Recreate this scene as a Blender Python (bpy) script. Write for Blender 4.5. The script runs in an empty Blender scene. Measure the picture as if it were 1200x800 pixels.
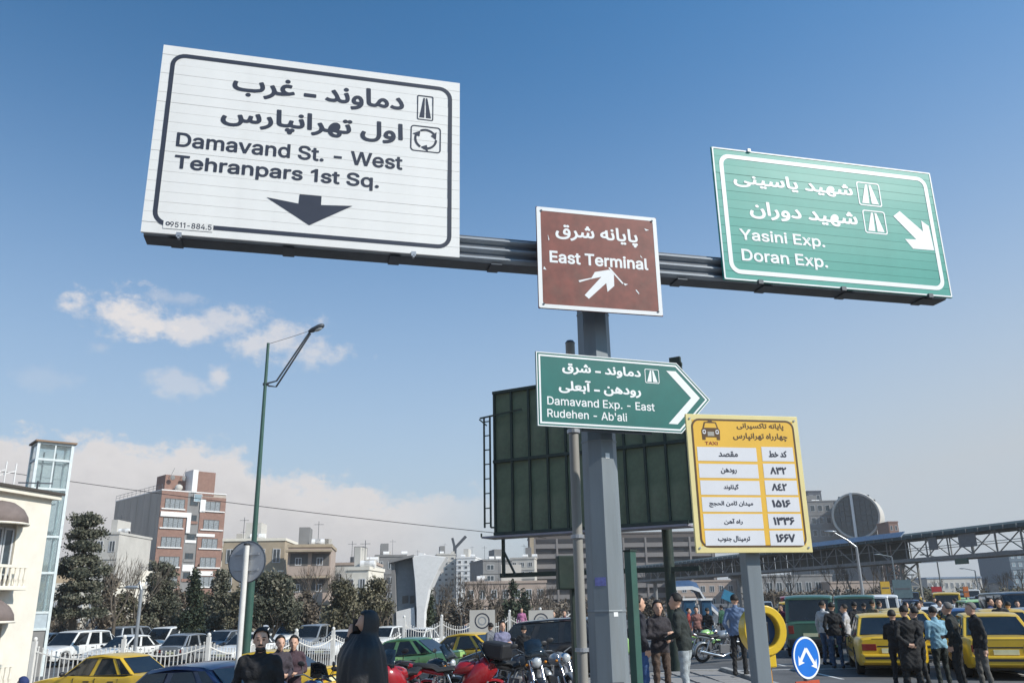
import bpy, bmesh, math, random, json
import numpy as np
from math import sin, cos, pi, radians as R, tan, atan2, sqrt
from mathutils import Vector, Matrix
from mathutils.geometry import delaunay_2d_cdt
random.seed(7); rng = np.random.default_rng(7)
scene = bpy.context.scene
COL = scene.collection

# ------------------------------------------------------------------ camera
EYE = Vector((0, 0, 1.7)); F = 989.04; PITCH = R(17.297); ROLL = R(-1.014)
fw = Vector((0, cos(PITCH), sin(PITCH))); up0 = Vector((0, -sin(PITCH), cos(PITCH))); rt0 = Vector((1, 0, 0))
rt = cos(ROLL)*rt0 + sin(ROLL)*up0; up = -sin(ROLL)*rt0 + cos(ROLL)*up0
cd = bpy.data.cameras.new('camera'); cam = bpy.data.objects.new('camera', cd); COL.objects.link(cam)
cd.sensor_width = 36; cd.lens = F/1200*36; cd.clip_end = 6000; cd.clip_start = .1
m = Matrix((rt, up, -fw)).transposed().to_4x4(); m.translation = EYE; cam.matrix_world = m
scene.camera = cam
def ray(px, py):
    return fw*F + rt*(px-600) - up*(py-400)
def W(px, py, Y):
    """world point seen at photo pixel (px, py) whose depth is y = Y"""
    d = ray(px, py); return EYE + d*(Y/d.y)
def X(px, Y, py=708):
    return W(px, py, Y).x

# ------------------------------------------------------------------ light and sky
SUN_EL, SUN_AZ = R(37), R(117)       # azimuth clockwise from +Y
sd = Vector((sin(SUN_AZ)*cos(SUN_EL), cos(SUN_AZ)*cos(SUN_EL), sin(SUN_EL)))
sl = bpy.data.lights.new('sun', 'SUN'); sl.energy = 4.6; sl.angle = R(.55); sl.color = (1, .95, .87)
so = bpy.data.objects.new('sun', sl); COL.objects.link(so); so.rotation_euler = sd.to_track_quat('Z', 'Y').to_euler(); so.location = (20, -20, 40)
world = bpy.data.worlds.new('World'); scene.world = world; world.use_nodes = True
wt = world.node_tree; wn = wt.nodes; wl = wt.links; wn.clear()
def wm(op, a, b=None, c=None, clamp=False):
    n = wn.new('ShaderNodeMath'); n.operation = op; n.use_clamp = clamp
    for i, v in enumerate((a, b, c)):
        if v is None: continue
        if isinstance(v, (int, float)): n.inputs[i].default_value = v
        else: wl.new(v, n.inputs[i])
    return n.outputs[0]
def wmix(f, a, b):
    n = wn.new('ShaderNodeMix'); n.data_type = 'RGBA'
    wl.new(f, n.inputs[0]) if not isinstance(f, (int, float)) else setattr(n.inputs[0], 'default_value', f)
    for i, v in ((6, a), (7, b)):
        if isinstance(v, tuple): n.inputs[i].default_value = (*v, 1)
        else: wl.new(v, n.inputs[i])
    return n.outputs[2]
def smooth(x, a, b):
    n = wn.new('ShaderNodeMapRange'); n.interpolation_type = 'SMOOTHSTEP'
    wl.new(x, n.inputs[0]); n.inputs[1].default_value = a; n.inputs[2].default_value = b
    return n.outputs[0]
sky = wn.new('ShaderNodeTexSky'); sky.sky_type = 'NISHITA'; sky.sun_disc = False
sky.sun_elevation = SUN_EL; sky.sun_rotation = SUN_AZ; sky.altitude = 1200; sky.air_density = 1.0; sky.dust_density = 1.6; sky.ozone_density = 1.5
tc = wn.new('ShaderNodeTexCoord'); sx = wn.new('ShaderNodeSeparateXYZ'); wl.new(tc.outputs['Generated'], sx.inputs[0])
AZ = wm('MULTIPLY', wm('ARCTAN2', sx.outputs[0], sx.outputs[1]), 180/pi)
EL = wm('MULTIPLY', wm('ARCSINE', sx.outputs[2]), 180/pi)
def noise(scale, detail=6, rough=.6, w=0., stretch=(1, 1, 1)):
    mp = wn.new('ShaderNodeMapping'); wl.new(tc.outputs['Generated'], mp.inputs[0]); mp.inputs['Scale'].default_value = stretch
    n = wn.new('ShaderNodeTexNoise'); n.noise_dimensions = '4D'; wl.new(mp.outputs[0], n.inputs['Vector'])
    n.inputs['W'].default_value = w; n.inputs['Scale'].default_value = scale; n.inputs['Detail'].default_value = detail; n.inputs['Roughness'].default_value = rough
    return n.outputs['Fac']
nz1 = noise(9, 8, .62, 1.3, (1, 1, 1.6)); nz3 = noise(60, 6, .6, 2.2); nz2 = noise(22, 7, .65, 4.1, (1, 1, 1.8))
nmix = wm('ADD', wm('MULTIPLY', wm('SUBTRACT', nz1, .5), 7.), wm('ADD', wm('MULTIPLY', wm('SUBTRACT', nz2, .5), 4.5), wm('MULTIPLY', wm('SUBTRACT', nz3, .5), 2.4)))
# low cloud bank on the left, its top sinking towards the right
top = wm('ADD', wm('MULTIPLY', smooth(AZ, -8, -21), 3.0), 7.0)
edge = wm('ADD', wm('SUBTRACT', top, EL), nmix)
bank = smooth(edge, -.25, 1.1)
fade = smooth(AZ, 3, -10)
hz = wm('ADD', smooth(EL, 50, -4), wm('MULTIPLY', smooth(AZ, -10, 45), .16))     # dusty air, thicker low down and towards the sun
BK = wm('MULTIPLY', wm('MULTIPLY', bank, fade), .92)
def puff(az, el, ra, re, k, thr=.9):
    a = wm('DIVIDE', wm('SUBTRACT', AZ, az), ra); e = wm('DIVIDE', wm('SUBTRACT', EL, el), re)
    d = wm('SQRT', wm('ADD', wm('MULTIPLY', a, a), wm('MULTIPLY', e, e)))
    v = wm('SUBTRACT', thr, wm('SUBTRACT', d, wm('MULTIPLY', nmix, .5)))
    return wm('MULTIPLY', smooth(v, -.08, .75), k)
def azel(px, py):
    d = ray(px, py).normalized(); return math.degrees(atan2(d.x, d.y)), math.degrees(math.asin(d.z))
PF = None
for (px, py, rx, ry, k) in ((150, 372, 66, 38, 1.), (212, 383, 34, 24, .85), (268, 374, 54, 24, .7), (330, 400, 66, 28, .75), (372, 412, 38, 26, .65), (256, 438, 18, 15, .7), (200, 446, 46, 20, .42), (118, 408, 26, 10, .25), (205, 350, 60, 12, .3), (45, 440, 46, 20, .15)):
    a, e = azel(px, py); v = puff(a, e, rx/17., ry/17., k)
    PF = v if PF is None else wm('MAXIMUM', PF, v)
tint = wn.new('ShaderNodeMix'); tint.data_type = 'RGBA'; tint.blend_type = 'MULTIPLY'; tint.inputs[0].default_value = 1
wl.new(sky.outputs[0], tint.inputs[6]); tint.inputs[7].default_value = (.43, .99, 1.24, 1)
azg = wm('ADD', wm('MULTIPLY', smooth(AZ, -38, 25), .26), .84)
sv = wn.new('ShaderNodeVectorMath'); sv.operation = 'SCALE'; wl.new(tint.outputs[2], sv.inputs[0]); wl.new(azg, sv.inputs[3])
base = wmix(wm('MULTIPLY', wm('POWER', hz, 2.0, clamp=True), .98, clamp=True), sv.outputs[0], (3.7, 4.05, 4.4))
CV = wm('ADD', wm('MULTIPLY', smooth(wm('ADD', edge, wm('MULTIPLY', nmix, .35)), 5.5, .3), .42), .58)       # bright tops, duller body below
cc = wn.new('ShaderNodeMix'); cc.data_type = 'RGBA'; wl.new(CV, cc.inputs[0]); cc.inputs[6].default_value = (3.45, 3.35, 3.4, 1); cc.inputs[7].default_value = (5.4, 5.15, 5.05, 1)
c1 = wmix(BK, base, cc.outputs[2])
c2 = wmix(PF, c1, (5.3, 5.15, 5.2))
bg = wn.new('ShaderNodeBackground'); bg.inputs[1].default_value = .148; wl.new(c2, bg.inputs[0])
wo = wn.new('ShaderNodeOutputWorld'); wl.new(bg.outputs[0], wo.inputs[0])
scene.view_settings.view_transform = 'Standard'; scene.view_settings.look = 'None'; scene.view_settings.exposure = 0; scene.view_settings.gamma = 1

# ------------------------------------------------------------------ materials
MATS = {}
def mat(name, col, rough=.6, metal=0, var=.12, scale=4, bump=0., col2=None, streak=False, spec=.5, coat=0, dirt=0., trans=0):
    if name in MATS: return MATS[name]
    m = bpy.data.materials.new(name); m.use_nodes = True; nt = m.node_tree; b = nt.nodes['Principled BSDF']
    b.inputs['Roughness'].default_value = rough; b.inputs['Metallic'].default_value = metal; b.inputs['Specular IOR Level'].default_value = spec
    if coat: b.inputs['Coat Weight'].default_value = coat; b.inputs['Coat Roughness'].default_value = .06
    if trans: b.inputs['Transmission Weight'].default_value = trans
    tc = nt.nodes.new('ShaderNodeTexCoord'); n = nt.nodes.new('ShaderNodeTexNoise'); n.inputs['Scale'].default_value = scale; n.inputs['Detail'].default_value = 6; n.inputs['Roughness'].default_value = .65
    src = tc.outputs['Object']
    if streak:
        mp = nt.nodes.new('ShaderNodeMapping'); mp.inputs['Scale'].default_value = (1, 1, .12); nt.links.new(src, mp.inputs[0]); src = mp.outputs[0]
    nt.links.new(src, n.inputs['Vector'])
    rp = nt.nodes.new('ShaderNodeMapRange'); rp.inputs[1].default_value = .3; rp.inputs[2].default_value = .7; nt.links.new(n.outputs['Fac'], rp.inputs[0])
    mx = nt.nodes.new('ShaderNodeMix'); mx.data_type = 'RGBA'; nt.links.new(rp.outputs[0], mx.inputs[0])
    c2 = col2 or tuple(min(1, c*(1+var)) for c in col); c1 = col if col2 else tuple(c*(1-var) for c in col)
    mx.inputs[6].default_value = (*c1, 1); mx.inputs[7].default_value = (*c2, 1); out = mx.outputs[2]
    if dirt:
        n2 = nt.nodes.new('ShaderNodeTexNoise'); n2.inputs['Scale'].default_value = scale*.35; n2.inputs['Detail'].default_value = 9; n2.inputs['Roughness'].default_value = .75; nt.links.new(src, n2.inputs['Vector'])
        r2 = nt.nodes.new('ShaderNodeMapRange'); r2.inputs[1].default_value = .5; r2.inputs[2].default_value = .75; r2.inputs[4].default_value = dirt; nt.links.new(n2.outputs['Fac'], r2.inputs[0])
        m2 = nt.nodes.new('ShaderNodeMix'); m2.data_type = 'RGBA'; nt.links.new(r2.outputs[0], m2.inputs[0]); nt.links.new(out, m2.inputs[6]); m2.inputs[7].default_value = (.16, .13, .10, 1); out = m2.outputs[2]
        r3 = nt.nodes.new('ShaderNodeMapRange'); r3.inputs[3].default_value = rough; r3.inputs[4].default_value = min(1, rough+.25); nt.links.new(r2.outputs[0], r3.inputs[0]); nt.links.new(r3.outputs[0], b.inputs['Roughness'])
    nt.links.new(out, b.inputs['Base Color'])
    if bump:
        n3 = nt.nodes.new('ShaderNodeTexNoise'); n3.inputs['Scale'].default_value = scale*6; n3.inputs['Detail'].default_value = 5; nt.links.new(tc.outputs['Object'], n3.inputs['Vector'])
        bp = nt.nodes.new('ShaderNodeBump'); bp.inputs['Strength'].default_value = bump; bp.inputs['Distance'].default_value = .02; nt.links.new(n3.outputs['Fac'], bp.inputs['Height']); nt.links.new(bp.outputs[0], b.inputs['Normal'])
    MATS[name] = m; return m
asphalt = mat('asphalt', (.105, .105, .106), .9, var=.35, scale=.7, bump=.6, dirt=.3)
paving = mat('paving', (.30, .28, .26), .85, var=.2, scale=1.5, bump=.4, dirt=.3)
kerbm = mat('kerb_concrete', (.36, .35, .33), .85, var=.15, bump=.3, dirt=.4)
white_line = mat('road_paint', (.62, .62, .6), .7, dirt=.4)
steel = mat('galvanised_steel', (.20, .23, .25), .5, .15, var=.18, scale=3, streak=True, dirt=.55)
steel_dk = mat('dark_steel', (.085, .095, .11), .5, .3, var=.2, dirt=.3)
beam_m = mat('beam_paint', (.30, .33, .36), .5, .15, var=.15, streak=False, scale=2, dirt=.35)
sign_white = mat('sign_white', (.81, .80, .77), .45, var=.05, scale=1.2, dirt=.16)
ink = mat('sign_black', (.035, .04, .06), .45, var=.1)
sign_green = mat('sign_green', (.022, .27, .215), .38, col2=(.05, .36, .29), scale=.8, dirt=.10)  # second tone: faded blotches that also paint in the sheen
sign_teal = mat('sign_teal', (.008, .135, .115), .4, var=.1, dirt=.04)
sign_brown = mat('sign_brown', (.19, .052, .036), .5, var=.3, scale=5, dirt=.4)
sign_yel = mat('sign_yellow', (.82, .48, .055), .45, var=.05)
sign_pale = mat('sign_pale_yellow', (.78, .66, .30), .5, var=.07)
cellm = mat('sign_cell', (.72, .72, .74), .5, var=.03)
ringbrown = mat('sign_ring_brown', (.10, .05, .015), .5)
sign_blue = mat('sign_blue', (.01, .16, .60), .35, var=.06, dirt=.06)
print_wht = mat('print_white', (.82, .83, .82), .4, var=.04)
print_red = mat('print_red', (.45, .07, .03), .5)
sign_back = mat('sign_back', (.38, .40, .43), .42, .5, var=.15, scale=3, dirt=.25)
rubber = mat('rubber', (.02, .02, .021), .85, var=.2)
alloy = mat('wheel_alloy', (.35, .35, .36), .4, .7, dirt=.3)
chrome = mat('chrome', (.6, .6, .62), .18, 1.)
blackpl = mat('black_plastic', (.022, .022, .024), .5)
glass_dk = mat('car_glass', (.010, .014, .018), .05, 0, var=.5, scale=2.5, spec=.6, coat=.15)
taxi_y = mat('taxi_yellow', (.66, .42, .025), .32, var=.05, coat=.5, dirt=.28)
taxi_g = mat('taxi_green', (.36, .62, .22), .32, var=.05, coat=.5, dirt=.2)
navy = mat('paint_navy', (.012, .022, .07), .28, coat=.7, dirt=.2)
van_g = mat('paint_van_green', (.05, .13, .09), .35, coat=.4, dirt=.3)
paint_w = mat('paint_white', (.76, .76, .74), .3, coat=.5, dirt=.15)
paint_s = mat('paint_silver', (.34, .36, .38), .3, .4, coat=.5, dirt=.2)
paint_k = mat('paint_black', (.018, .018, .02), .28, coat=.6, dirt=.15)
paint_r = mat('paint_red', (.33, .012, .018), .3, coat=.6, dirt=.1)
paint_b = mat('paint_blue', (.03, .08, .22), .3, coat=.5, dirt=.2)
tail_red = mat('tail_red', (.20, .018, .012), .25, coat=.5)
lamp_clr = mat('lamp_clear', (.6, .62, .62), .12, .3)
plate_m = mat('plate', (.75, .72, .45), .5)
seatbl = mat('seat_black', (.02, .02, .02), .65)
skin = mat('skin', (.60, .36, .25), .55, var=.08, scale=8)
hairm = mat('hair', (.012, .010, .009), .7, var=.3, scale=30)
hairg = mat('hair_grey', (.15, .14, .13), .8, var=.3, scale=30)
greenpost = mat('green_paint', (.038, .10, .078), .4, var=.15, dirt=.25)
dkgreen = mat('dark_green_steel', (.016, .032, .024), .6, var=.25, dirt=.3)
bb_green = mat('billboard_green', (.12, .155, .095), .7, var=.4, scale=1.3, dirt=.6)
wfence = mat('fence_white', (.72, .70, .66), .6, var=.08, dirt=.25)
cream = mat('cream_plaster', (.78, .725, .62), .85, var=.06, scale=1.5, bump=.2, dirt=.12)
creamt = mat('cream_trim', (.82, .76, .64), .8, var=.05, dirt=.1)
cement = mat('cement_wall', (.50, .44, .38), .95, var=.14, scale=.5, bump=.3, streak=True, dirt=.3)
brickm = mat('brick_red', (.27, .16, .125), .9, var=.15, scale=2, dirt=.15)
stonew = mat('white_stone', (.80, .785, .76), .7, var=.06, dirt=.12)
beige = mat('beige_stone', (.42, .34, .24), .85, var=.1, scale=.8, dirt=.25)
pinkb = mat('pink_beige', (.43, .34, .28), .85, var=.1, scale=.8, dirt=.2)
greyb = mat('grey_plaster', (.24, .235, .23), .9, var=.12, scale=.6, dirt=.25)
whiteb = mat('pale_plaster', (.55, .52, .47), .85, var=.08, scale=.6, dirt=.2)
pane = mat('window_pane', (.045, .06, .07), .12, var=.5, scale=1.2, spec=.8)
pane_l = mat('curtained_pane', (.25, .27, .28), .25, var=.6, scale=6)
framew = mat('window_frame_white', (.6, .6, .6), .5)
framed = mat('window_frame_dark', (.06, .06, .06), .5)
glass_b = mat('blue_tower_glass', (.30, .40, .44), .1, .15, var=.3, scale=.8, spec=.9)
recessm = mat('recess_shade', (.12, .115, .11), .9)  # even dark tone standing for the shade inside recesses and openings
roofblue = mat('roof_sheet_blue', (.24, .31, .40), .5, .2, var=.15)
truss_m = mat('truss_grey', (.23, .235, .235), .6, .2, var=.2, dirt=.3)
truss_in = mat('truss_dark_panel', (.06, .075, .075), .6, var=.3, dirt=.3)
awning = mat('awning_brown', (.19, .15, .135), .85, var=.12)
barkm = mat('bark', (.10, .08, .06), .95, var=.3, scale=8)
twigm = mat('twigs', (.14, .115, .09), .95, var=.3, scale=3)
leafs = {
 'pine': [mat('pine_dark', (.06, .066, .044), .8, var=.3), mat('pine_mid', (.12, .12, .082), .8, var=.3), mat('pine_light', (.20, .185, .135), .8, var=.3)],
 'cypress': [mat('cypress_dark', (.02, .034, .02), .8, var=.3), mat('cypress_mid', (.04, .055, .03), .8, var=.3), mat('cypress_light', (.07, .08, .045), .8, var=.3)],
 'olive': [mat('olive_dark', (.065, .062, .035), .8, var=.3), mat('olive_mid', (.13, .118, .07), .8, var=.3), mat('olive_light', (.22, .195, .13), .8, var=.3)],
 'brown': [mat('brown_dark', (.075, .06, .045), .9, var=.3), mat('brown_mid', (.15, .12, .09), .9, var=.3), mat('brown_light', (.24, .20, .15), .9, var=.3)],
}

# ------------------------------------------------------------------ mesh helpers
class MB:
    def __init__(s): s.v = []; s.f = []; s.m = []; s.mi = 0
    def add(s, vs, fs):
        o = len(s.v); s.v += [tuple(v) for v in vs]; s.f += [tuple(i+o for i in f) for f in fs]; s.m += [s.mi]*len(fs); return s
    def box(s, c, size, rot=None):
        hx, hy, hz = size[0]/2, size[1]/2, size[2]/2
        vs = [Vector((x, y, z)) for z in (-hz, hz) for y in (-hy, hy) for x in (-hx, hx)]
        if rot is not None: vs = [rot @ v for v in vs]
        c = Vector(c)
        return s.add([v+c for v in vs], [(0, 2, 3, 1), (4, 5, 7, 6), (0, 1, 5, 4), (2, 6, 7, 3), (0, 4, 6, 2), (1, 3, 7, 5)])
    def bx(s, x0, x1, y0, y1, z0, z1): return s.box(((x0+x1)/2, (y0+y1)/2, (z0+z1)/2), (abs(x1-x0), abs(y1-y0), abs(z1-z0)))
    def bar(s, a, b, w, h=None, upv=(0, 0, 1)):
        a, b = Vector(a), Vector(b); d = (b-a); L = d.length; d.normalize(); h = h or w
        u = Vector(upv)
        if abs(d.dot(u)) > .98: u = Vector((1, 0, 0))
        sx_ = d.cross(u).normalized(); uu = sx_.cross(d)
        return s.box((a+b)/2, (L, w, h), Matrix((d, sx_, uu)).transposed())
    def tube(s, pts, r, n=8, cap=True):
        pts = [Vector(p) for p in pts]; k = len(pts); rs = r if isinstance(r, (list, tuple)) else [r]*k
        vs = []; prev = None
        for i, p in enumerate(pts):
            d = (pts[min(i+1, k-1)]-pts[max(i-1, 0)])
            if d.length < 1e-9: d = Vector((0, 0, 1))
            d.normalize()
            if prev is None:
                a = d.orthogonal().normalized()
            else:
                a = prev - d*prev.dot(d)
                a = a.normalized() if a.length > 1e-6 else d.orthogonal().normalized()
            prev = a; b = d.cross(a)
            for j in range(n):
                t = 2*pi*j/n; vs.append(p+(a*cos(t)+b*sin(t))*rs[i])
        fs = [(i*n+j, i*n+(j+1) % n, (i+1)*n+(j+1) % n, (i+1)*n+j) for i in range(k-1) for j in range(n)]
        if cap: fs += [tuple(range(n))[::-1], tuple((k-1)*n+j for j in range(n))]
        return s.add(vs, fs)
    def loft(s, rings, cap=True, close=True):
        n = len(rings[0]); k = len(rings); vs = [v for r in rings for v in r]
        fs = [(i*n+j, i*n+(j+1) % n, (i+1)*n+(j+1) % n, (i+1)*n+j) for i in range(k-1) for j in range(n if close else n-1)]
        if cap: fs += [tuple(range(n))[::-1], tuple((k-1)*n+j for j in range(n))]
        return s.add(vs, fs)
    def ell(s, c, r, nu=12, nv=8, rot=None):
        c = Vector(c); vs = []; 
        for i in range(1, nv):
            t = pi*i/nv
            for j in range(nu):
                p = 2*pi*j/nu; v = Vector((r[0]*sin(t)*cos(p), r[1]*sin(t)*sin(p), r[2]*cos(t)))
                vs.append(c+(rot @ v if rot is not None else v))
        a = Vector((0, 0, r[2])); b = -a
        if rot is not None: a = rot @ a; b = rot @ b
        o = len(vs); vs += [c+a, c+b]
        fs = [(i*nu+j, (i+1)*nu+j, (i+1)*nu+(j+1) % nu, i*nu+(j+1) % nu) for i in range(nv-2) for j in range(nu)]
        fs += [(o, j, (j+1) % nu) for j in range(nu)] + [(o+1, (nv-2)*nu+(j+1) % nu, (nv-2)*nu+j) for j in range(nu)]
        return s.add(vs, fs)
    def prism(s, poly, y0, y1):
        """polygon in x-z extruded from y0 to y1"""
        n = len(poly); vs = [(x, y0, z) for x, z in poly]+[(x, y1, z) for x, z in poly]
        return s.add(vs, [tuple(range(n)), tuple(range(n, 2*n))[::-1]]+[(i, i+n, (i+1) % n+n, (i+1) % n) for i in range(n)])
    def prismz(s, poly, z0, z1):
        n = len(poly); vs = [(x, y, z0) for x, y in poly]+[(x, y, z1) for x, y in poly]
        return s.add(vs, [tuple(range(n))[::-1], tuple(range(n, 2*n))]+[(i, (i+1) % n, (i+1) % n+n, i+n) for i in range(n)])
    def torus(s, c, R_, r, axis='y', n=24, k=8, a0=0, a1=2*pi):
        c = Vector(c); full = abs(a1-a0-2*pi) < 1e-6; vs = []; nn = n if full else n+1
        for i in range(nn):
            t = a0+(a1-a0)*i/n
            for j in range(k):
                p = 2*pi*j/k; rr = R_+r*cos(p); q = r*sin(p)
                v = {'y': (rr*cos(t), q, rr*sin(t)), 'z': (rr*cos(t), rr*sin(t), q), 'x': (q, rr*cos(t), rr*sin(t))}[axis]
                vs.append(c+Vector(v))
        fs = [(i*k+j, ((i+1) % nn)*k+j, ((i+1) % nn)*k+(j+1) % k, i*k+(j+1) % k) for i in range(n) for j in range(k)]
        return s.add(vs, fs)
    def mesh(s, name, mats, smooth_ang=None):
        me = bpy.data.meshes.new(name); me.from_pydata(s.v, [], s.f)
        for mm in (mats if isinstance(mats, (list, tuple)) else [mats]): me.materials.append(mm)
        if any(s.m): me.polygons.foreach_set('material_index', s.m)
        bm = bmesh.new(); bm.from_mesh(me); bmesh.ops.recalc_face_normals(bm, faces=bm.faces)
        if smooth_ang:
            ca = R(smooth_ang)
            for f in bm.faces: f.smooth = True
            for e in bm.edges:
                if len(e.link_faces) == 2 and e.calc_face_angle(0) > ca: e.smooth = False
        bm.to_mesh(me); bm.free()
        me.update(); return me
    def build(s, name, mats, parent=None, smooth=None, bevel=0, loc=None, **kw):
        o = bpy.data.objects.new(name, s.mesh(name, mats, smooth)); COL.objects.link(o)
        if parent is not None: o.parent = parent
        if loc is not None: o.location = loc
        if bevel:
            b = o.modifiers.new('bevel', 'BEVEL'); b.width = bevel; b.segments = 2; b.limit_method = 'ANGLE'; b.angle_limit = R(40)
        for k, v in kw.items(): o[k] = v
        return o
def inst(name, me, parent, loc=(0, 0, 0), rot=(0, 0, 0), sc=None, **kw):
    o = bpy.data.objects.new(name, me); COL.objects.link(o); o.parent = parent; o.location = loc; o.rotation_euler = rot
    if sc: o.scale = sc
    for k, v in kw.items(): o[k] = v
    return o
def tag(o, label, cat, group=None):
    o['label'] = label; o['category'] = cat
    if group: o['group'] = group
    return o
def thing(name, label, cat, loc=(0, 0, 0), rz=0, group=None):
    o = bpy.data.objects.new(name, None); COL.objects.link(o); o.empty_display_size = .2
    o.location = loc; o.rotation_euler = (0, 0, rz); return tag(o, label, cat, group)
def kids(o): return KID.get(o.name, None) or [c for c in o.children]
KID = {}
def dup(root, label, loc, rz=0, group=None, swap=None, name=None):
    def cp(o, parent):
        c = o.copy(); COL.objects.link(c)
        if parent is not None: c.parent = parent
        if swap and o.type == 'MESH':
            for i, sl_ in enumerate(o.material_slots):
                if sl_.material and sl_.material.name in swap:
                    c.material_slots[i].link = 'OBJECT'; c.material_slots[i].material = swap[sl_.material.name]
        for ch in o.children: cp(ch, c)
        return c
    r = cp(root, None); r.location = loc; r.rotation_euler = (0, 0, rz); r['label'] = label
    if group: r['group'] = group
    return r
def mb(): return MB()

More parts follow.
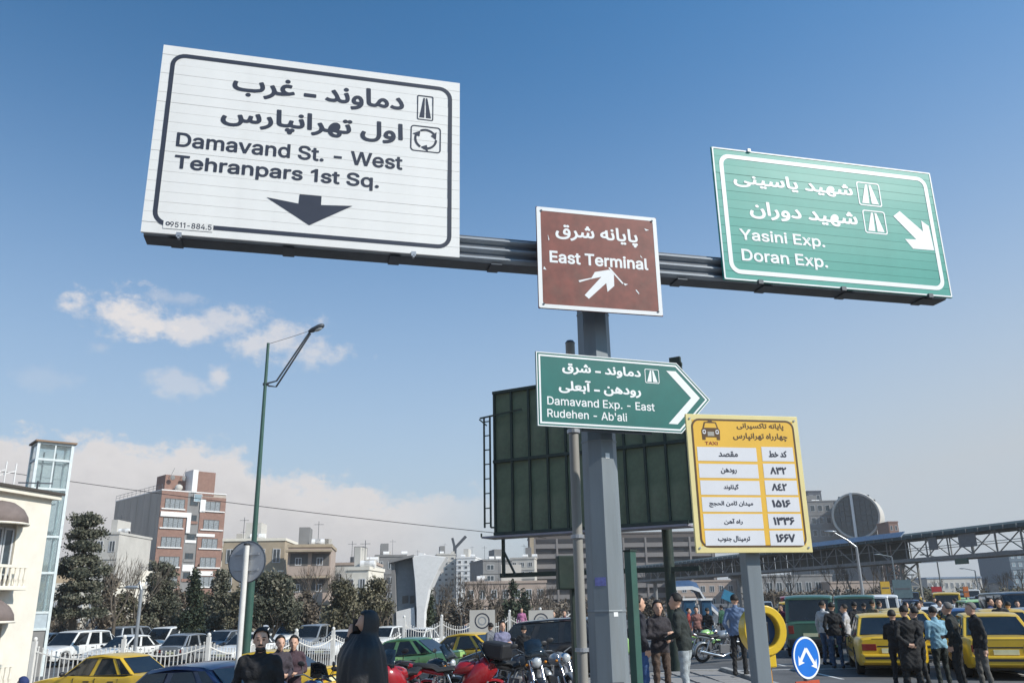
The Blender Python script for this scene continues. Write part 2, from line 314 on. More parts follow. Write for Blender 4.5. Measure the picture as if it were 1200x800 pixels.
# ------------------------------------------------------------------ lettering
GLY = {
1636: [113, [[106, 25, 111, 9, 101, 4, 91, 1, 79, -1, 65, -1, 50, 0, 37, 3, 27, 9, 19, 16, 15, 24, 13, 35, 14, 44, 18, 54, 26, 66, 39, 77, 32, 79, 26, 83, 21, 87, 17, 92, 14, 98, 13, 105, 14, 112, 17, 120, 21, 128, 27, 136, 36, 143, 46, 150, 57, 156, 71, 162, 78, 143, 67, 139, 58, 135, 50, 130, 44, 126, 39, 121, 35, 116, 33, 111, 32, 106, 33, 103, 35, 100, 39, 97, 44, 95, 50, 94, 56, 94, 64, 94, 73, 95, 74, 78, 59, 70, 48, 62, 41, 54, 36, 47, 34, 41, 33, 36, 34, 30, 37, 25, 43, 21, 50, 19, 58, 18, 67, 17, 75, 18, 83, 19, 90, 20, 96, 22, 101, 24]]],
65167: [235, [[92,-5,99,14,124,15,146,16,165,18,179,21,191,24,199,29,203,35,205,43,204,53,202,64,198,76,193,89,211,96,214,88,217,79,220,71,222,62,223,54,224,47,222,34,217,23,209,14,196,7,178,2,156,-2,142,-3,127,-4,111,-5],[92,-5,73,-4,55,-2,41,1,29,6,19,13,13,21,8,31,7,43,7,49,8,55,9,62,11,68,14,80,32,76,29,67,27,58,27,53,27,49,28,37,33,29,41,22,55,18,74,15,99,14,103,3],[115,-50,111,-49,107,-47,104,-43,103,-38,104,-34,107,-30,111,-27,115,-27,120,-27,123,-30,126,-34,127,-38,126,-43,123,-47,120,-49]]],
65198: [94, [[1,-55,-6,-37,10,-31,23,-24,33,-16,41,-8,47,0,51,9,53,17,54,25,52,37,48,49,43,61,37,72,55,80,59,72,62,64,66,56,69,49,71,42,73,36,77,27,82,22,88,19,96,18,101,18,103,16,105,13,106,9,105,5,102,2,99,0,94,-1,84,0,77,2,71,7,67,12,64,18,63,25,70,21,68,6,63,-8,55,-20,45,-30,34,-39,23,-46,11,-52]]],
65231: [119, [[0,-1,2,18,16,18,25,18,37,19,43,19,38,22,33,27,27,33,23,40,20,49,18,59,20,71,25,83,32,92,42,98,54,103,67,104,73,104,79,103,85,102,91,100,87,82,82,83,77,84,72,84,67,85,59,84,52,81,46,78,42,73,39,66,38,59,39,53,41,48,44,43,47,38,52,35,57,32,62,29,67,28,72,27,76,27,82,28,87,30,94,33,106,38,112,21,96,15,80,9,63,5,44,2,23,-1],[63,129,58,129,54,132,52,136,51,140,52,145,54,148,58,151,63,152,67,151,71,148,74,145,74,140,74,136,71,132,67,129]]],
10032: [62, []],
10045: [76, [[9,54,9,73,67,73,67,54]]],
65194: [126, [[51,18,62,19,70,21,76,24,80,28,82,33,83,38,83,44,81,50,78,57,74,65,69,73,64,82,58,91,52,101,69,111,77,98,85,85,91,73,96,62,100,51,104,41,107,32,111,26,116,22,120,20,124,19,128,18,133,18,136,16,137,13,138,9,137,5,135,2,131,0,126,-1,118,0,111,2,104,6,98,11,93,19,90,30,100,37,99,28,96,19,90,11,81,4,68,0,51,-1,43,-1,34,0,27,2,20,4,14,7,8,11,18,27,23,24,31,21,40,19]]],
65255: [64, [[0,-1,2,18,13,19,21,20,27,22,31,25,33,31,34,39,33,45,32,53,30,61,27,70,24,79,20,88,40,96,43,87,45,78,48,69,50,59,51,50,52,42,51,34,50,26,47,19,44,13,39,9,34,5,27,2,19,0,10,-1],[30,120,26,121,22,124,19,127,18,132,19,136,22,140,26,143,30,144,35,143,39,140,41,136,42,132,41,127,39,124,35,121]]],
65261: [106, [[14,-55,9,-35,23,-33,36,-30,47,-26,56,-20,64,-13,70,-3,73,9,74,23,74,30,73,37,71,43,69,49,66,54,62,57,58,60,53,60,48,59,43,56,39,52,36,46,35,39,34,33,34,28,36,24,39,21,43,19,48,17,55,17,62,17,69,18,75,20,81,22,82,5,76,2,68,0,61,-1,53,-2,44,-1,37,0,30,2,25,6,21,10,18,15,16,21,15,28,16,37,18,46,21,55,26,63,32,70,39,75,46,79,55,80,64,79,72,75,78,69,83,62,88,53,91,43,92,33,93,22,91,1,84,-16,73,-31,57,-42,38,-50]]],
65166: [69, [[69,-1,52,0,40,3,31,9,26,16,23,27,22,40,17,169,37,169,41,47,42,37,44,29,46,24,52,21,60,19,71,18,76,18,79,16,80,13,81,9,80,5,78,2,74,0]]],
65251: [124, [[0,-1,2,18,8,19,14,21,18,25,22,31,27,38,32,48,38,62,45,71,52,78,59,82,65,84,72,85,80,84,87,81,93,76,99,70,104,63,107,55,110,47,110,38,109,26,105,16,100,9,93,4,85,1,77,0,68,1,58,3,45,8,29,17,38,32,49,26,59,22,67,20,74,19,81,20,85,21,89,24,91,27,93,31,93,36,92,43,90,50,86,56,81,61,76,64,71,65,66,65,62,63,58,60,54,54,49,46,44,36,39,24,34,16,28,9,23,5,18,2,12,0,7,-1]]],
65193: [113, [[8,11,18,27,23,24,31,21,40,19,51,18,62,19,70,21,76,24,80,28,82,33,83,38,83,44,81,50,78,58,73,69,64,83,52,101,69,111,80,95,89,80,95,67,99,55,102,46,102,37,101,28,98,19,91,11,82,4,69,0,51,-1,43,-1,34,0,27,2,20,4,14,7]]],
65201: [287, [[74,-55,61,-54,49,-51,37,-47,27,-41,19,-33,12,-23,8,-13,7,0,7,6,8,12,10,19,11,26,14,34,17,42,34,35,30,23,28,17,27,11,27,6,27,1,28,-10,33,-19,41,-26,51,-31,62,-35,75,-36,90,-35,102,-32,112,-28,119,-22,125,-16,128,-9,130,-1,131,6,131,16,130,26,128,35,126,44,120,62,139,67,143,53,146,44,147,38,150,30,153,25,157,22,161,20,166,19,172,18,176,19,180,19,184,21,187,25,190,31,193,40,195,51,198,67,216,64,214,53,212,41,211,35,211,31,212,28,213,25,215,22,219,20,225,19,233,18,240,19,246,19,250,21,254,25,256,30,257,39,256,45,255,53,253,61,250,70,247,79,243,88,262,96,265,87,268,78,271,69,273,59,274,50,275,42,274,31,272,22,268,15,263,9,257,4,249,1,241,-1,233,-1,225,-1,218,0,213,2,208,5,204,8,202,12,200,17,198,23,207,23,202,15,198,9,193,5,187,1,179,-1,171,-1,164,-1,158,1,153,3,149,6,146,9,144,13,143,18,141,22,151,10,149,-2,146,-13,141,-24,134,-34,124,-43,111,-49,94,-54]]],
65197: [87, [[1,-55,-6,-37,15,-28,31,-18,42,-8,49,4,52,15,54,25,53,32,52,38,50,45,47,52,43,61,37,72,55,80,62,65,67,51,70,38,71,27,70,13,67,0,61,-11,54,-21,45,-30,36,-37,27,-44,18,-48,9,-52]]],
64345: [88, [[0,-1,2,18,13,19,21,20,27,23,31,27,34,33,37,42,39,53,42,67,60,64,58,54,56,44,55,39,55,35,56,28,57,25,59,23,63,21,70,20,79,19,91,18,95,18,98,16,100,13,100,9,99,5,97,2,93,0,88,-1,75,-1,65,0,58,2,53,5,49,8,46,13,45,18,44,23,51,23,47,16,43,11,38,6,32,3,26,1,19,0,10,-1],[43,-72,38,-71,34,-69,32,-65,31,-60,32,-56,34,-52,38,-49,43,-49,47,-49,51,-52,53,-56,54,-60,53,-65,51,-69,47,-71],[27,-46,22,-45,18,-43,16,-39,15,-34,16,-30,18,-26,22,-23,27,-23,31,-23,35,-26,37,-30,38,-34,37,-39,35,-43,31,-45],[59,-46,54,-45,50,-43,48,-39,47,-34,48,-30,50,-26,54,-23,59,-23,63,-23,67,-26,70,-30,70,-34,70,-39,67,-43,63,-45]]],
65165: [56, [[22,0,17,169,36,169,41,0]]],
65260: [120, [[73,-51,59,-50,46,-45,35,-36,27,-24,21,-8,19,11,21,29,24,46,29,61,36,74,44,84,52,92,61,97,70,99,78,98,84,94,90,89,94,82,97,73,97,62,97,52,94,42,90,33,83,24,73,17,59,12,74,25,82,23,90,22,97,20,105,19,114,18,123,18,127,18,130,16,132,13,132,9,131,5,129,2,125,0,120,-1,114,-1,106,0,99,0,92,1,85,2,78,4,98,5,103,-2,107,-9,108,-17,108,-24,106,-31,102,-38,97,-43,91,-48,82,-51],[0,-1,2,18,12,18,22,18,23,1,11,-1,6,-1],[73,-32,78,-32,82,-30,85,-28,89,-25,91,-21,91,-15,91,-10,88,-5,84,0,78,3,69,6,57,6,51,6,44,5,37,4,37,20,45,21,53,23,60,26,66,30,71,36,75,42,77,50,78,60,78,64,77,68,76,72,74,76,72,78,69,79,65,78,60,74,55,69,50,61,45,52,42,41,39,29,39,15,40,1,42,-10,46,-18,51,-24,57,-28,62,-30,68,-32]]],
65175: [71, [[0,-1,2,18,15,19,24,19,31,21,35,25,38,30,39,39,38,45,37,53,35,61,32,70,29,79,25,88,44,96,47,87,50,78,53,69,55,59,56,50,57,42,56,31,53,22,49,15,43,9,36,4,26,1,14,-1],[52,120,47,121,43,124,41,127,40,132,41,136,43,140,47,143,52,144,56,143,60,140,62,136,63,132,62,127,60,124,56,121],[19,120,15,121,11,124,8,127,7,132,8,136,11,140,15,143,19,144,24,143,27,140,30,136,31,132,30,127,27,124,24,121]]],
65245: [165, [[7,0,7,6,8,12,10,19,11,26,14,34,17,42,34,35,30,23,28,17,27,11,27,6,27,1,28,-9,33,-18,40,-26,49,-31,61,-34,74,-36,90,-34,103,-31,113,-24,120,-15,126,-4,129,11,130,28,130,48,126,169,145,169,149,43,149,27,148,12,145,-2,141,-15,135,-26,128,-36,118,-44,106,-50,91,-54,74,-55,61,-54,49,-52,38,-48,28,-42,19,-34,13,-25,9,-13]]],
64509: [175, [[7,0,7,6,8,12,10,19,11,26,14,34,17,42,34,35,30,23,28,17,27,11,27,6,27,1,28,-8,31,-16,36,-22,43,-27,52,-31,61,-34,71,-35,83,-36,96,-35,108,-33,120,-31,129,-27,137,-22,144,-17,148,-11,149,-5,148,-2,147,1,144,3,139,6,134,8,128,11,121,13,113,15,117,35,129,30,139,27,148,24,156,22,162,20,168,19,173,18,177,18,181,18,184,16,186,13,186,9,186,5,183,2,179,0,175,-1,172,-1,169,-1,166,-1,166,-5,167,-8,165,-17,161,-25,153,-33,143,-40,130,-46,115,-51,97,-54,77,-55,59,-53,43,-49,28,-41,17,-31,10,-17]]],
65256: [81, [[0,-1,2,18,11,19,18,20,23,23,27,27,29,33,32,42,34,53,37,67,55,64,53,54,51,44,51,39,51,35,51,30,53,26,56,23,62,20,71,19,84,18,88,18,91,16,93,13,93,9,92,5,90,2,86,0,81,-1,68,-1,57,2,50,5,44,10,41,16,39,23,46,23,42,16,38,11,33,6,28,3,23,1,16,0,9,-1],[37,92,32,92,29,95,26,99,25,103,26,108,29,111,32,114,37,115,41,114,45,111,48,108,49,103,48,99,45,95,41,92]]],
64511: [88, [[0,-1,2,18,13,19,21,20,27,23,31,27,34,33,37,42,39,53,42,67,60,64,58,54,56,44,55,39,55,35,56,28,57,25,59,23,63,21,70,20,79,19,91,18,95,18,98,16,100,13,100,9,99,5,97,2,93,0,88,-1,75,-1,65,0,58,2,53,5,49,8,46,13,45,18,44,23,51,23,47,16,43,11,38,6,32,3,26,1,19,0,10,-1],[60,-46,55,-45,51,-43,49,-39,48,-34,49,-30,51,-26,55,-23,60,-23,64,-23,68,-26,71,-30,71,-34,71,-39,68,-43,64,-45],[27,-46,23,-45,19,-43,16,-39,15,-34,16,-30,19,-26,23,-23,27,-23,32,-23,35,-26,38,-30,39,-34,38,-39,35,-43,32,-45]]],
65203: [186, [[0,-1,2,18,9,19,15,19,19,21,23,25,26,30,29,39,32,50,35,65,53,60,51,51,49,41,48,36,48,31,49,26,52,22,59,19,69,18,75,19,80,19,84,21,88,25,91,31,93,40,96,51,98,67,116,64,115,53,113,41,112,35,112,31,112,28,113,25,116,22,120,20,125,19,133,18,140,19,145,20,150,22,153,26,155,31,156,39,155,49,152,61,147,75,143,88,162,96,165,87,168,78,170,69,172,59,174,50,174,42,173,32,171,23,168,16,163,10,157,5,150,2,142,-1,133,-1,123,-1,115,1,109,5,104,9,101,15,99,23,107,23,103,14,98,8,92,3,85,1,77,-1,66,-1,60,-1,53,1,47,4,41,8,38,15,36,25,43,26,38,16,33,8,26,4,19,1,10,-1]]],
64510: [71, [[0,-1,2,18,15,19,24,19,31,21,35,25,38,30,39,39,38,45,37,53,35,61,32,70,29,79,25,88,44,96,47,87,50,78,53,69,55,59,56,50,57,42,56,31,53,22,49,15,43,9,36,4,26,1,14,-1],[44,-46,39,-45,35,-43,33,-39,32,-34,33,-30,35,-26,39,-23,44,-23,48,-23,52,-26,55,-30,55,-34,55,-39,52,-43,48,-45],[11,-46,7,-45,3,-43,0,-39,0,-34,0,-30,3,-26,7,-23,11,-23,16,-23,20,-26,22,-30,23,-34,22,-39,20,-43,16,-45]]],
65207: [186, [[0,-1,2,18,9,19,15,19,19,21,23,25,26,30,29,39,32,50,35,65,53,60,51,51,49,41,48,36,48,31,49,26,52,22,59,19,69,18,75,19,80,19,84,21,88,25,91,31,93,40,96,51,98,67,116,64,115,53,113,41,112,35,112,31,112,28,113,25,116,22,120,20,125,19,133,18,140,19,145,20,150,22,153,26,155,31,156,39,155,49,152,61,147,75,143,88,162,96,165,87,168,78,170,69,172,59,174,50,174,42,173,32,171,23,168,16,163,10,157,5,150,2,142,-1,133,-1,123,-1,115,1,109,5,104,9,101,15,99,23,107,23,103,14,98,8,92,3,85,1,77,-1,66,-1,60,-1,53,1,47,4,41,8,38,15,36,25,43,26,38,16,33,8,26,4,19,1,10,-1],[102,129,98,130,94,133,91,136,90,141,91,145,94,149,98,152,102,153,107,152,110,149,113,145,114,141,113,136,110,133,107,130],[86,103,81,104,78,107,75,110,74,115,75,119,78,123,81,126,86,127,90,126,94,123,97,119,98,115,97,110,94,107,90,104],[118,103,114,104,110,107,107,110,106,115,107,119,110,123,114,126,118,127,123,126,126,123,129,119,130,115,129,110,126,107,123,104]]],
65253: [162, [[7,0,7,6,8,12,10,19,11,26,14,34,17,42,34,35,30,23,28,17,27,11,27,6,27,1,28,-10,33,-19,41,-26,51,-31,62,-34,76,-35,90,-34,102,-31,112,-26,120,-20,125,-12,129,-4,131,4,131,13,130,23,128,35,123,49,115,66,133,75,138,66,142,57,145,47,148,36,150,26,151,15,150,6,148,-4,145,-13,141,-22,135,-31,127,-39,117,-45,106,-50,92,-53,75,-55,62,-54,49,-51,38,-47,27,-41,19,-34,13,-25,8,-13],[79,94,74,95,70,98,68,102,67,106,68,110,70,114,74,117,79,118,83,117,87,114,89,110,90,106,89,102,87,98,83,95]]],
65237: [184, [[77,-45,63,-44,51,-41,39,-37,28,-31,19,-24,13,-14,9,-2,7,12,7,16,8,22,9,29,12,37,15,47,21,58,38,50,35,43,32,36,30,31,29,25,28,20,28,15,29,5,32,-4,37,-10,44,-16,52,-20,61,-23,71,-24,83,-25,96,-24,108,-22,118,-19,127,-15,135,-10,142,-4,146,2,150,9,152,17,153,25,154,33,154,42,154,51,152,60,149,68,144,74,139,78,133,79,128,78,123,75,119,70,116,64,114,58,114,52,114,47,116,43,119,40,123,38,128,36,135,36,142,36,149,37,155,39,161,41,162,24,156,21,148,18,141,17,133,17,122,18,112,20,105,24,99,30,96,38,95,47,96,56,98,65,101,74,106,82,112,89,119,94,126,97,135,99,147,97,156,90,163,81,169,69,172,55,173,40,172,29,171,17,168,6,164,-4,157,-14,149,-23,140,-30,129,-35,118,-40,105,-42,92,-44],[147,123,142,124,139,126,136,130,135,135,136,139,139,143,142,146,147,147,151,146,155,143,158,139,159,135,158,130,155,126,151,124],[115,123,110,124,106,126,104,130,103,135,104,139,106,143,110,146,115,147,119,146,123,143,125,139,126,135,125,130,123,126,119,124]]],
65258: [115, [[115,-1,103,0,93,2,84,7,77,15,72,26,70,40,67,122,86,122,90,44,91,34,94,27,98,23,103,20,110,19,118,18,122,18,125,16,127,13,127,9,126,5,124,2,120,0],[79,25,66,22,53,21,41,22,30,24,21,29,13,35,9,43,7,53,8,63,12,72,18,80,26,87,36,94,47,99,59,103,72,105,75,85,64,84,54,82,46,79,39,75,33,70,29,66,27,61,26,56,27,51,30,47,34,44,39,42,46,41,52,40,59,40,66,41,72,42,78,43]]],
64344: [71, [[0,-1,2,18,15,19,24,19,31,21,35,25,38,30,39,39,38,45,37,53,35,61,32,70,29,79,25,88,44,96,47,87,50,78,53,69,55,59,56,50,57,42,56,31,53,22,49,15,43,9,36,4,26,1,14,-1],[27,-72,22,-71,18,-69,16,-65,15,-60,16,-56,18,-52,22,-49,27,-49,31,-49,35,-52,38,-56,38,-60,38,-65,35,-69,31,-71],[11,-46,6,-45,2,-43,0,-39,-1,-34,0,-30,2,-26,6,-23,11,-23,15,-23,19,-26,21,-30,22,-34,21,-39,19,-43,15,-45],[43,-46,38,-45,34,-43,32,-39,31,-34,32,-30,34,-26,38,-23,43,-23,47,-23,51,-26,54,-30,55,-34,54,-39,51,-43,47,-45]]],
65248: [71, [[0,-1,2,18,14,19,21,21,25,24,27,30,28,38,28,49,24,169,43,169,47,49,48,38,51,30,55,25,60,21,67,19,74,18,78,18,81,16,82,13,83,9,82,5,80,2,76,0,71,-1,62,0,55,2,49,6,44,10,41,16,40,21,45,21,41,14,37,9,31,4,23,1,12,-1]]],
65228: [124, [[0,-1,2,18,16,19,29,21,41,24,52,28,62,33,70,39,77,45,82,52,85,58,86,64,86,68,84,71,81,74,77,76,71,78,63,78,58,78,52,77,45,75,39,73,34,70,30,67,36,62,42,57,48,52,53,46,60,40,66,33,72,29,78,26,85,24,93,22,101,20,109,19,118,18,126,18,130,18,133,16,135,13,135,9,135,5,132,2,128,0,124,-1,110,-1,97,1,84,4,71,9,60,15,51,22,47,27,42,32,37,37,31,43,25,48,19,53,18,55,16,57,14,64,13,69,14,72,17,77,23,82,29,87,38,91,47,94,57,97,67,97,79,96,89,93,96,89,101,83,104,77,105,70,104,59,100,49,93,39,85,30,74,21,62,14,48,7,33,3,17,0]]],
65169: [64, [[0,-1,2,18,13,19,21,20,27,22,31,25,33,31,34,39,33,45,32,53,30,61,27,70,24,79,20,88,40,96,43,87,45,78,48,69,50,59,51,50,52,42,51,34,50,26,47,19,44,13,39,9,34,5,27,2,19,0,10,-1],[25,-45,21,-44,17,-42,14,-38,14,-34,14,-29,17,-25,21,-23,25,-22,30,-23,34,-25,36,-29,37,-34,36,-38,34,-42,30,-44]]],
65153: [56, [[21,0,17,153,36,153,40,0],[42,176,36,176,30,178,19,183,15,185,10,185,6,185,3,183,-1,181,-5,177,-14,185,-8,191,-2,196,4,199,10,200,16,199,21,197,31,193,37,191,42,190,46,190,50,191,53,193,58,196,64,186,57,180,52,177,47,176]]],
65254: [173, [[7,0,8,9,9,19,13,30,17,42,34,35,31,26,28,17,27,9,27,1,28,-10,33,-20,41,-27,51,-32,62,-35,75,-36,90,-35,102,-32,112,-28,119,-23,125,-16,128,-9,130,-2,131,6,131,16,130,26,128,35,126,44,120,62,139,67,143,53,146,44,147,38,150,30,154,25,159,22,164,20,170,19,175,18,180,18,183,16,184,13,185,9,184,5,182,2,178,0,173,-1,164,0,156,2,151,6,146,11,143,16,141,22,151,10,150,-2,146,-14,141,-25,134,-35,124,-43,111,-50,94,-54,74,-55,61,-54,49,-52,37,-48,27,-42,19,-34,12,-25,8,-13],[79,94,74,95,70,98,68,102,67,106,68,110,70,114,74,117,79,118,83,117,87,114,89,110,90,106,89,102,87,98,83,95]]],
65259: [136, [[91,-2,81,-1,71,1,61,4,52,9,43,14,35,21,28,28,23,37,20,46,19,56,20,67,23,76,28,84,36,91,45,95,55,96,65,95,73,90,80,84,85,76,88,66,89,56,87,43,81,32,72,22,60,14,47,7,32,3,16,0,0,-1,2,18,14,19,25,20,35,22,43,25,52,30,60,35,65,41,69,48,71,54,71,59,71,64,69,69,67,73,64,76,60,79,55,79,50,79,45,76,42,73,39,69,37,64,37,59,38,49,42,41,47,34,55,28,63,23,72,20,82,18,90,17,97,18,102,20,105,23,106,29,105,33,104,37,102,42,97,48,91,56,82,65,69,76,54,89,34,104,45,118,66,103,83,89,96,77,106,67,114,58,119,51,122,44,124,38,125,33,125,28,125,21,122,14,118,7,111,2,102,-1]]],
65204: [202, [[0,-1,2,18,9,19,15,19,19,21,23,25,26,30,29,39,32,50,35,65,53,60,50,46,48,38,48,31,48,27,50,24,52,22,56,20,62,19,69,18,75,19,80,19,84,21,88,25,91,31,93,40,96,51,98,67,116,64,115,53,113,41,112,35,112,31,112,28,113,25,116,22,120,20,125,19,133,18,144,20,151,23,155,30,156,38,156,50,155,63,154,71,153,81,170,82,172,64,174,50,176,39,179,31,183,25,188,21,195,19,204,18,208,18,211,16,213,13,213,9,213,5,210,2,206,0,202,-1,194,-1,187,1,181,4,176,7,172,11,169,16,166,21,165,27,169,26,165,16,161,9,155,4,147,1,140,-1,131,-1,122,-1,114,1,108,5,104,9,101,15,99,23,107,23,103,14,98,8,92,3,85,1,77,-1,66,-1,60,-1,53,1,47,4,41,8,38,15,36,25,43,26,38,16,33,8,26,4,19,1,10,-1]]],
64400: [98, [[0,-1,2,18,25,18,37,19,47,20,54,22,59,24,62,26,64,29,65,32,65,35,64,41,61,49,55,58,44,70,38,76,31,82,19,92,14,96,10,99,7,102,7,104,7,111,9,117,10,120,12,122,17,127,24,132,32,137,41,142,52,148,64,154,92,168,100,150,83,142,68,135,57,129,47,124,39,119,32,115,25,110,18,105,22,114,36,103,48,92,59,82,67,72,74,62,79,53,82,44,83,34,83,29,81,23,78,17,73,11,66,6,55,2,40,0,22,-1]]],
65257: [96, [[48,0,37,1,27,4,19,9,12,16,8,26,7,37,9,49,15,63,26,79,42,95,47,83,31,97,43,112,55,102,66,91,75,79,83,67,87,54,89,41,88,35,87,28,84,21,81,15,75,9,68,4,59,1],[48,19,55,20,61,22,66,25,69,30,71,35,72,41,72,48,70,54,67,61,62,68,54,76,44,86,54,86,46,78,39,70,33,62,29,54,27,46,26,39,27,31,32,24,39,21]]],
64380: [140, [[0,-1,2,18,14,19,26,20,38,22,50,26,61,30,71,34,82,40,92,46,85,51,77,55,69,59,60,62,50,63,39,64,32,64,26,63,18,61,14,79,21,81,27,82,33,83,39,83,51,83,62,80,71,77,80,73,88,69,95,65,102,61,109,57,116,55,124,55,129,55,130,37,120,37,111,35,103,31,95,27,78,18,68,13,58,9,46,5,33,2,17,0],[66,-71,62,-70,58,-67,55,-64,54,-59,55,-55,58,-51,62,-48,66,-47,71,-48,74,-51,77,-55,78,-59,77,-64,74,-67,71,-70],[50,-45,45,-44,42,-41,39,-38,38,-33,39,-29,42,-25,45,-22,50,-21,54,-22,58,-25,61,-29,62,-33,61,-38,58,-41,54,-44],[82,-45,78,-44,74,-41,71,-38,70,-33,71,-29,74,-25,78,-22,82,-21,87,-22,90,-25,93,-29,94,-33,93,-38,90,-41,87,-44]]],
65212: [225, [[225,-1,218,-1,209,0,200,2,191,5,182,9,174,14,194,24,202,21,211,19,219,19,227,18,232,18,235,16,236,13,237,9,236,5,234,2,230,0],[115,-4,96,-4,80,-3,67,-1,57,2,49,5,44,10,40,15,37,21,43,23,37,13,30,7,23,2,16,0,8,-1,0,-1,2,18,10,19,16,21,21,24,25,28,28,35,31,43,34,53,37,65,54,61,51,50,49,42,49,36,49,31,51,26,55,23,61,20,70,18,83,16,99,15,119,15,134,16,147,17,158,19,168,23,175,27,181,32,184,39,185,46,185,51,183,56,179,61,175,64,168,67,160,68,149,67,137,62,126,55,116,47,107,38,98,29,91,21,86,13,65,14,73,26,83,39,94,51,106,63,119,73,133,81,147,86,161,87,174,86,184,82,192,76,198,68,202,58,203,47,201,34,195,22,184,11,168,3,157,0,145,-2,131,-4]]],
65240: [117, [[0,-1,2,18,15,18,27,19,39,20,44,21,49,22,57,25,64,29,71,34,76,40,79,46,80,54,79,59,78,65,74,70,70,75,66,78,60,79,55,78,49,75,45,71,42,65,39,59,39,53,40,46,43,39,47,34,52,29,58,25,64,22,41,15,37,19,32,23,27,29,23,36,20,44,19,53,20,63,23,71,27,79,32,85,38,91,45,95,53,98,61,98,72,97,81,92,89,85,95,76,98,66,100,55,99,46,96,37,91,29,85,22,78,16,70,11,61,7,52,4,46,3,40,1,34,1,27,0,20,-1,13,-1],[117,-1,105,-1,93,0,80,2,69,4,59,7,50,10,67,22,74,21,83,20,93,19,103,19,112,18,120,18,124,18,127,16,129,13,129,9,128,5,126,2,122,0],[75,123,71,124,67,126,64,130,63,134,64,139,67,143,71,145,75,146,80,145,83,143,86,139,87,134,86,130,83,126,80,124],[43,123,38,124,34,126,32,130,31,134,32,139,34,143,38,145,43,146,47,145,51,143,53,139,54,134,53,130,51,126,47,124]]],
65218: [197, [[197,-1,190,-1,182,0,172,2,163,5,154,9,146,14,166,24,174,21,183,19,191,19,199,18,204,18,207,16,208,13,209,9,208,5,206,2,202,0],[87,-3,73,-3,60,-3,48,-2,37,-2,27,-1,18,0,5,1,7,20,14,19,23,18,32,18,42,17,65,17,78,16,92,16,107,17,120,18,131,21,140,24,148,28,153,34,157,40,158,47,157,52,155,57,152,62,147,66,141,68,133,69,121,68,110,63,99,57,89,48,79,40,71,30,64,22,58,14,38,15,46,27,56,40,67,53,79,64,92,74,106,82,120,87,134,89,146,87,157,83,165,77,171,69,175,59,176,49,174,35,168,23,157,12,140,4,130,1,117,-1,103,-3],[51,23,46,169,65,169,70,40]]],
65191: [140, [[0,-1,2,18,14,19,26,20,38,22,50,26,61,30,71,34,82,40,92,46,85,51,77,55,69,59,60,62,50,63,39,64,32,64,26,63,18,61,14,79,21,81,27,82,33,83,39,83,51,83,62,80,71,77,80,73,88,69,95,65,102,61,109,57,116,55,124,55,129,55,130,37,120,37,111,35,103,31,95,27,78,18,68,13,58,9,46,5,33,2,17,0],[40,108,35,109,31,111,29,115,28,120,29,124,31,128,35,130,40,131,44,130,48,128,50,124,51,120,50,115,48,111,44,109]]],
64404: [98, [[0,130,-9,144,13,157,27,165,43,175,61,184,80,195,87,180,67,170,50,160,35,152,22,144,10,137],[0,-1,2,18,25,18,37,19,47,20,54,22,59,24,62,26,64,29,65,32,65,35,64,41,61,49,55,58,44,70,38,76,31,82,19,92,14,96,10,99,7,102,7,104,7,111,9,117,10,120,12,122,17,127,24,132,32,137,41,142,52,148,64,154,92,168,100,150,83,142,68,135,57,129,47,124,39,119,32,115,25,110,18,105,22,114,36,103,48,92,59,82,67,72,74,62,79,53,82,44,83,34,83,29,81,23,78,17,73,11,66,6,55,2,40,0,22,-1]]],
65182: [154, [[78,-29,73,-29,70,-26,67,-22,66,-18,67,-13,70,-9,73,-7,78,-6,82,-7,86,-9,89,-13,90,-18,89,-22,86,-26,82,-29],[154,-1,144,-1,134,0,124,3,115,7,107,14,100,24,96,38,94,56,109,64,111,50,114,39,119,31,125,25,132,22,139,20,148,19,156,18,161,18,163,16,165,13,166,9,165,5,163,2,159,0],[85,-93,69,-92,54,-90,40,-85,27,-78,17,-69,9,-58,4,-45,2,-29,3,-16,6,-3,11,9,18,20,27,31,37,41,49,49,62,57,77,64,93,69,91,66,78,70,72,72,65,75,58,76,50,78,42,79,33,79,27,79,21,78,11,75,8,93,14,95,21,97,29,98,37,99,47,98,56,97,65,94,73,92,89,86,98,83,108,81,120,79,133,79,135,79,136,59,124,59,111,57,99,53,86,49,74,44,62,37,51,29,41,20,33,10,27,-2,23,-14,22,-27,23,-39,27,-48,33,-56,41,-63,51,-68,62,-71,75,-73,88,-74,99,-73,112,-71,124,-68,135,-64,142,-80,128,-86,114,-90,99,-93]]],
65184: [151, [[151,-1,141,-1,133,0,125,2,118,5,112,9,107,15,103,23,100,33,114,41,117,33,121,27,127,23,134,20,142,19,153,18,158,18,161,16,162,13,163,9,162,5,160,2,156,0],[0,-1,2,18,14,19,26,20,38,22,50,26,61,30,71,34,82,40,92,46,85,51,77,55,69,59,60,62,50,63,39,64,32,64,26,63,18,61,14,79,21,81,27,82,33,83,39,83,51,83,62,80,71,77,80,73,88,69,95,65,102,61,109,57,116,55,124,55,129,55,130,37,120,37,111,35,103,31,95,27,78,18,68,13,58,9,46,5,33,2,17,0],[62,-44,57,-43,53,-41,51,-37,50,-32,51,-28,53,-24,57,-22,62,-21,66,-22,70,-24,73,-28,74,-32,73,-37,70,-41,66,-43]]],
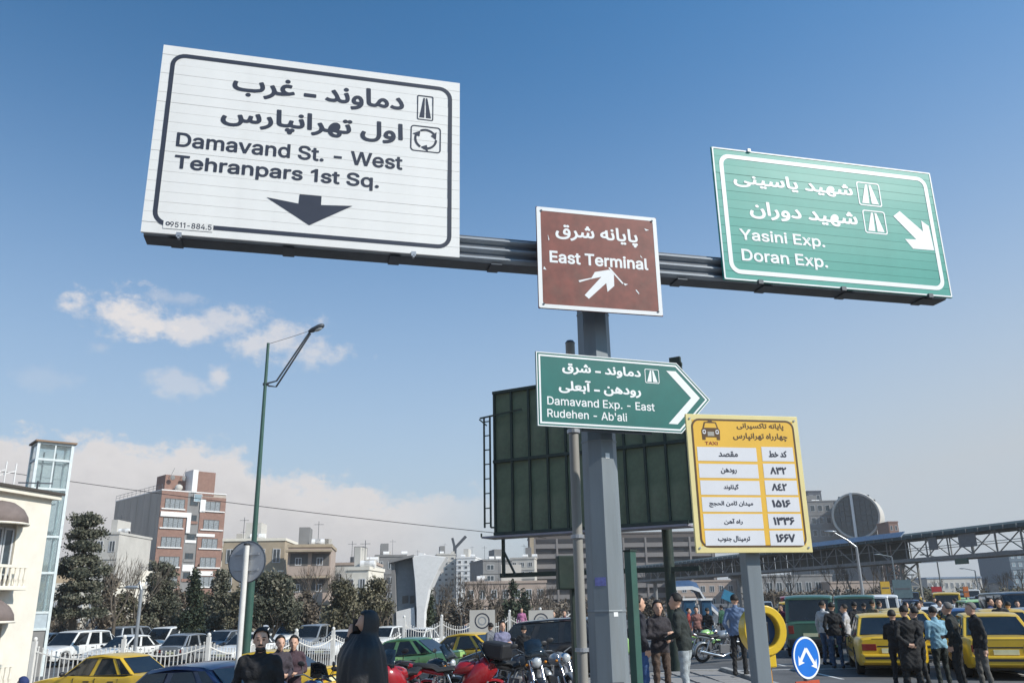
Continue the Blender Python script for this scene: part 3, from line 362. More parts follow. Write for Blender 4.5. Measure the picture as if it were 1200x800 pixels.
65188: [151, [[151,-1,141,-1,133,0,125,2,118,5,112,9,107,15,103,23,100,33,114,41,117,33,121,27,127,23,134,20,142,19,153,18,158,18,161,16,162,13,163,9,162,5,160,2,156,0],[0,-1,2,18,14,19,26,20,38,22,50,26,61,30,71,34,82,40,92,46,85,51,77,55,69,59,60,62,50,63,39,64,32,64,26,63,18,61,14,79,21,81,27,82,33,83,39,83,51,83,62,80,71,77,80,73,88,69,95,65,102,61,109,57,116,55,124,55,129,55,130,37,120,37,111,35,103,31,95,27,78,18,68,13,58,9,46,5,33,2,17,0]]],
65247: [62, [[0,-1,2,18,14,19,21,21,25,24,27,30,28,38,28,49,23,169,42,169,47,51,47,39,46,28,44,20,40,12,34,6,26,2,14,0]]],
65179: [71, [[0,-1,2,18,15,19,24,19,31,21,35,25,38,30,39,39,38,45,37,53,35,61,32,70,29,79,25,88,44,96,47,87,50,78,53,69,55,59,56,50,57,42,56,31,53,22,49,15,43,9,36,4,26,1,14,-1],[36,146,31,147,27,150,25,153,24,158,25,162,27,166,31,169,36,170,40,169,44,166,46,162,47,158,46,153,44,150,40,147],[19,120,15,121,11,124,8,127,8,132,8,136,11,140,15,143,19,144,24,143,28,140,30,136,31,132,30,127,28,124,24,121],[52,120,47,121,43,124,41,127,40,132,41,136,43,140,47,143,52,144,56,143,60,140,62,136,63,132,62,127,60,124,56,121]]],
65262: [112, [[14,-55,9,-35,23,-33,36,-30,47,-26,56,-20,64,-13,70,-3,73,9,74,23,73,38,69,50,62,58,53,60,48,60,44,57,40,52,37,46,35,40,34,32,35,29,36,25,38,23,42,21,46,20,51,19,57,18,64,18,114,18,119,18,122,16,123,13,124,9,123,5,120,2,117,0,112,-1,55,-1,45,0,35,2,27,6,21,11,17,19,15,29,16,38,18,48,22,56,27,64,32,71,39,76,47,79,55,80,65,78,74,74,82,65,88,54,92,40,93,22,91,1,84,-16,73,-31,57,-42,38,-50]]],
65183: [140, [[0,-1,2,18,14,19,26,20,38,22,50,26,61,30,71,34,82,40,92,46,85,51,77,55,69,59,60,62,50,63,39,64,32,64,26,63,18,61,14,79,21,81,27,82,33,83,39,83,51,83,62,80,71,77,80,73,88,69,95,65,102,61,109,57,116,55,124,55,129,55,130,37,120,37,111,35,103,31,95,27,78,18,68,13,58,9,46,5,33,2,17,0],[66,-44,62,-43,58,-41,55,-37,54,-32,55,-28,58,-24,62,-22,66,-21,71,-22,74,-24,77,-28,78,-32,77,-37,74,-41,71,-43]]],
1784: [137, [[23,-2,5,5,11,19,18,35,24,51,31,67,37,84,43,100,49,116,53,131,57,144,60,156,79,160,75,145,70,127,65,109,58,89,52,69,44,50,37,31,30,13],[113,-2,108,12,102,26,97,41,91,56,86,71,81,86,76,101,72,115,68,129,65,142,61,156,79,160,82,146,86,132,90,116,95,100,101,84,106,68,112,52,119,36,125,20,132,5]]],
1779: [138, [[52,1,33,-1,32,12,32,22,31,36,29,50,28,66,26,83,24,100,21,116,18,131,15,145,12,156,31,161,35,147,39,130,42,111,45,92,47,73,49,54,50,37,51,22],[57,101,50,102,44,104,40,108,37,112,35,116,34,120,33,154,39,130,41,127,43,124,46,122,49,121,54,120,58,120,62,123,65,127,68,133,70,143,72,155,89,153,87,144,86,135,85,130,86,126,89,123,93,121,99,121,104,121,108,122,110,125,112,127,113,130,113,133,113,139,111,145,107,156,123,162,127,153,129,144,131,137,131,131,130,123,127,116,122,110,116,106,108,103,99,102,90,103,83,106,78,111,75,117,80,117,77,110,71,105,64,102]]],
1778: [115, [[52,1,33,-1,32,12,32,22,31,36,29,50,28,66,26,83,24,100,21,116,18,131,15,145,12,156,31,161,35,147,39,130,42,111,45,92,47,73,49,54,50,37,51,22],[62,112,51,112,41,115,33,118,26,122,26,141,33,137,42,133,52,132,61,131,67,131,72,132,77,133,81,135,85,139,88,144,90,151,92,161,108,158,106,142,101,130,93,121,84,116,74,113]]],
1780: [117, [[51,0,33,1,33,8,32,18,31,32,30,48,28,65,25,84,23,103,20,122,16,140,12,156,31,161,35,144,39,126,42,108,45,89,47,71,48,53,50,37,51,22,51,10],[65,99,53,99,46,100,40,101,39,118,43,117,49,116,55,116,62,116,70,116,77,116,76,106,71,108,65,112,60,117,56,122,54,128,53,134,55,145,61,153,71,159,84,161,92,160,96,159,99,158,97,141,91,142,85,143,79,142,75,140,72,138,71,134,72,129,76,124,81,119,86,116,92,113,97,113,86,108,79,116,87,118,94,120,100,123,106,126,110,110,99,105,89,102,78,100]]],
1777: [66, [[52,1,33,-1,32,12,32,22,31,36,29,50,28,66,26,83,24,100,21,116,18,131,15,145,12,156,31,161,35,147,39,130,42,111,45,92,47,73,49,54,50,37,51,22]]],
1781: [129, [[45,0,37,1,30,4,24,10,19,17,16,28,15,41,17,56,20,71,25,86,32,100,39,113,47,125,55,135,62,143,74,132,67,124,60,114,53,103,46,92,41,79,36,66,33,54,32,42,33,31,36,24,40,20,46,18,52,19,55,22,56,27,56,32,56,35,71,36,71,33,71,27,73,22,76,19,81,18,84,19,88,20,91,23,94,27,95,32,96,40,95,56,91,72,85,90,75,109,69,119,63,129,55,139,46,149,62,161,75,146,86,130,95,114,102,99,107,83,111,68,113,54,114,41,113,31,110,21,106,13,100,6,92,1,82,0,76,1,71,3,66,6,63,9,61,13,61,17,66,17,65,14,63,10,61,6,57,3,51,1]]],
1782: [101, [[23,0,6,6,17,28,28,48,40,65,53,79,68,92,85,103,94,88,81,79,70,69,60,58,51,47,43,35,35,23,29,11],[57,73,49,75,42,78,35,83,29,88,23,94,19,102,16,110,15,120,17,131,21,141,27,149,36,155,47,159,60,161,66,161,71,160,77,159,82,157,79,139,74,140,69,141,64,142,60,142,51,141,44,138,40,134,37,129,35,124,35,119,36,112,39,105,44,99,50,94,57,90,65,87,72,85,78,84]]],
1783: [137, [[58,-1,63,17,67,35,73,53,79,72,86,92,93,111,100,130,107,147,114,163,132,155,126,141,119,125,113,109,106,92,100,76,94,59,89,43,84,28,80,14,77,2],[58,-1,55,12,50,27,46,43,40,60,35,76,29,93,23,110,17,126,11,142,5,156,24,164,31,147,38,129,44,111,51,93,57,75,63,57,68,40,71,24,76,2]]],
68: [201, [[88,0,38,0,38,23,86,23,109,25,127,32,141,44,152,60,158,79,160,102,158,125,152,144,142,160,128,171,110,178,88,181,37,181,37,203,90,203,104,203,118,200,130,197,141,191,160,177,173,156,178,145,182,131,184,117,185,102,184,87,182,73,178,59,173,47,167,37,159,27,150,19,140,12,129,7,116,3,102,1],[50,203,50,0,24,0,24,203]]],
97: [156, [[64,-3,50,-2,38,2,27,9,19,18,14,29,12,43,13,55,17,64,23,72,31,77,40,81,50,84,61,86,71,88,93,91,101,92,106,94,109,97,110,102,110,103,109,111,107,119,102,124,96,129,88,131,78,132,68,131,60,129,53,125,47,120,43,115,40,110,16,116,23,129,31,138,42,145,53,150,65,153,78,154,86,153,96,152,105,149,114,144,122,137,129,128,133,116,135,101,135,0,111,0,111,21,109,21,106,15,101,10,94,5,86,0,76,-2],[68,18,81,19,91,23,99,30,105,37,109,46,110,55,110,76,108,74,104,73,99,71,93,70,80,68,70,67,62,66,54,63,47,60,41,56,38,50,37,42,38,35,41,29,46,24,52,21,60,19]]],
109: [244, [[21,0,21,152,45,152,45,118,43,118,47,129,53,138,60,145,69,150,78,153,88,154,103,152,115,144,124,133,128,118,125,118,129,128,135,137,143,145,152,150,163,153,175,154,187,153,199,149,209,142,216,131,221,118,223,102,223,0,198,0,198,101,196,116,189,125,179,130,167,132,158,131,150,128,143,123,138,116,135,108,134,99,134,0,110,0,110,104,108,115,101,124,92,130,80,132,71,131,63,128,56,123,50,116,47,106,45,95,45,0]]],
118: [156, [[65,0,7,152,34,152,66,62,71,48,75,35,78,21,82,8,74,8,77,21,81,35,85,48,90,62,122,152,149,152,91,0]]],
110: [164, [[45,91,45,0,21,0,21,152,45,152,45,115,41,115,49,133,61,145,75,152,91,154,105,152,118,147,128,139,136,128,141,114,143,96,143,0,118,0,118,94,116,110,109,122,98,129,84,132,74,130,64,127,57,121,51,113,47,103]]],
100: [170, [[78,-3,60,-1,45,6,32,18,22,34,16,53,14,76,16,98,22,117,32,133,45,144,60,151,78,154,91,153,101,149,109,144,115,138,119,133,122,128,124,128,124,203,149,203,149,0,125,0,125,23,123,23,119,18,115,12,109,7,101,2,91,-2],[82,19,95,21,105,26,114,35,120,46,123,60,125,76,123,92,120,105,114,116,105,125,95,130,82,132,69,130,58,125,49,116,43,104,40,91,39,76,40,60,43,47,50,35,58,26,69,21]]],
32: [75, []],
83: [179, [[89,-4,69,-2,51,4,36,12,26,24,18,38,15,55,42,55,44,44,49,35,57,28,67,23,78,21,89,20,103,21,114,24,124,29,132,37,137,46,138,56,137,65,133,72,126,77,118,82,109,86,98,89,73,96,51,104,34,116,24,130,21,149,23,165,30,179,41,191,55,199,72,204,91,206,110,204,126,199,140,191,151,179,158,166,160,151,135,151,131,165,121,175,107,181,90,183,78,182,67,179,58,174,51,167,47,159,46,150,48,141,52,133,59,128,68,123,77,120,85,117,106,112,115,109,125,105,134,101,143,95,151,88,158,79,162,68,163,55,161,40,155,25,144,13,129,4,111,-2]]],
116: [91, [[82,152,82,131,3,131,3,152],[26,188,50,188,50,39,51,30,54,25,60,21,68,20,74,20,81,21,85,1,81,0,77,-1,72,-2,67,-2,50,1,37,9,29,21,26,37]]],
46: [75, [[38,-2,31,0,25,4,21,9,20,16,21,23,25,29,31,33,38,35,45,33,51,29,55,23,56,16,55,9,51,4,45,0]]],
45: [181, [[135,98,135,75,46,75,46,98]]],
87: [274, [[62,0,7,203,33,203,65,78,68,68,70,58,75,37,77,27,79,16,76,16,78,27,80,37,82,48,85,58,90,78,122,203,152,203,185,78,187,68,190,58,194,37,197,27,199,16,195,16,197,27,200,37,202,48,204,58,209,78,241,203,268,203,212,0,182,0,147,129,144,142,141,157,137,172,134,190,140,190,137,173,134,158,131,144,127,129,92,0]]],
101: [162, [[85,-3,64,-1,47,7,33,18,22,34,16,53,14,75,16,97,22,116,32,132,46,144,63,151,82,154,94,153,106,150,118,144,128,136,136,126,143,113,147,97,148,78,148,68,30,68,30,88,135,88,124,81,123,95,119,107,113,118,105,126,95,130,82,132,69,130,59,125,50,118,44,108,40,97,38,84,38,71,40,55,44,42,51,32,60,25,72,20,85,18,94,19,101,21,108,24,114,29,119,35,122,42,146,36,141,25,134,16,125,8,113,2,100,-2]]],
115: [146, [[73,-3,58,-2,45,1,34,7,25,15,18,25,14,38,38,43,42,32,50,24,60,20,73,18,87,20,98,25,105,32,107,41,106,48,102,54,95,59,85,62,60,68,42,74,29,83,21,95,19,110,21,122,26,133,35,141,46,148,60,152,75,154,89,153,102,149,112,143,120,136,126,126,130,116,107,111,103,119,97,126,88,131,75,133,62,131,52,127,46,120,43,111,45,103,50,97,57,93,69,89,92,84,110,77,122,69,130,57,132,43,131,30,125,19,116,10,104,3,89,-2]]],
84: [179, [[13,181,13,203,167,203,167,181,103,181,103,0,77,0,77,181]]],
104: [164, [[45,91,45,0,21,0,21,203,45,203,45,115,41,115,49,133,61,145,75,152,91,154,105,152,118,147,128,139,136,128,141,114,143,96,143,0,118,0,118,94,116,110,109,122,98,129,84,132,74,130,64,127,57,121,51,113,47,103]]],
114: [104, [[21,0,21,152,45,152,45,128,46,128,52,139,61,147,72,152,85,154,92,154,97,153,97,129,92,130,88,130,83,130,73,129,64,126,56,121,50,113,47,105,45,95,45,0]]],
112: [170, [[21,-57,21,152,45,152,45,128,47,128,51,133,55,138,61,144,69,149,79,153,92,154,110,151,125,144,138,133,148,117,154,98,156,76,154,53,148,34,138,18,125,6,110,-1,92,-3,79,-2,69,2,61,7,55,12,51,18,47,23,45,23,45,-57],[88,19,101,21,112,26,120,35,126,47,130,60,131,76,130,91,126,104,120,116,112,125,101,130,88,132,75,130,64,125,56,116,50,105,46,92,45,76,46,60,50,46,56,35,65,26,75,21]]],
49: [181, [[31,0,31,22,156,22,156,0],[110,203,110,0,85,0,85,179,84,179,34,143,34,171,79,203]]],
113: [170, [[149,-57,124,-57,124,23,122,23,119,18,115,12,109,7,101,2,91,-2,78,-3,60,-1,45,6,32,18,22,34,16,53,14,76,16,98,22,117,32,133,45,144,60,151,78,154,91,153,101,149,109,144,115,138,119,133,123,128,125,128,125,152,149,152],[82,19,95,21,105,26,114,35,120,46,123,60,125,76,123,92,120,105,114,116,105,125,95,130,82,132,69,130,58,125,49,116,43,104,40,91,39,76,40,60,43,47,50,35,58,26,69,21]]],
89: [189, [[81,0,81,83,7,203,36,203,77,138,83,127,89,117,94,106,100,92,89,92,95,106,100,117,106,127,112,138,152,203,182,203,107,83,107,0]]],
105: [67, [[21,0,21,152,45,152,45,0],[33,177,27,178,22,182,18,187,17,193,18,200,22,205,27,208,33,209,40,208,46,205,49,200,51,193,49,187,46,182,40,178]]],
69: [167, [[24,0,24,203,149,203,149,181,50,181,50,114,142,114,142,91,50,91,50,23,150,23,150,0]]],
120: [151, [[8,0,69,87,68,68,11,152,40,152,59,122,66,111,72,101,77,92,83,82,70,82,76,92,81,101,87,111,93,122,113,152,141,152,83,67,83,86,143,0,115,0,92,34,86,45,80,54,75,64,69,73,82,73,76,64,71,54,66,45,59,34,37,0]]],
111: [166, [[83,-3,64,-1,47,7,33,18,22,34,16,53,14,75,16,97,22,116,33,132,47,144,64,151,83,154,102,151,119,144,133,132,144,116,150,97,152,75,150,53,144,34,133,18,119,7,102,-1],[83,19,97,21,108,26,117,35,123,47,126,60,128,75,126,90,123,103,117,115,108,124,97,130,83,132,69,130,58,124,49,115,43,103,40,90,39,75,40,60,43,47,49,35,58,26,69,21]]],
108: [76, [[56,-1,40,1,30,8,23,19,21,34,21,203,45,203,45,39,46,31,48,25,52,22,58,21,64,21,68,22,72,1,65,0,60,-1]]],
82: [180, [[24,0,24,203,94,203,116,201,133,195,147,186,156,173,162,158,164,141,162,124,156,109,147,96,133,87,116,81,94,79,39,79,39,102,93,102,108,103,119,107,128,112,133,120,137,130,138,141,137,152,133,162,128,170,119,176,108,180,93,181,50,181,50,0],[141,0,92,92,121,92,171,0]]],
117: [164, [[73,-2,59,0,46,4,36,12,28,23,23,38,21,56,21,152,45,152,45,58,48,42,55,30,66,23,80,20,90,21,100,25,107,31,113,39,117,49,118,61,118,152,143,152,143,0,119,0,119,37,123,37,114,19,103,7,89,0]]],
65: [192, [[7,0,81,203,110,203,185,0,158,0,115,121,111,134,106,149,100,168,93,191,98,191,91,168,85,148,80,133,76,121,34,0],[44,57,44,79,148,79,148,57]]],
98: [170, [[92,-3,79,-2,69,2,61,7,55,12,51,18,47,23,45,23,45,0,21,0,21,203,45,203,45,128,47,128,51,133,55,138,61,144,69,149,79,153,92,154,110,151,125,144,138,133,148,117,154,98,156,76,154,53,148,34,138,18,125,6,110,-1],[88,19,101,21,112,26,120,35,126,47,130,60,131,76,130,91,126,104,120,116,112,125,101,130,88,132,75,130,64,125,56,116,50,105,46,92,45,76,46,60,50,46,56,35,65,26,75,21]]],
39: [82, [[31,127,28,203,54,203,51,127]]],
88: [190, [[7,0,87,114,87,95,12,203,42,203,71,160,77,152,82,144,86,138,89,132,93,125,97,117,93,117,101,131,105,138,109,144,119,160,149,203,178,203,104,96,104,115,182,0,153,0,117,52,107,66,103,72,100,78,96,85,92,92,98,92,94,85,90,79,86,72,82,66,73,52,37,0]]],
73: [120, [[12,0,12,23,47,23,47,181,12,181,12,203,108,203,108,181,73,181,73,23,108,23,108,0]]],
57: [181, [[90,206,108,204,124,198,137,187,147,174,153,157,156,139,154,124,149,108,140,90,126,67,80,0,52,0,121,99,123,99,120,93,115,88,109,84,103,81,95,79,87,78,70,80,55,86,42,95,33,108,27,123,25,141,28,159,34,175,44,188,57,198,73,204],[90,184,79,183,70,178,61,172,55,163,51,152,50,141,51,129,55,118,61,109,70,103,79,99,90,97,102,99,111,103,120,109,126,118,130,128,131,140,130,152,126,163,120,172,112,178,102,183]]],
53: [181, [[88,-3,71,-1,56,4,43,13,33,24,27,37,24,52,49,52,51,43,55,36,61,29,69,24,78,21,88,20,100,21,110,26,119,33,126,42,130,53,131,65,130,77,125,88,119,98,110,105,99,109,87,111,77,110,67,107,58,103,51,98,27,101,38,203,147,203,147,181,60,181,54,121,54,121,62,126,71,130,81,133,92,133,105,132,118,128,129,122,138,114,146,104,152,92,155,79,156,65,154,47,148,30,137,17,123,6,107,-1]]],
56: [181, [[91,-3,71,-1,54,5,40,13,30,25,23,38,21,54,22,67,26,78,32,88,40,96,50,102,61,106,61,107,48,113,37,123,30,137,28,152,30,167,36,180,46,191,58,199,73,204,91,206,107,204,122,199,135,191,145,180,151,167,153,152,150,137,144,123,133,113,120,107,120,106,131,102,140,96,149,88,155,78,159,67,160,54,158,38,151,25,141,13,127,5,110,-1],[91,20,103,21,114,24,123,29,129,37,133,45,135,55,133,66,129,75,122,83,113,89,102,93,91,94,78,93,68,89,59,83,52,75,48,66,46,55,48,45,52,37,58,29,67,24,78,21],[91,116,101,117,110,120,117,125,123,132,126,141,128,150,127,160,123,168,117,175,110,180,101,183,91,184,80,183,71,180,63,175,58,168,54,160,53,150,54,141,58,132,64,125,71,120,80,117]]],
52: [181, [[16,42,16,63,99,203,124,203,43,66,43,65,165,65,165,42],[113,0,113,48,113,58,113,127,137,127,137,0]]],
}
FAL = {
"دماوند - غرب": [65167,65198,65231,10032,10045,10032,65194,65255,65261,65166,65251,65193],
"اول تهرانپارس": [65201,65197,65166,64345,65255,65165,65198,65260,65175,10032,65245,65261,65165],
"شهید یاسینی": [64509,65256,64511,65203,65166,64510,10032,65194,64511,65260,65207],
"شهید دوران": [65253,65165,65197,65261,65193,10032,65194,64511,65260,65207],
"پایانه شرق": [65237,65198,65207,10032,65258,65255,65166,64510,65166,64344],
"دماوند - شرق": [65237,65198,65207,10032,10045,10032,65194,65255,65261,65166,65251,65193],
"رودهن - آبعلی": [64509,65248,65228,65169,65153,10032,10045,10032,65254,65259,65193,65261,65197],
"پایانه تاکسیرانی": [64509,65255,65165,65198,64511,65204,64400,65166,65175,10032,65258,65255,65166,64510,65166,64344],
"چهارراه تهرانپارس": [65201,65197,65166,64345,65255,65165,65198,65260,65175,10032,65257,65165,65197,65197,65166,65260,64380],
"مقصد": [65194,65212,65240,65251],
"کد خط": [65218,65191,10032,65194,64400],
"رودهن": [65254,65259,65193,65261,65197],
"گیلاوند": [65194,65255,65261,65166,65248,64511,64404],
"میدان ثامن الحجج": [65182,65184,65188,65247,65165,10032,65254,65251,65166,65179,10032,65253,65165,65194,64511,65251],
"راه آهن": [65254,65259,65153,10032,65257,65165,65197],
"ترمینال جنوب": [65167,65262,65256,65183,10032,65245,65166,65256,64511,65251,65198,65175],
"۸۳۲": [1784,1779,1778],
"۸۴۲": [1784,1636,1778],
"۱۵۱۶": [1777,1781,1777,1782],
"۱۳۳۶": [1777,1779,1779,1782],
"۱۶۶۷": [1777,1782,1782,1783],
}
GLY[10045] = [96, [[9, 18, 9, 40, 87, 40, 87, 18]]]
GLY[73] = [76, [[26, 0, 50, 0, 50, 203, 26, 203]]]
GLY[49] = [130, [[68, 0, 93, 0, 93, 203, 72, 203, 22, 166, 22, 141, 68, 166]]]
def area(p): return .5*sum(p[i][0]*p[(i+1) % len(p)][1]-p[(i+1) % len(p)][0]*p[i][1] for i in range(len(p)))
def fill(contours, bold=0.):
    """triangulate overlapping contours with non-zero winding; bold > 0 strokes every outline too"""
    vs, fs, sg = [], [], []
    for pts, sgn in contours:
        a = area(pts)
        q = pts if a > 0 else pts[::-1]
        o = len(vs); vs += [Vector(p) for p in q]; fs.append(list(range(o, o+len(q)))); sg.append(sgn)
        if bold:
            n = len(q)
            for i in range(n):
                p0, p1 = Vector(q[i]), Vector(q[(i+1) % n]); d = p1-p0
                if d.length < 1e-6: continue
                d.normalize(); nn = Vector((-d.y, d.x))*bold; e = d*bold*.5
                o = len(vs); vs += [p0-e-nn, p1+e-nn, p1+e+nn, p0-e+nn]; fs.append([o, o+1, o+2, o+3]); sg.append(1)
    ov, oe, of, _, _, oof = delaunay_2d_cdt(vs, [], fs, 0, 1e-5)
    return [tuple(v) for v in ov], [tuple(f) for f, src in zip(of, oof) if sum(sg[i] for i in src) > 0]
def text_contours(s):
    seq = FAL[s] if s in FAL else [ord(c) for c in s]; x = 0; out = []
    for k in seq:
        w, g = GLY[k]
        polys = [[(x+p[2*i], p[2*i+1]) for i in range(len(p)//2)] for p in g]
        if polys:
            s0 = 1 if area(max(polys, key=lambda q: abs(area(q)))) > 0 else -1
            out += [(q, (1 if area(q) > 0 else -1)*s0) for q in polys]
        x += w
    return out
class Plane:
    """a vertical sign face: local x along the face, local z up, front towards -y"""
    def __init__(s, P, yaw): s.P = Vector(P); s.yaw = yaw; s.u = Vector((cos(yaw), sin(yaw), 0)); s.n = Vector((sin(yaw), -cos(yaw), 0))
    def at(s, px, py):
        d = ray(px, py); t = (s.P-EYE).dot(s.n)/d.dot(s.n); q = EYE+d*t-s.P; return (q.dot(s.u), q.z)
def flat(name, parent, vs, fs, y, m_, **kw):
    me = bpy.data.meshes.new(name); me.from_pydata([(a, y, b) for a, b in vs], [], fs); me.materials.append(m_)
    bm = bmesh.new(); bm.from_mesh(me); bm.normal_update()
    for f in bm.faces:
        if f.normal.y > 0: f.normal_flip()
    bm.to_mesh(me); bm.free()
    o = bpy.data.objects.new(name, me); COL.objects.link(o); o.parent = parent
    for k, v in kw.items(): o[k] = v
    return o
def lettering(parent, s, box, y, m_, bold=.0, name='lettering', **kw):
    """box = (u0, v0, u1, v1) that the ink of the line fills"""
    c = text_contours(s); xs = [p[0] for q, _ in c for p in q]; ys = [p[1] for q, _ in c for p in q]
    x0, x1, y0, y1 = min(xs)-bold, max(xs)+bold, min(ys)-bold, max(ys)+bold
    vs, fs = fill(c, bold)
    u0, v0, u1, v1 = box; ax, ay = (u1-u0)/(x1-x0), (v1-v0)/(y1-y0)
    return flat(name, parent, [(u0+(a-x0)*ax, v0+(b-y0)*ay) for a, b in vs], fs, y, m_, **kw)
def rrect(u0, v0, u1, v1, r, n=6):
    out = []
    for cx, cy, a in ((u1-r, v1-r, 0), (u0+r, v1-r, 90), (u0+r, v0+r, 180), (u1-r, v0+r, 270)):
        out += [(cx+r*cos(R(a+90*i/n)), cy+r*sin(R(a+90*i/n))) for i in range(n+1)]
    return out
def ring(name, parent, outer, inner, y, m_, **kw):
    n = len(outer); return flat(name, parent, list(outer)+list(inner), [(i, (i+1) % n, (i+1) % n+n, i+n) for i in range(n)], y, m_, **kw)
def poly(name, parent, pts, y, m_, **kw):
    vs, fs = fill([(pts, 1)]); return flat(name, parent, vs, fs, y, m_, **kw)
def rect(name, parent, u0, v0, u1, v1, y, m_, **kw): return flat(name, parent, [(u0, v0), (u1, v0), (u1, v1), (u0, v1)], [(0, 1, 2, 3)], y, m_, **kw)
def road_icon(parent, pl, quad, y, m_, th, **kw):
    q = [pl.at(*p) for p in quad]; u0 = (q[0][0]+q[3][0])/2; u1 = (q[1][0]+q[2][0])/2; v1 = (q[0][1]+q[1][1])/2; v0 = (q[2][1]+q[3][1])/2
    r = (u1-u0)*.1
    ring('icon_frame', parent, rrect(u0, v0, u1, v1, r), rrect(u0+th, v0+th, u1-th, v1-th, max(r-th*.5, .002)), y, m_)
    w, h = u1-u0, v1-v0; cx = (u0+u1)/2
    L = [(cx-.36*w, v0+.1*h), (cx-.05*w, v0+.1*h), (cx-.03*w, v0+.9*h), (cx-.12*w, v0+.9*h)]
    for sg_ in (1, -1):
        poly('icon_road', parent, [(cx+(a-cx)*sg_, b) for a, b in L], y, m_)
# ================================================================== GROUND
def sst(a, b, x):
    t = max(0, min(1, (x-a)/(b-a))); return t*t*(3-2*t)
def gz(x, y):
    """lay of the land: the street falls to the left, the avenue on the right climbs gently"""
    yy = min(y, 40); g = .055*x-.018*yy+.12
    g = -.78+ (g+.78 if g > -.78 else 0)
    if g > 0: g = 0
    rise = .011*max(0, min(y, 160)-42)*sst(6, 22, x-.05*y)
    return g+rise
KX = 5.55
def on_walk(x, y): return -3.4 < x < KX and 5 < y < 24.05
def road_z(x, y): return gz(x, y)-.12
def stand(x, y): return gz(x, y) if on_walk(x, y) else road_z(x, y)
xs = sorted(set([-900, -500, -300, -200, -140, -100, -80, -60, -50]+list(np.arange(-40, 41, 1.5))+[45, 50, 55, 60, 70, 80, 100, 140, 200, 300, 500, 900]))
ys = sorted(set([-300, -100, -40, -20]+list(np.arange(-8, 64, 1.5))+[68, 72, 78, 84, 92, 100, 115, 130, 145, 160, 175, 200, 260, 400, 800, 1800]))
g = mb(); nx = len(xs)
g.add([(x, y, road_z(x, y)) for y in ys for x in xs], [(j*nx+i, j*nx+i+1, (j+1)*nx+i+1, (j+1)*nx+i) for j in range(len(ys)-1) for i in range(nx-1)])
ground = g.build('road', asphalt, smooth=60, kind='structure')
# sidewalk: base, kerb stones and the paving slabs that can be told apart
sw = bpy.data.objects.new('pavement', None); COL.objects.link(sw); sw['kind'] = 'structure'
g = mb(); n = 12; gx = [-3.4+i*(KX+3.4-.3)/n for i in range(n+1)]; gy = [5+i*(18.85)/n for i in range(n+1)]
vs = [(x, y, gz(x, y)-.035) for y in gy for x in gx]; k = n+1
g.add(vs, [(j*k+i, j*k+i+1, (j+1)*k+i+1, (j+1)*k+i) for j in range(n) for i in range(n)])
g.build('bedding', paving, sw)
slab = MB().box((0, 0, -.03), (.485, .485, .06)).mesh('paving_slab', paving)
for i in range(-7, 11):
    for j in range(15):
        x = .25+i*.5; y = 16.45+j*.5
        if x > KX-.5 or y > 23.7: continue
        inst('paving_slab', slab, sw, (x, y, gz(x, y)+random.uniform(-.004, .004)), (random.uniform(-.006, .006), random.uniform(-.006, .006), 0))
ks = MB().box((0, 0, -.06), (.16, .98, .17)).mesh('kerb_stone', kerbm)
for j in range(19): inst('kerb_stone', ks, sw, (KX-.1, 5.5+j, gz(KX, 5)+.003))
ksx = MB().box((0, 0, -.06), (.98, .16, .17)).mesh('kerb_stone', kerbm)
for j in range(9): inst('kerb_stone', ksx, sw, (KX-.7-j, 23.95, gz(KX-.7-j, 24)+.003))
# painted markings
g = mb()
for x0, x1, y0 in ((5.9, 22, 24.7), (7.4, 7.55, 0)):
    if y0: g.add([(x0, y0-.07, road_z(x0, y0)+.004), (x1, y0-.07, road_z(x1, y0)+.004), (x1, y0+.07, road_z(x1, y0)+.004), (x0, y0+.07, road_z(x0, y0)+.004)], [(0, 1, 2, 3)])
g.build('road_marking', white_line, kind='structure')
g = mb()
for x in (7.7, 12.2, 16.5, 21):
    for y in np.arange(17, 60, 4.5):
        if y+1.9 > 24.5 and y < 25: continue
        g.add([(x-.05, y, gz(x, y)-.116), (x+.05, y, gz(x, y)-.116), (x+.05, y+1.8, gz(x, y+1.8)-.116), (x-.05, y+1.8, gz(x, y+1.8)-.116)], [(0, 1, 2, 3)])
g.build('lane_line', white_line, kind='structure')

# ================================================================== GANTRY AND SIGNS
YG = .24963
GP = Plane((.985, 8.851, 5.321), YG)             # plane of the big signs
def on_plane(pl, px, py): return pl.at(px, py)
pole_c = W(708, 650, 9.17); pole_c.z = 0
gan = thing('sign_gantry', 'tall grey octagonal steel mast with a long ribbed arm carrying the overhead road signs', 'sign gantry', (pole_c.x, pole_c.y, 0), YG)
def oct_ring(r, z, rot=0): return [Vector((r*cos(R(22.5+45*i)+rot), r*sin(R(22.5+45*i)+rot), z)) for i in range(8)]
ARM_Z0 = 1.7+3.59; ARM_Z1 = GP.P.z+GP.at(625, 277)[1]
g = mb(); g.loft([oct_ring(.205, 0, R(9)), oct_ring(.178, ARM_Z0+.1, R(9))]); g.build('mast', steel, gan)
g = mb(); g.box((0, 0, .02), (.62, .62, .04)); g.build('base_plate', steel_dk, gan)
for z_ in (1.62, 3.38, 4.85):
    rz_ = .205-.027*z_/5.4; g = mb(); g.loft([oct_ring(rz_+.004, z_-.012, R(9)), oct_ring(rz_+.007, z_, R(9)), oct_ring(rz_+.004, z_+.012, R(9))]); g.build('weld_band', steel, gan)
g = mb(); g.bx(-.07, .07, -.207, -.19, .55, .95); g.build('access_door', steel_dk, gan)
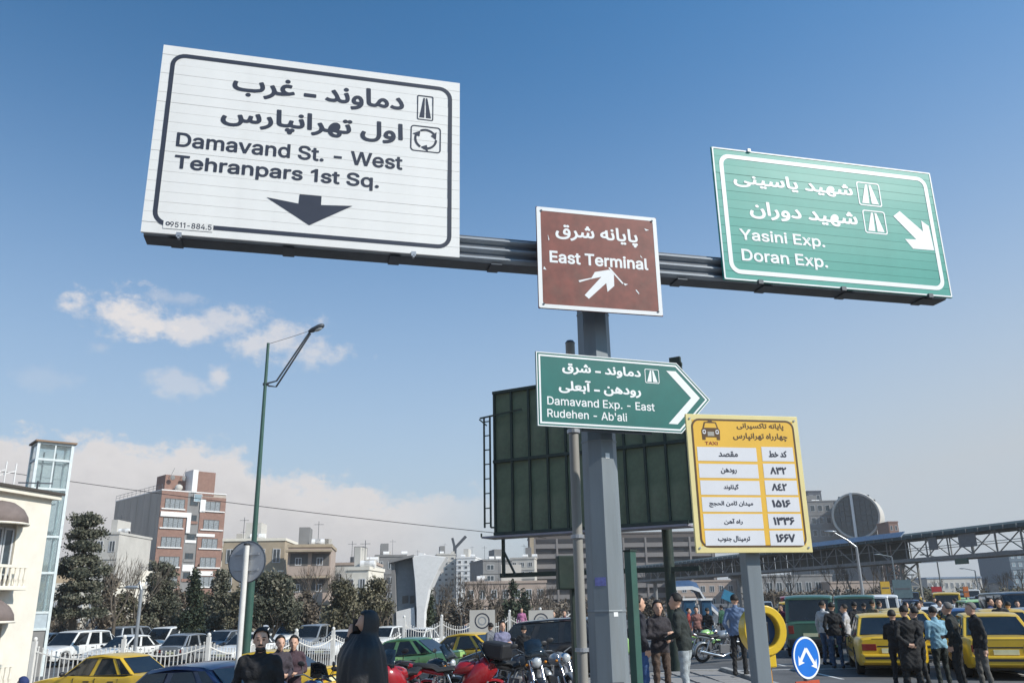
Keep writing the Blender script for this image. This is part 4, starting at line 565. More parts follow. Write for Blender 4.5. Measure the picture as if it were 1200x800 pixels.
for a in range(4):
    g = mb(); g.tube([(.25*cos(a*pi/2+pi/4)*1.1, .25*sin(a*pi/2+pi/4)*1.1, .03), (.25*cos(a*pi/2+pi/4)*1.1, .25*sin(a*pi/2+pi/4)*1.1, .1)], .018, 6); g.build('anchor_bolt', steel_dk, gan)
def loc_u(px, py):      # local x of the gantry for a photo pixel in the sign plane
    u, v = GP.at(px, py); q = GP.P+GP.u*u-Vector((pole_c.x, pole_c.y, 0)); return q.dot(GP.u)
uL, uR = loc_u(165, 280), loc_u(1116, 352)
yA = -.28                                          # arm centre lies just behind the sign plane
q = GP.P-Vector((pole_c.x, pole_c.y, GP.P.z)); plane_y = q.dot(Vector((-sin(YG), cos(YG), 0)))   # local y of the sign plane
y0 = plane_y+.06; y1 = y0+.27
H = ARM_Z1-ARM_Z0
g = mb(); g.bx(uL, uR, y0+.045, y1, ARM_Z0+.01, ARM_Z1-.01); g.build('arm_core', steel_dk, gan)
for i in range(3):
    za = ARM_Z0+H*(i/3.)+.012; zb = ARM_Z0+H*((i+1)/3.)-.022
    g = mb(); pr = [(y0+.05, za), (y0+.012, za+.02), (y0, za+.045), (y0, zb-.045), (y0+.012, zb-.02), (y0+.05, zb)]
    g.loft([[Vector((u, a, b)) for a, b in pr] for u in (uL+.002, uR-.002)]); g.build('arm_rail', beam_m, gan)
for uu in np.linspace(uL+.3, uR-.3, 9):
    g = mb(); g.box((uu, (y0+y1)/2, ARM_Z0-.004), (.12, .24, .012)); g.build('splice_plate', steel_dk, gan)
g = mb(); g.box((0, (y0+y1)/2, ARM_Z0-.03), (.5, .34, .05)); g.build('clamp', steel_dk, gan); g = mb(); g.box((0, (y0+y1)/2, ARM_Z1+.012), (.5, .3, .024)); g.build('clamp', steel_dk, gan)
for (px, py, w, h, m_) in ((700, 681, .13, .085, mat('sticker_blue', (.16, .17, .42), .5, var=.3, scale=30)), (717, 719, .05, .05, print_wht), (709, 533, .05, .055, print_wht)):
    p = W(px, py, pole_c.y-.2)
    lx = (p-pole_c).dot(GP.u); z = p.z
    ang = R(-58) if px < 705 else 0
    rr_ = .205-(.027)*z/5.4
    nrm = -pi/2+R(9)-(R(45) if px < 705 else 0); cx_, cy_ = (rr_*cos(pi/8)+.003)*cos(nrm), (rr_*cos(pi/8)+.003)*sin(nrm)
    g = mb(); g.box((cx_, cy_, z), (w*(.9 if px < 705 else 1), .002, h), Matrix.Rotation(nrm+pi/2, 3, 'Z')); g.build('sticker', m_, gan)

def big_sign(name, label, c, yaw, w, h, nsl, m_slat, group=None, thick=.03):
    pl = Plane(c, yaw); root = thing(name, label, 'road sign', c, yaw, group)
    hs = h/nsl; me = MB().box((0, 0, 0), (w, thick, hs-.003)).mesh('board', m_slat)
    bk = mb(); bk.box((0, thick*.5+.004, 0), (w-.03, .008, h-.03)); bk.build('backing', sign_back, root)
    for i in range(nsl):
        inst('board', me, root, (0, random.uniform(-.0012, .0012), -h/2+hs*(i+.5)), (random.uniform(-.005, .005), 0, random.uniform(-.0006, .0006)))
    for s in (-.38, -.12, .12, .38):
        b = mb(); b.box((w*s, thick*.5+.035, 0), (.06, .05, h-.1)); b.build('stiffener', sign_back, root)
    return root, pl
# ---- white sign
c0 = Vector((-2.112, 8.062, 6.381))
ws, pl = big_sign('direction_sign', 'large white overhead sign reading Damavand St. West and Tehranpars with black arrow', c0, YG, 3.213, 2.18, 19, sign_white)
FR = -.0185
def wp(x, y): return pl.at(150+x/2.9625, 40+y/2.9625)
def box_(f, a, b): p, q = f(*a), f(*b); return (p[0], q[1], q[0], p[1])
bw, bh = 3.213/2, 2.18/2
o1 = rrect(-bw+.09, -bh+.085, bw-.09, bh-.085, .15); i1 = rrect(-bw+.135, -bh+.13, bw-.135, bh-.13, .105)
ring('border', ws, o1, i1, FR, ink)
lettering(ws, "دماوند - غرب", box_(wp, (368, 133), (957, 287)), FR, ink, 7)
lettering(ws, "اول تهرانپارس", box_(wp, (328, 243), (953, 394)), FR, ink, 7)
lettering(ws, "Damavand St. - West", box_(wp, (172, 343), (952, 475)), FR, ink, 7)
lettering(ws, "Tehranpars 1st Sq.", box_(wp, (165, 421), (870, 549)), FR, ink, 7)
lettering(ws, "9511-884.5", box_(wp, (148, 653), (290, 684)), FR-.002, ink, 5)
rect('code_ground', ws, *box_(wp, (125, 648), (295, 690)), FR-.001, sign_white)
ring('telephone_mark', ws, rrect(*box_(wp, (132, 653), (146, 668)), .018, 4), rrect(*[a+b for a, b in zip(box_(wp, (132, 653), (146, 668)), (.012, .012, -.012, -.012))], .008, 4), FR-.002, ink)
poly('arrow', ws, [wp(*p) for p in ((596, 559), (672, 565), (670, 596), (779, 599), (629, 666), (481, 569), (592, 591))], FR, ink)
road_icon(ws, pl, [(150+x/2.9625, 40+y/2.9625) for x, y in ((1003, 214), (1061, 221), (1058, 306), (1003, 299))], FR, ink, .012)
b = box_(wp, (981, 317), (1085, 418)); ring('icon_frame', ws, rrect(*b, .04), rrect(b[0]+.013, b[1]+.013, b[2]-.013, b[3]-.013, .03), FR, ink)
cu, cv = (b[0]+b[2])/2, (b[1]+b[3])/2; rr = (b[2]-b[0])*.34
for k in range(3):
    a0 = 90+120*k+30; n = 8; arc = [(a0-i*80/n) for i in range(n+1)]
    pts = [(cu+(rr+.012)*cos(R(a)), cv+(rr+.012)*sin(R(a))) for a in arc]+[(cu+(rr-.012)*cos(R(a)), cv+(rr-.012)*sin(R(a))) for a in arc[::-1]]
    poly('roundabout_arrow', ws, pts, FR, ink)
    a = a0-80; t = a-38
    poly('roundabout_arrow_head', ws, [(cu+(rr+.042)*cos(R(a)), cv+(rr+.042)*sin(R(a))), (cu+rr*cos(R(t)), cv+rr*sin(R(t))), (cu+(rr-.042)*cos(R(a)), cv+(rr-.042)*sin(R(a)))], FR-.0005, ink)
for x in (178, 990):
    u, v = wp(x, 700 if x < 500 else 765); g = mb(); g.box((u, -.03, -bh-.01), (.05, .03, .05)); g.box((u, -.02, -bh-.035), (.02, .05, .03)); g.build('clip', sign_back, ws)
# ---- green sign
c1_ = Vector((4.019, 9.625, 6.162))
gs, pl = big_sign('direction_sign', 'large green overhead road sign reading Yasini Exp. and Doran Exp. with a white diagonal arrow', c1_, YG, 3.155, 1.753, 15, sign_green)
def gp_(x, y): return pl.at(820+x/3.8097, 160+y/3.8097)
bw, bh = 3.155/2, 1.753/2
ring('edge_line', gs, rrect(-bw+.004, -bh+.004, bw-.004, bh-.004, .02), rrect(-bw+.022, -bh+.022, bw-.022, bh-.022, .012), FR, print_wht)
ring('border', gs, rrect(-bw+.085, -bh+.085, bw-.085, bh-.085, .14), rrect(-bw+.14, -bh+.14, bw-.14, bh-.14, .09), FR, print_wht)
lettering(gs, "شهید یاسینی", box_(gp_, (142, 155), (684, 284)), FR, print_wht, 7)
lettering(gs, "شهید دوران", box_(gp_, (214, 287), (706, 416)), FR, print_wht, 7)
lettering(gs, "Yasini Exp.", box_(gp_, (172, 412), (559, 510)), FR, print_wht, 7)
lettering(gs, "Doran Exp.", box_(gp_, (181, 503), (572, 602)), FR, print_wht, 7)
poly('arrow', gs, [gp_(*p) for p in ((888, 336), (992, 426), (984, 378), (1018, 402), (1043, 511), (948, 503), (912, 460), (962, 462), (860, 358))], FR, print_wht)
for qd in (((693, 203), (799, 215), (808, 319), (708, 308)), ((720, 328), (824, 340), (833, 442), (736, 432))):
    road_icon(gs, pl, [(820+x/3.8097, 160+y/3.8097) for x, y in qd], FR, print_wht, .016)
for x, y in ((265, 652), (635, 684), (1022, 716)):
    u, v = gp_(x, y); g = mb(); g.box((u, -.03, -bh-.005), (.06, .04, .05)); g.build('clip', steel_dk, gs)
u, v = gp_(215, 68); g = mb(); g.box((u, -.02, bh), (.04, .03, .04)); g.build('clip', sign_back, gs)
# ---- brown sign
c2_ = Vector((.985, 8.701, 5.321)); pl = Plane(c2_, YG)
bs = thing('direction_sign', 'square brown road sign reading East Terminal with a white diagonal arrow and a white frame', 'road sign', c2_, YG)
bw, bh = 1.435/2, 1.197/2
g = mb(); g.box((0, 0, 0), (1.435, .024, 1.197)); g.build('panel', sign_brown, bs, bevel=.004)
for s in (-.35, .35):
    g = mb(); g.box((s, .03, 0), (.05, .03, 1.1)); g.box((s, .07, -.2), (.05, .09, .06)); g.box((s, .07, .3), (.05, .09, .06)); g.build('bracket', sign_back, bs)
def bp(x, y): return pl.at(610+x/5.3333, 230+y/5.3333)
FB = -.014
ring('border', bs, rrect(-bw+.003, -bh+.003, bw-.003, bh-.003, .02), rrect(-bw+.048, -bh+.048, bw-.048, bh-.048, .03), FB, print_wht)
lettering(bs, "پایانه شرق", box_(bp, (213, 166), (733, 326)), FB, print_wht, 6)
lettering(bs, "East Terminal", box_(bp, (178, 339), (797, 466)), FB, print_wht, 9)
poly('arrow', bs, [bp(*p) for p in ((398, 620), (425, 643), (533, 545), (541, 600), (583, 563), (580, 478), (549, 462), (462, 476), (436, 520), (503, 506))], FB, print_wht)
for a in (((552, 445), (640, 545), (634, 552), (546, 452)), ((360, 528), (440, 512), (441, 518), (366, 540)), ((720, 585), (740, 610), (735, 614), (716, 590)), ((640, 545), (668, 552), (650, 562)), ((168, 240), (178, 275), (172, 278)), ((770, 205), (800, 215), (780, 220)), ((745, 370), (760, 390), (748, 384)), ((145, 440), (160, 462), (140, 458))):
    poly('scratch', bs, [bp(*p) for p in a], FB-.0008, print_wht)
for x, z in ((-.66, .55), (.66, .55), (-.66, -.55), (.66, -.55)):
    g = mb(); g.tube([(x, -.022, z), (x, -.01, z)], .012, 8); g.build('bolt', steel_dk, bs)
# ---- teal arrow-shaped sign
Pt = W(705, 460, 8.74); YT = R(19.5); pl = Plane(Pt, YT)
ts = thing('direction_sign', 'teal arrow-ended road sign on the mast reading Damavand Exp. - East and Rudehen - Ab\'ali', 'road sign', Pt, YT)
def tp(x, y): return pl.at(560+x/3.2, 390+y/3.2)
A = tp(220, 72); B = tp(745, 112); C_ = tp(869, 250); D = tp(760, 380); E_ = tp(218, 346)
xl = (A[0]+E_[0])/2; xr = (B[0]+D[0])/2; zt = (A[1]+B[1])/2; zb = (D[1]+E_[1])/2; zc = (zt+zb)/2; xt = C_[0]
def pent(i): 
    k = i*.42
    return [(xl+i, zt-i), (xr-k, zt-i), (xt-i*1.35, zc), (xr-k, zb+i), (xl+i, zb+i)]
g = mb(); g.prism(pent(0), -.012, .012); g.build('panel', sign_teal, ts)
ring('edge_line', ts, pent(.002), pent(.012), FB, print_wht); ring('border', ts, pent(.028), pent(.047), FB, print_wht)
lettering(ts, "دماوند - شرق", box_(tp, (313, 109), (610, 177)), FB, print_wht, 8)
lettering(ts, "رودهن - آبعلی", box_(tp, (300, 172), (611, 246)), FB, print_wht, 8)
lettering(ts, "Damavand Exp. - East", box_(tp, (258, 238), (662, 302)), FB, print_wht, 4)
lettering(ts, "Rudehen - Ab'ali", box_(tp, (258, 284), (558, 333)), FB, print_wht, 4)
road_icon(ts, pl, [(560+x/3.2, 390+y/3.2) for x, y in ((623, 135), (676, 139), (679, 192), (625, 188))], FB, print_wht, .008)
poly('chevron', ts, [tp(*p) for p in ((704, 143), (739, 145), (830, 245), (747, 343), (713, 341), (797, 245))], FB, print_wht)
g = mb(); g.bx(xl+.25, xr-.1, .014, .05, zt-.13, zt-.08); g.build('rail', sign_back, ts); g = mb(); g.bx(xl+.25, xr-.1, .014, .05, zb+.08, zb+.13); g.build('rail', sign_back, ts)
g = mb(); g.bx(xl+.5, xr-.35, .02, .06, zb-.02, zb+.01); g.build('bracket', steel_dk, ts)
# ---- yellow taxi sign and its post
Pc = Vector((2.037, 7.411, 2.682)); YY = .19915; pl = Plane(Pc, YY)
ys_ = thing('taxi_route_sign', 'yellow taxi terminal board with a table of Persian destinations and route numbers', 'information sign', Pc, YY)
w_, h_ = 1.0706, 1.1916; bw, bh = w_/2, h_/2
g = mb(); g.box((0, 0, 0), (w_, .024, h_)); g.build('panel', sign_pale, ys_, bevel=.004)
rect('field', ys_, -bw+.055, -bh+.06, bw-.055, bh-.05, -.0132, sign_yel)
ring('border', ys_, rrect(-bw+.045, -bh+.045, bw-.045, bh-.04, .075), rrect(-bw+.062, -bh+.062, bw-.062, bh-.057, .06), -.0142, ringbrown)
def yp(x, y): return pl.at(790+x/4.324, 475+y/4.324)
LN = ["مقصد", "رودهن", "گیلاوند", "میدان ثامن الحجج", "راه آهن", "ترمینال جنوب"]; RN = ["کد خط", "۸۳۲", "۸۴۲", "۱۵۱۶", "۱۳۳۶", "۱۶۶۷"]
LB = [(220, 232, 320, 262), (232, 318, 315, 348), (245, 398, 325, 430), (173, 483, 398, 517), (248, 573, 345, 604), (217, 660, 383, 692)]
RB = [(473, 229, 568, 264), (480, 312, 567, 350), (488, 395, 570, 433), (490, 478, 588, 516), (497, 565, 608, 605), (510, 650, 612, 692)]
for k in range(6):
    y = 210+84.6*k
    for (xa, xb) in ((112+7.8*k, 418+8.2*k), (437+8.2*k, 604+10.2*k)):
        p, q = yp(xa, y), yp(xb, y+75)
        rect('cell', ys_, p[0], q[1], q[0], p[1], -.0148, cellm)
    for s, bb, bo in ((LN[k], LB[k], 7), (RN[k], RB[k], 10)):
        p, q = yp(bb[0], bb[1]), yp(bb[2], bb[3]); lettering(ys_, s, (p[0], q[1], q[0], p[1]), -.0164, ink, bo)
p, q = yp(311, 88), yp(552, 130); lettering(ys_, "پایانه تاکسیرانی", (p[0], q[1], q[0], p[1]), -.0150, ringbrown, 6)
p, q = yp(293, 138), yp(572, 184); lettering(ys_, "چهارراه تهرانپارس", (p[0], q[1], q[0], p[1]), -.0150, ringbrown, 6)
p, q = yp(152, 183), yp(218, 201); lettering(ys_, "TAXI", (p[0], q[1], q[0], p[1]), -.0150, mat('print_rust', (.30, .05, .02), .5), 8)
# taxi pictogram
p, q = yp(130, 76), yp(232, 176); cu = (p[0]+q[0])/2; W2 = (q[0]-p[0])/2; v0, v1 = q[1], p[1]; hh = v1-v0
def tx(a, b): return (cu+a*W2, v0+b*hh)
poly('taxi_picture', ys_, [tx(*t) for t in ((-.95, .0), (-.6, .0), (-.6, .14), (.6, .14), (.6, 0), (.95, 0), (1, .5), (.85, .6), (.65, .92), (.25, .94), (.2, 1), (-.2, 1), (-.25, .94), (-.65, .92), (-.85, .6), (-1, .5))], -.0150, ringbrown)
poly('taxi_picture_window', ys_, [tx(*t) for t in ((-.68, .62), (.68, .62), (.54, .86), (-.54, .86))], -.0158, sign_yel)
rect('taxi_picture_grille', ys_, *tx(-.35, .2), *tx(.35, .42), -.0158, mat('picture_grey', (.4, .38, .33)))
for s in (-.7, .7): ring('taxi_picture_lamp', ys_, rrect(*tx(s-.18, .3), *tx(s+.18, .52), .012, 4), rrect(*tx(s-.1, .36), *tx(s+.1, .47), .006, 4), -.0158, cellm)
for x, z in ((-.5, .555), (.5, .555), (-.5, -.555), (.5, -.555)):
    g = mb(); g.tube([(x, -.02, z), (x, -.01, z)], .009, 8); g.build('bolt', sign_back, ys_)
for z in (-.4, .4):
    g = mb(); g.box((0, .028, z), (.9, .03, .05)); g.build('rail', sign_back, ys_)
pb = W(881, 668, 7.53)
yp0 = thing('sign_post', 'square grey steel post carrying the yellow taxi board', 'post', (pb.x, pb.y, 0), YY)
g = mb(); g.bx(-.066, .066, -.045, .085, 0, 3.1); g.build('shaft', steel, yp0, bevel=.008); g = mb(); g.bx(-.12, .12, -.12, .14, 0, .02); g.build('foot_plate', steel_dk, yp0)
# ---- slim pale pole with cable, dark signal back, green post
p = W(668, 402, 9.75)
t = thing('round_pole', 'slim beige round pole standing behind the grey mast', 'pole', (p.x, p.y, 0))
g = mb(); g.tube([(0, 0, 0), (0, 0, p.z)], .056, 14); g.build('shaft', mat('beige_pole', (.30, .29, .265), .6, .1, dirt=.3, streak=True), t, smooth=50)
g = mb(); g.tube([(0, 0, p.z), (0, 0, p.z+.03)], [.062, .04], 14); g.build('cap', steel_dk, t, smooth=40)
g = mb(); pp = [(.125+.012*sin(k*2.1), -.02, k*.1) for k in range(int(p.z/.1)-4)]; g.tube(pp, [.012+.006*(k % 2) for k in range(len(pp))], 6); g.build('cable', blackpl, t)
for z in (1.2, 2.4, 3.6): 
    g = mb(); g.tube([(0, 0, z), (0, 0, z+.04)], .076, 14); g.build('strap', sign_back, t)
p = W(673.5, 652, 11); 
t = thing('traffic_signal', 'dark green signal head seen from behind on a dark post left of the mast', 'traffic light', (p.x, p.y, 0), R(8))
g = mb(); g.bx(-.07, .07, -.07, .07, 0, p.z); g.build('post', dkgreen, t, bevel=.01)
pa, pb_ = W(651, 651, 10.9), W(680, 690, 10.9)
g = mb(); g.bx(pa.x-p.x, pb_.x-p.x, -.16, .02, pb_.z, pa.z); g.build('housing', dkgreen, t, bevel=.015)
for k in range(2):
    zc_ = pb_.z+(pa.z-pb_.z)*(.27+.46*k); g = mb(); g.tube([((pa.x+pb_.x)/2-p.x, .02, zc_), ((pa.x+pb_.x)/2-p.x, .17, zc_-.01)], [.085, .09], 12, cap=False); g.build('visor', dkgreen, t)
p = W(738, 646, 11.2)
t = thing('green_post', 'square dark green steel post just right of the grey mast', 'post', (p.x, p.y, 0), R(40))
g = mb(); g.bx(-.055, .055, -.055, .055, 0, p.z); g.build('shaft', greenpost, t, bevel=.006); g = mb(); g.bx(-.065, .065, -.065, .065, p.z, p.z+.02); g.build('cap', dkgreen, t)
# ---- blue two-arrow sign
p = W(944.5, 770, 13.8); yb = R(33)
t = thing('two_way_arrow_sign', 'round blue sign with two white arrows above a red and white board', 'traffic sign', (p.x, p.y, p.z), yb)
n = 40; rr = .305
cir = lambda r_: [(r_*cos(2*pi*i/n), r_*sin(2*pi*i/n)) for i in range(n)]
g = mb(); g.prism(cir(rr), -.015, .015); g.build('disc', sign_blue, t)
ring('rim', t, cir(rr-.001), cir(rr-.03), -.017, print_wht)
Lw = .028
def arw(s):
    # shaft from the apex down to one side, with its head
    ap = Vector((s*.0, .13)); tipp = Vector((-.205, -.105) if s < 0 else (.215, -.17)); d = (tipp-ap).normalized(); nrm = Vector((-d.y, d.x))
    e = tipp-d*.09
    return [tuple(ap+nrm*Lw-d*.02), tuple(e+nrm*Lw), ], ap, tipp, d, nrm, e
for s in (-1, 1):
    _, ap, tipp, d, nrm, e = arw(s)
    cons = [([tuple(ap-nrm*Lw), tuple(e-nrm*Lw), tuple(e+nrm*Lw), tuple(ap+nrm*Lw)], 1), ([tuple(tipp), tuple(tipp-d*.12+nrm*.085), tuple(tipp-d*.09+nrm*.0), tuple(tipp-d*.12-nrm*.085)], 1)]
    vs, fs = fill(cons); flat('arrow', t, vs, fs, -.017-.0006*(s > 0), print_wht)
sp = thing('sign_stand', 'slim post holding the round blue arrow sign over a red and white board', 'post', (p.x+.02*sin(-yb), p.y+.03, road_z(p.x, p.y)), yb)
h0 = p.z-road_z(p.x, p.y)
g = mb(); g.tube([(0, .04, 0), (0, .04, h0+.2)], .025, 10); g.build('shaft', steel, sp, smooth=50)
g = mb(); g.bx(-.27, .27, -.01, .01, h0-.95, h0-.33); g.build('board', print_red, sp)
for k in range(3):
    zz = h0-.93+k*.2
    if k == 2: ring_ = [(-.10, h0-.47), (.08, h0-.47), (.0, h0-.36)]
    else: ring_ = [(-.26, zz), (-.1, zz), (.1, zz+.16), (-.06, zz+.16)]
    poly('stripe', sp, ring_, -.0125, print_wht)
g = mb(); g.bx(-.3, .3, -.15, .25, 0, .06); g.build('foot', kerbm, sp)
# ---- round sign seen from behind
p = W(289.5, 658, 13.2)
t = thing('round_road_sign', 'round grey road sign seen from behind on a white post at the left', 'traffic sign', (p.x, p.y, p.z), R(-12))
g = mb(); g.prism(cir(.30), -.008, .008); g.build('disc', sign_back, t, bevel=.003)
g = mb(); g.torus((0, 0, 0), .302, .013, 'y', 36, 6); g.build('rim', steel_dk, t, smooth=60)
for z_ in (.115, -.115): g = mb(); g.bx(-.2, .2, -.03, -.008, z_-.015, z_+.015); g.build('rail', sign_back, t)
t = thing('sign_post', 'white round post holding the grey round sign at the left', 'post', (p.x, p.y-.07, stand(p.x, p.y)))
g = mb(); g.tube([(0, 0, 0), (0, 0, p.z-stand(p.x, p.y)+.24)], .042, 12); g.build('shaft', wfence, t, smooth=50); g = mb(); g.tube([(0, 0, p.z-stand(p.x, p.y)+.24), (0, 0, p.z-stand(p.x, p.y)+.27)], .046, 12); g.build('cap', blackpl, t)
# ---- street lamps
YL = 26; b0 = W(291, 740, YL); tpz = W(314, 402, YL).z; gzl = road_z(b0.x, YL); lx = W(303, 560, YL).x
t = thing('street_lamp', 'tall green street lamp with a slanted double arm rising over the left side', 'street lamp', (lx, YL, gzl))
zj = W(310, 450, YL).z-gzl; H = tpz-gzl; zs = W(299, 640, YL).z-gzl
g = mb(); g.tube([(0, 0, 0), (0, 0, zs)], .115, 12); g.tube([(0, 0, zs), (0, 0, H*.72), (0, 0, H)], [.08, .06, .045], 12); g.build('pole', greenpost, t, smooth=50)
g = mb(); g.tube([(0, 0, zs-.06), (0, 0, zs+.12)], .13, 12); g.build('collar', greenpost, t, smooth=50)
ea = W(366, 387, YL); ex, ez = ea.x-lx, ea.z-gzl
for dz in (0, -.19):
    g = mb(); g.tube([(0, 0, zj+.02), (.12, 0, zj-.06 if dz else zj+.04), (.35, 0, zj+.1+dz), (ex-.05, 0, ez+dz*.55)], .028, 8); g.build('arm', steel_dk, t, smooth=60)
g = mb(); g.tube([(-.07, 0, zj), (.1, 0, zj)], .05, 8); g.build('arm_bracket', steel_dk, t)
g = mb(); g.tube([(0, 0, H-.03), (ex*.5, 0, (H+ez)/2-.02), (ex-.1, 0, ez-.02)], .008, 5); g.build('stay_wire', steel_dk, t)
g = mb(); Rm = Matrix.Rotation(R(-25), 3, 'Y'); g.loft([[Vector((ex-.12, 0, ez-.05))+Rm @ Vector((x, w*cos(2*pi*i/10), h*sin(2*pi*i/10)+.0)) for i in range(10)] for x, w, h in ((0, .05, .04), (.12, .12, .075), (.38, .14, .09), (.5, .11, .07), (.55, .04, .03))]); g.build('lamp_head', steel_dk, t, smooth=50)
g = mb(); g.ell(Vector((ex-.12, 0, ez-.05))+Rm @ Vector((.32, 0, -.06)), (.15, .1, .05), 10, 6, Rm); g.build('lens', lamp_clr, t, smooth=60)
def silver_lamp(px, pyb, pxt, pyt, pxa, pya, Y, label):
    b = W(px, pyb, Y); a = W(pxt, pyt, Y); e = W(pxa, pya, Y); z0 = road_z(b.x, Y); xx = (b.x+a.x)/2
    t = thing('street_lamp', label, 'street lamp', (xx, Y, z0), 0, None)
    g = mb(); g.tube([(0, 0, 0), (0, 0, a.z-z0)], [.11, .07], 10); g.build('pole', paint_s, t, smooth=50)
    g = mb(); g.tube([(0, 0, a.z-z0-.05), ((e.x-xx)*.35, 0, a.z-z0+.35), (e.x-xx, 0, e.z-z0)], [.07, .055, .045], 8); g.build('arm', paint_s, t, smooth=60)
    g = mb(); g.ell((e.x-xx-.15, 0, e.z-z0+.02), (.4, .14, .08), 10, 6); g.build('lamp_head', paint_s, t, smooth=60)
silver_lamp(1012, 700, 1003, 640, 976, 623, 52, 'curved silver street lamp in front of the footbridge on the right')
silver_lamp(162, 735, 165, 690, 158, 688, 44, 'thin white lamp post behind the white fence on the left')
# ---- billboard seen from behind
A = W(581, 627, 29); B = W(812, 612, 25.6); zb0 = (A.z+B.z)/2; L = (B-A).to_2d().length; yaw = atan2(B.y-A.y, B.x-A.x); Hb = (W(580, 457, 29).z+W(808, 428, 25.6).z)/2-zb0
t = thing('billboard', 'big dark green billboard seen from behind with a caged ladder on its left end', 'billboard', (A.x, A.y, road_z(A.x, A.y)), yaw)
zo = zb0-road_z(A.x, A.y); nc = 10; pw = L/nc
pm = MB().box((0, 0, 0), (pw-.03, .05, Hb/2-.04)).mesh('panel', bb_green)
for i in range(nc):
    for j in range(2): inst('panel', pm, t, (pw*(i+.5), .06, zo+Hb*(j*.5+.25)))
g = mb(); g.bx(.0, L, .09, .14, zo, zo+Hb); g.build('front_face', sign_back, t)
rm = MB().box((0, 0, 0), (.07, .1, Hb)).mesh('rib', dkgreen)
for i in range(nc+1): inst('rib', rm, t, (pw*i, 0, zo+Hb/2))
for k in (0, .5, 1):
    g = mb(); g.box((L/2, -.01-.004*k, zo+Hb*k*.985+.04), (L+.1, .11, .1)); g.build('rail', dkgreen, t)
g = mb(); g.bx(-.1, L+.1, -.75, .1, zo-.14, zo-.08); g.build('catwalk', mat('catwalk_grey', (.28, .26, .30), .7, dirt=.2), t)
g = mb()
for x in (-.1, L/2, L+.1): g.bar((x, -.75, zo-.1), (x, -.75, zo+.02), .04)
g.build('catwalk_bracket', dkgreen, t)
zl0 = W(575, 618, 29).z-road_z(A.x, A.y); zl1 = W(575, 489, 29).z-road_z(A.x, A.y)
for xx in (-.34, -.1): g = mb(); g.bar((xx, -.15, zl0), (xx, -.15, zl1), .05); g.build('ladder_rail', dkgreen, t)
for k in range(8): g = mb(); zz = zl0+(zl1-zl0)*(k+.3)/7.6; g.bar((-.34, -.15, zz), (-.1, -.15, zz), .035); g.build('rung', dkgreen, t)
g = mb(); g.bar((-.5, -.15, zl1), (1.2, -.15, zl1+.12), .05); g.bar((-.5, -.2, zl1-.05), (-.2, -.2, zl1-.3), .04); g.bar((-.1, -.15, zl0), (.05, 0, zl0), .05); g.build('ladder_bracket', dkgreen, t)
for x in (.2,): g = mb(); g.bar((x, .15, zo-.1), (x, .15, zo-1.3), .09); g.bar((x, .15, zo-.5), (x+.45, .15, zo-1.3), .06); g.build('strut', dkgreen, t)
for x in (L*.5, L*.86): g = mb(); g.tube([(x, .35, 0), (x, .35, zo+Hb*.8)], .16, 12); g.build('leg', dkgreen, t, smooth=50)
g = mb(); g.bar((0, .3, zo-1.3), (L, .3, zo-1.3), .14); g.build('cross_beam', dkgreen, t)
g = mb(); g.bx(L-.35, L, -.03, .1, zo+Hb, zo+Hb+.22); g.build('corner_plate', dkgreen, t)
# ================================================================== VEHICLES
def sections(st, W_, n=1):
    """st: (x, half width, z low, z top, crown) -> rings of a rounded car section"""
    out = []
    for x, w, zb, zt, cr in st:
        h = zt-zb
        half = [(w*.93, zb), (w*.995, zb+min(.1, h*.3)), (w, zb+h*.55), (w*.985, zt-h*.16), (w*.94, zt-.02), (w*.86, zt), (w*.45, zt+cr)]
        out.append([Vector((x, y, z)) for y, z in half]+[Vector((x, -y, z)) for y, z in half[::-1]])
    return out
def quadp(g, a, b, c, d, off, n_out):
    vs = [Vector(p)+Vector(n_out)*off for p in (a, b, c, d)]; g.add(vs, [(0, 1, 2, 3)])
def inset(q, k):
    c = sum((Vector(p) for p in q), Vector())/len(q); return [c+(Vector(p)-c)*k for p in q]
WH = {}
def wheel_meshes(r=.3, w=.19):
    key = (r, w)
    if key not in WH:
        g = mb(); pr = [(r*.62, -w/2), (r*.9, -w/2), (r, -w*.36), (r, w*.36), (r*.9, w/2), (r*.62, w/2)]
        n = 24; g.loft([[Vector((rr*cos(2*pi*i/n), yy, rr*sin(2*pi*i/n))) for i in range(n)] for rr, yy in pr], cap=False)
        ty = g.mesh('tyre', rubber, 40)
        g = mb(); g.loft([[Vector((rr*cos(2*pi*i/n), yy, rr*sin(2*pi*i/n))) for i in range(n)] for rr, yy in ((r*.64, w*.46), (r*.58, w*.5), (r*.54, w*.38), (r*.2, w*.42), (r*.12, w*.5))])
        for k in range(6):
            a = 2*pi*k/6; g.bar((r*.14*cos(a), w*.45, r*.14*sin(a)), (r*.58*cos(a), w*.44, r*.58*sin(a)), .05, .03, (0, 1, 0))
        WH[key] = (ty, g.mesh('rim', alloy, 40))
    return WH[key]
def add_wheel(root, x, y, r, w=.19):
    ty, ri = wheel_meshes(r, w); hub = mb(); hub.tube([(0, -.08, 0), (0, .03, 0)], .06, 8)
    o = hub.build('wheel', steel_dk, root, loc=(x, y, r)); 
    if y < 0: o.rotation_euler = (0, 0, pi)
    inst('tyre', ty, o); inst('rim', ri, o); return o
def arch(xc, r, zb, n=6): return [(xc-r*cos(pi*i/n), zb+(r*sin(pi*i/n))) for i in range(n+1)]
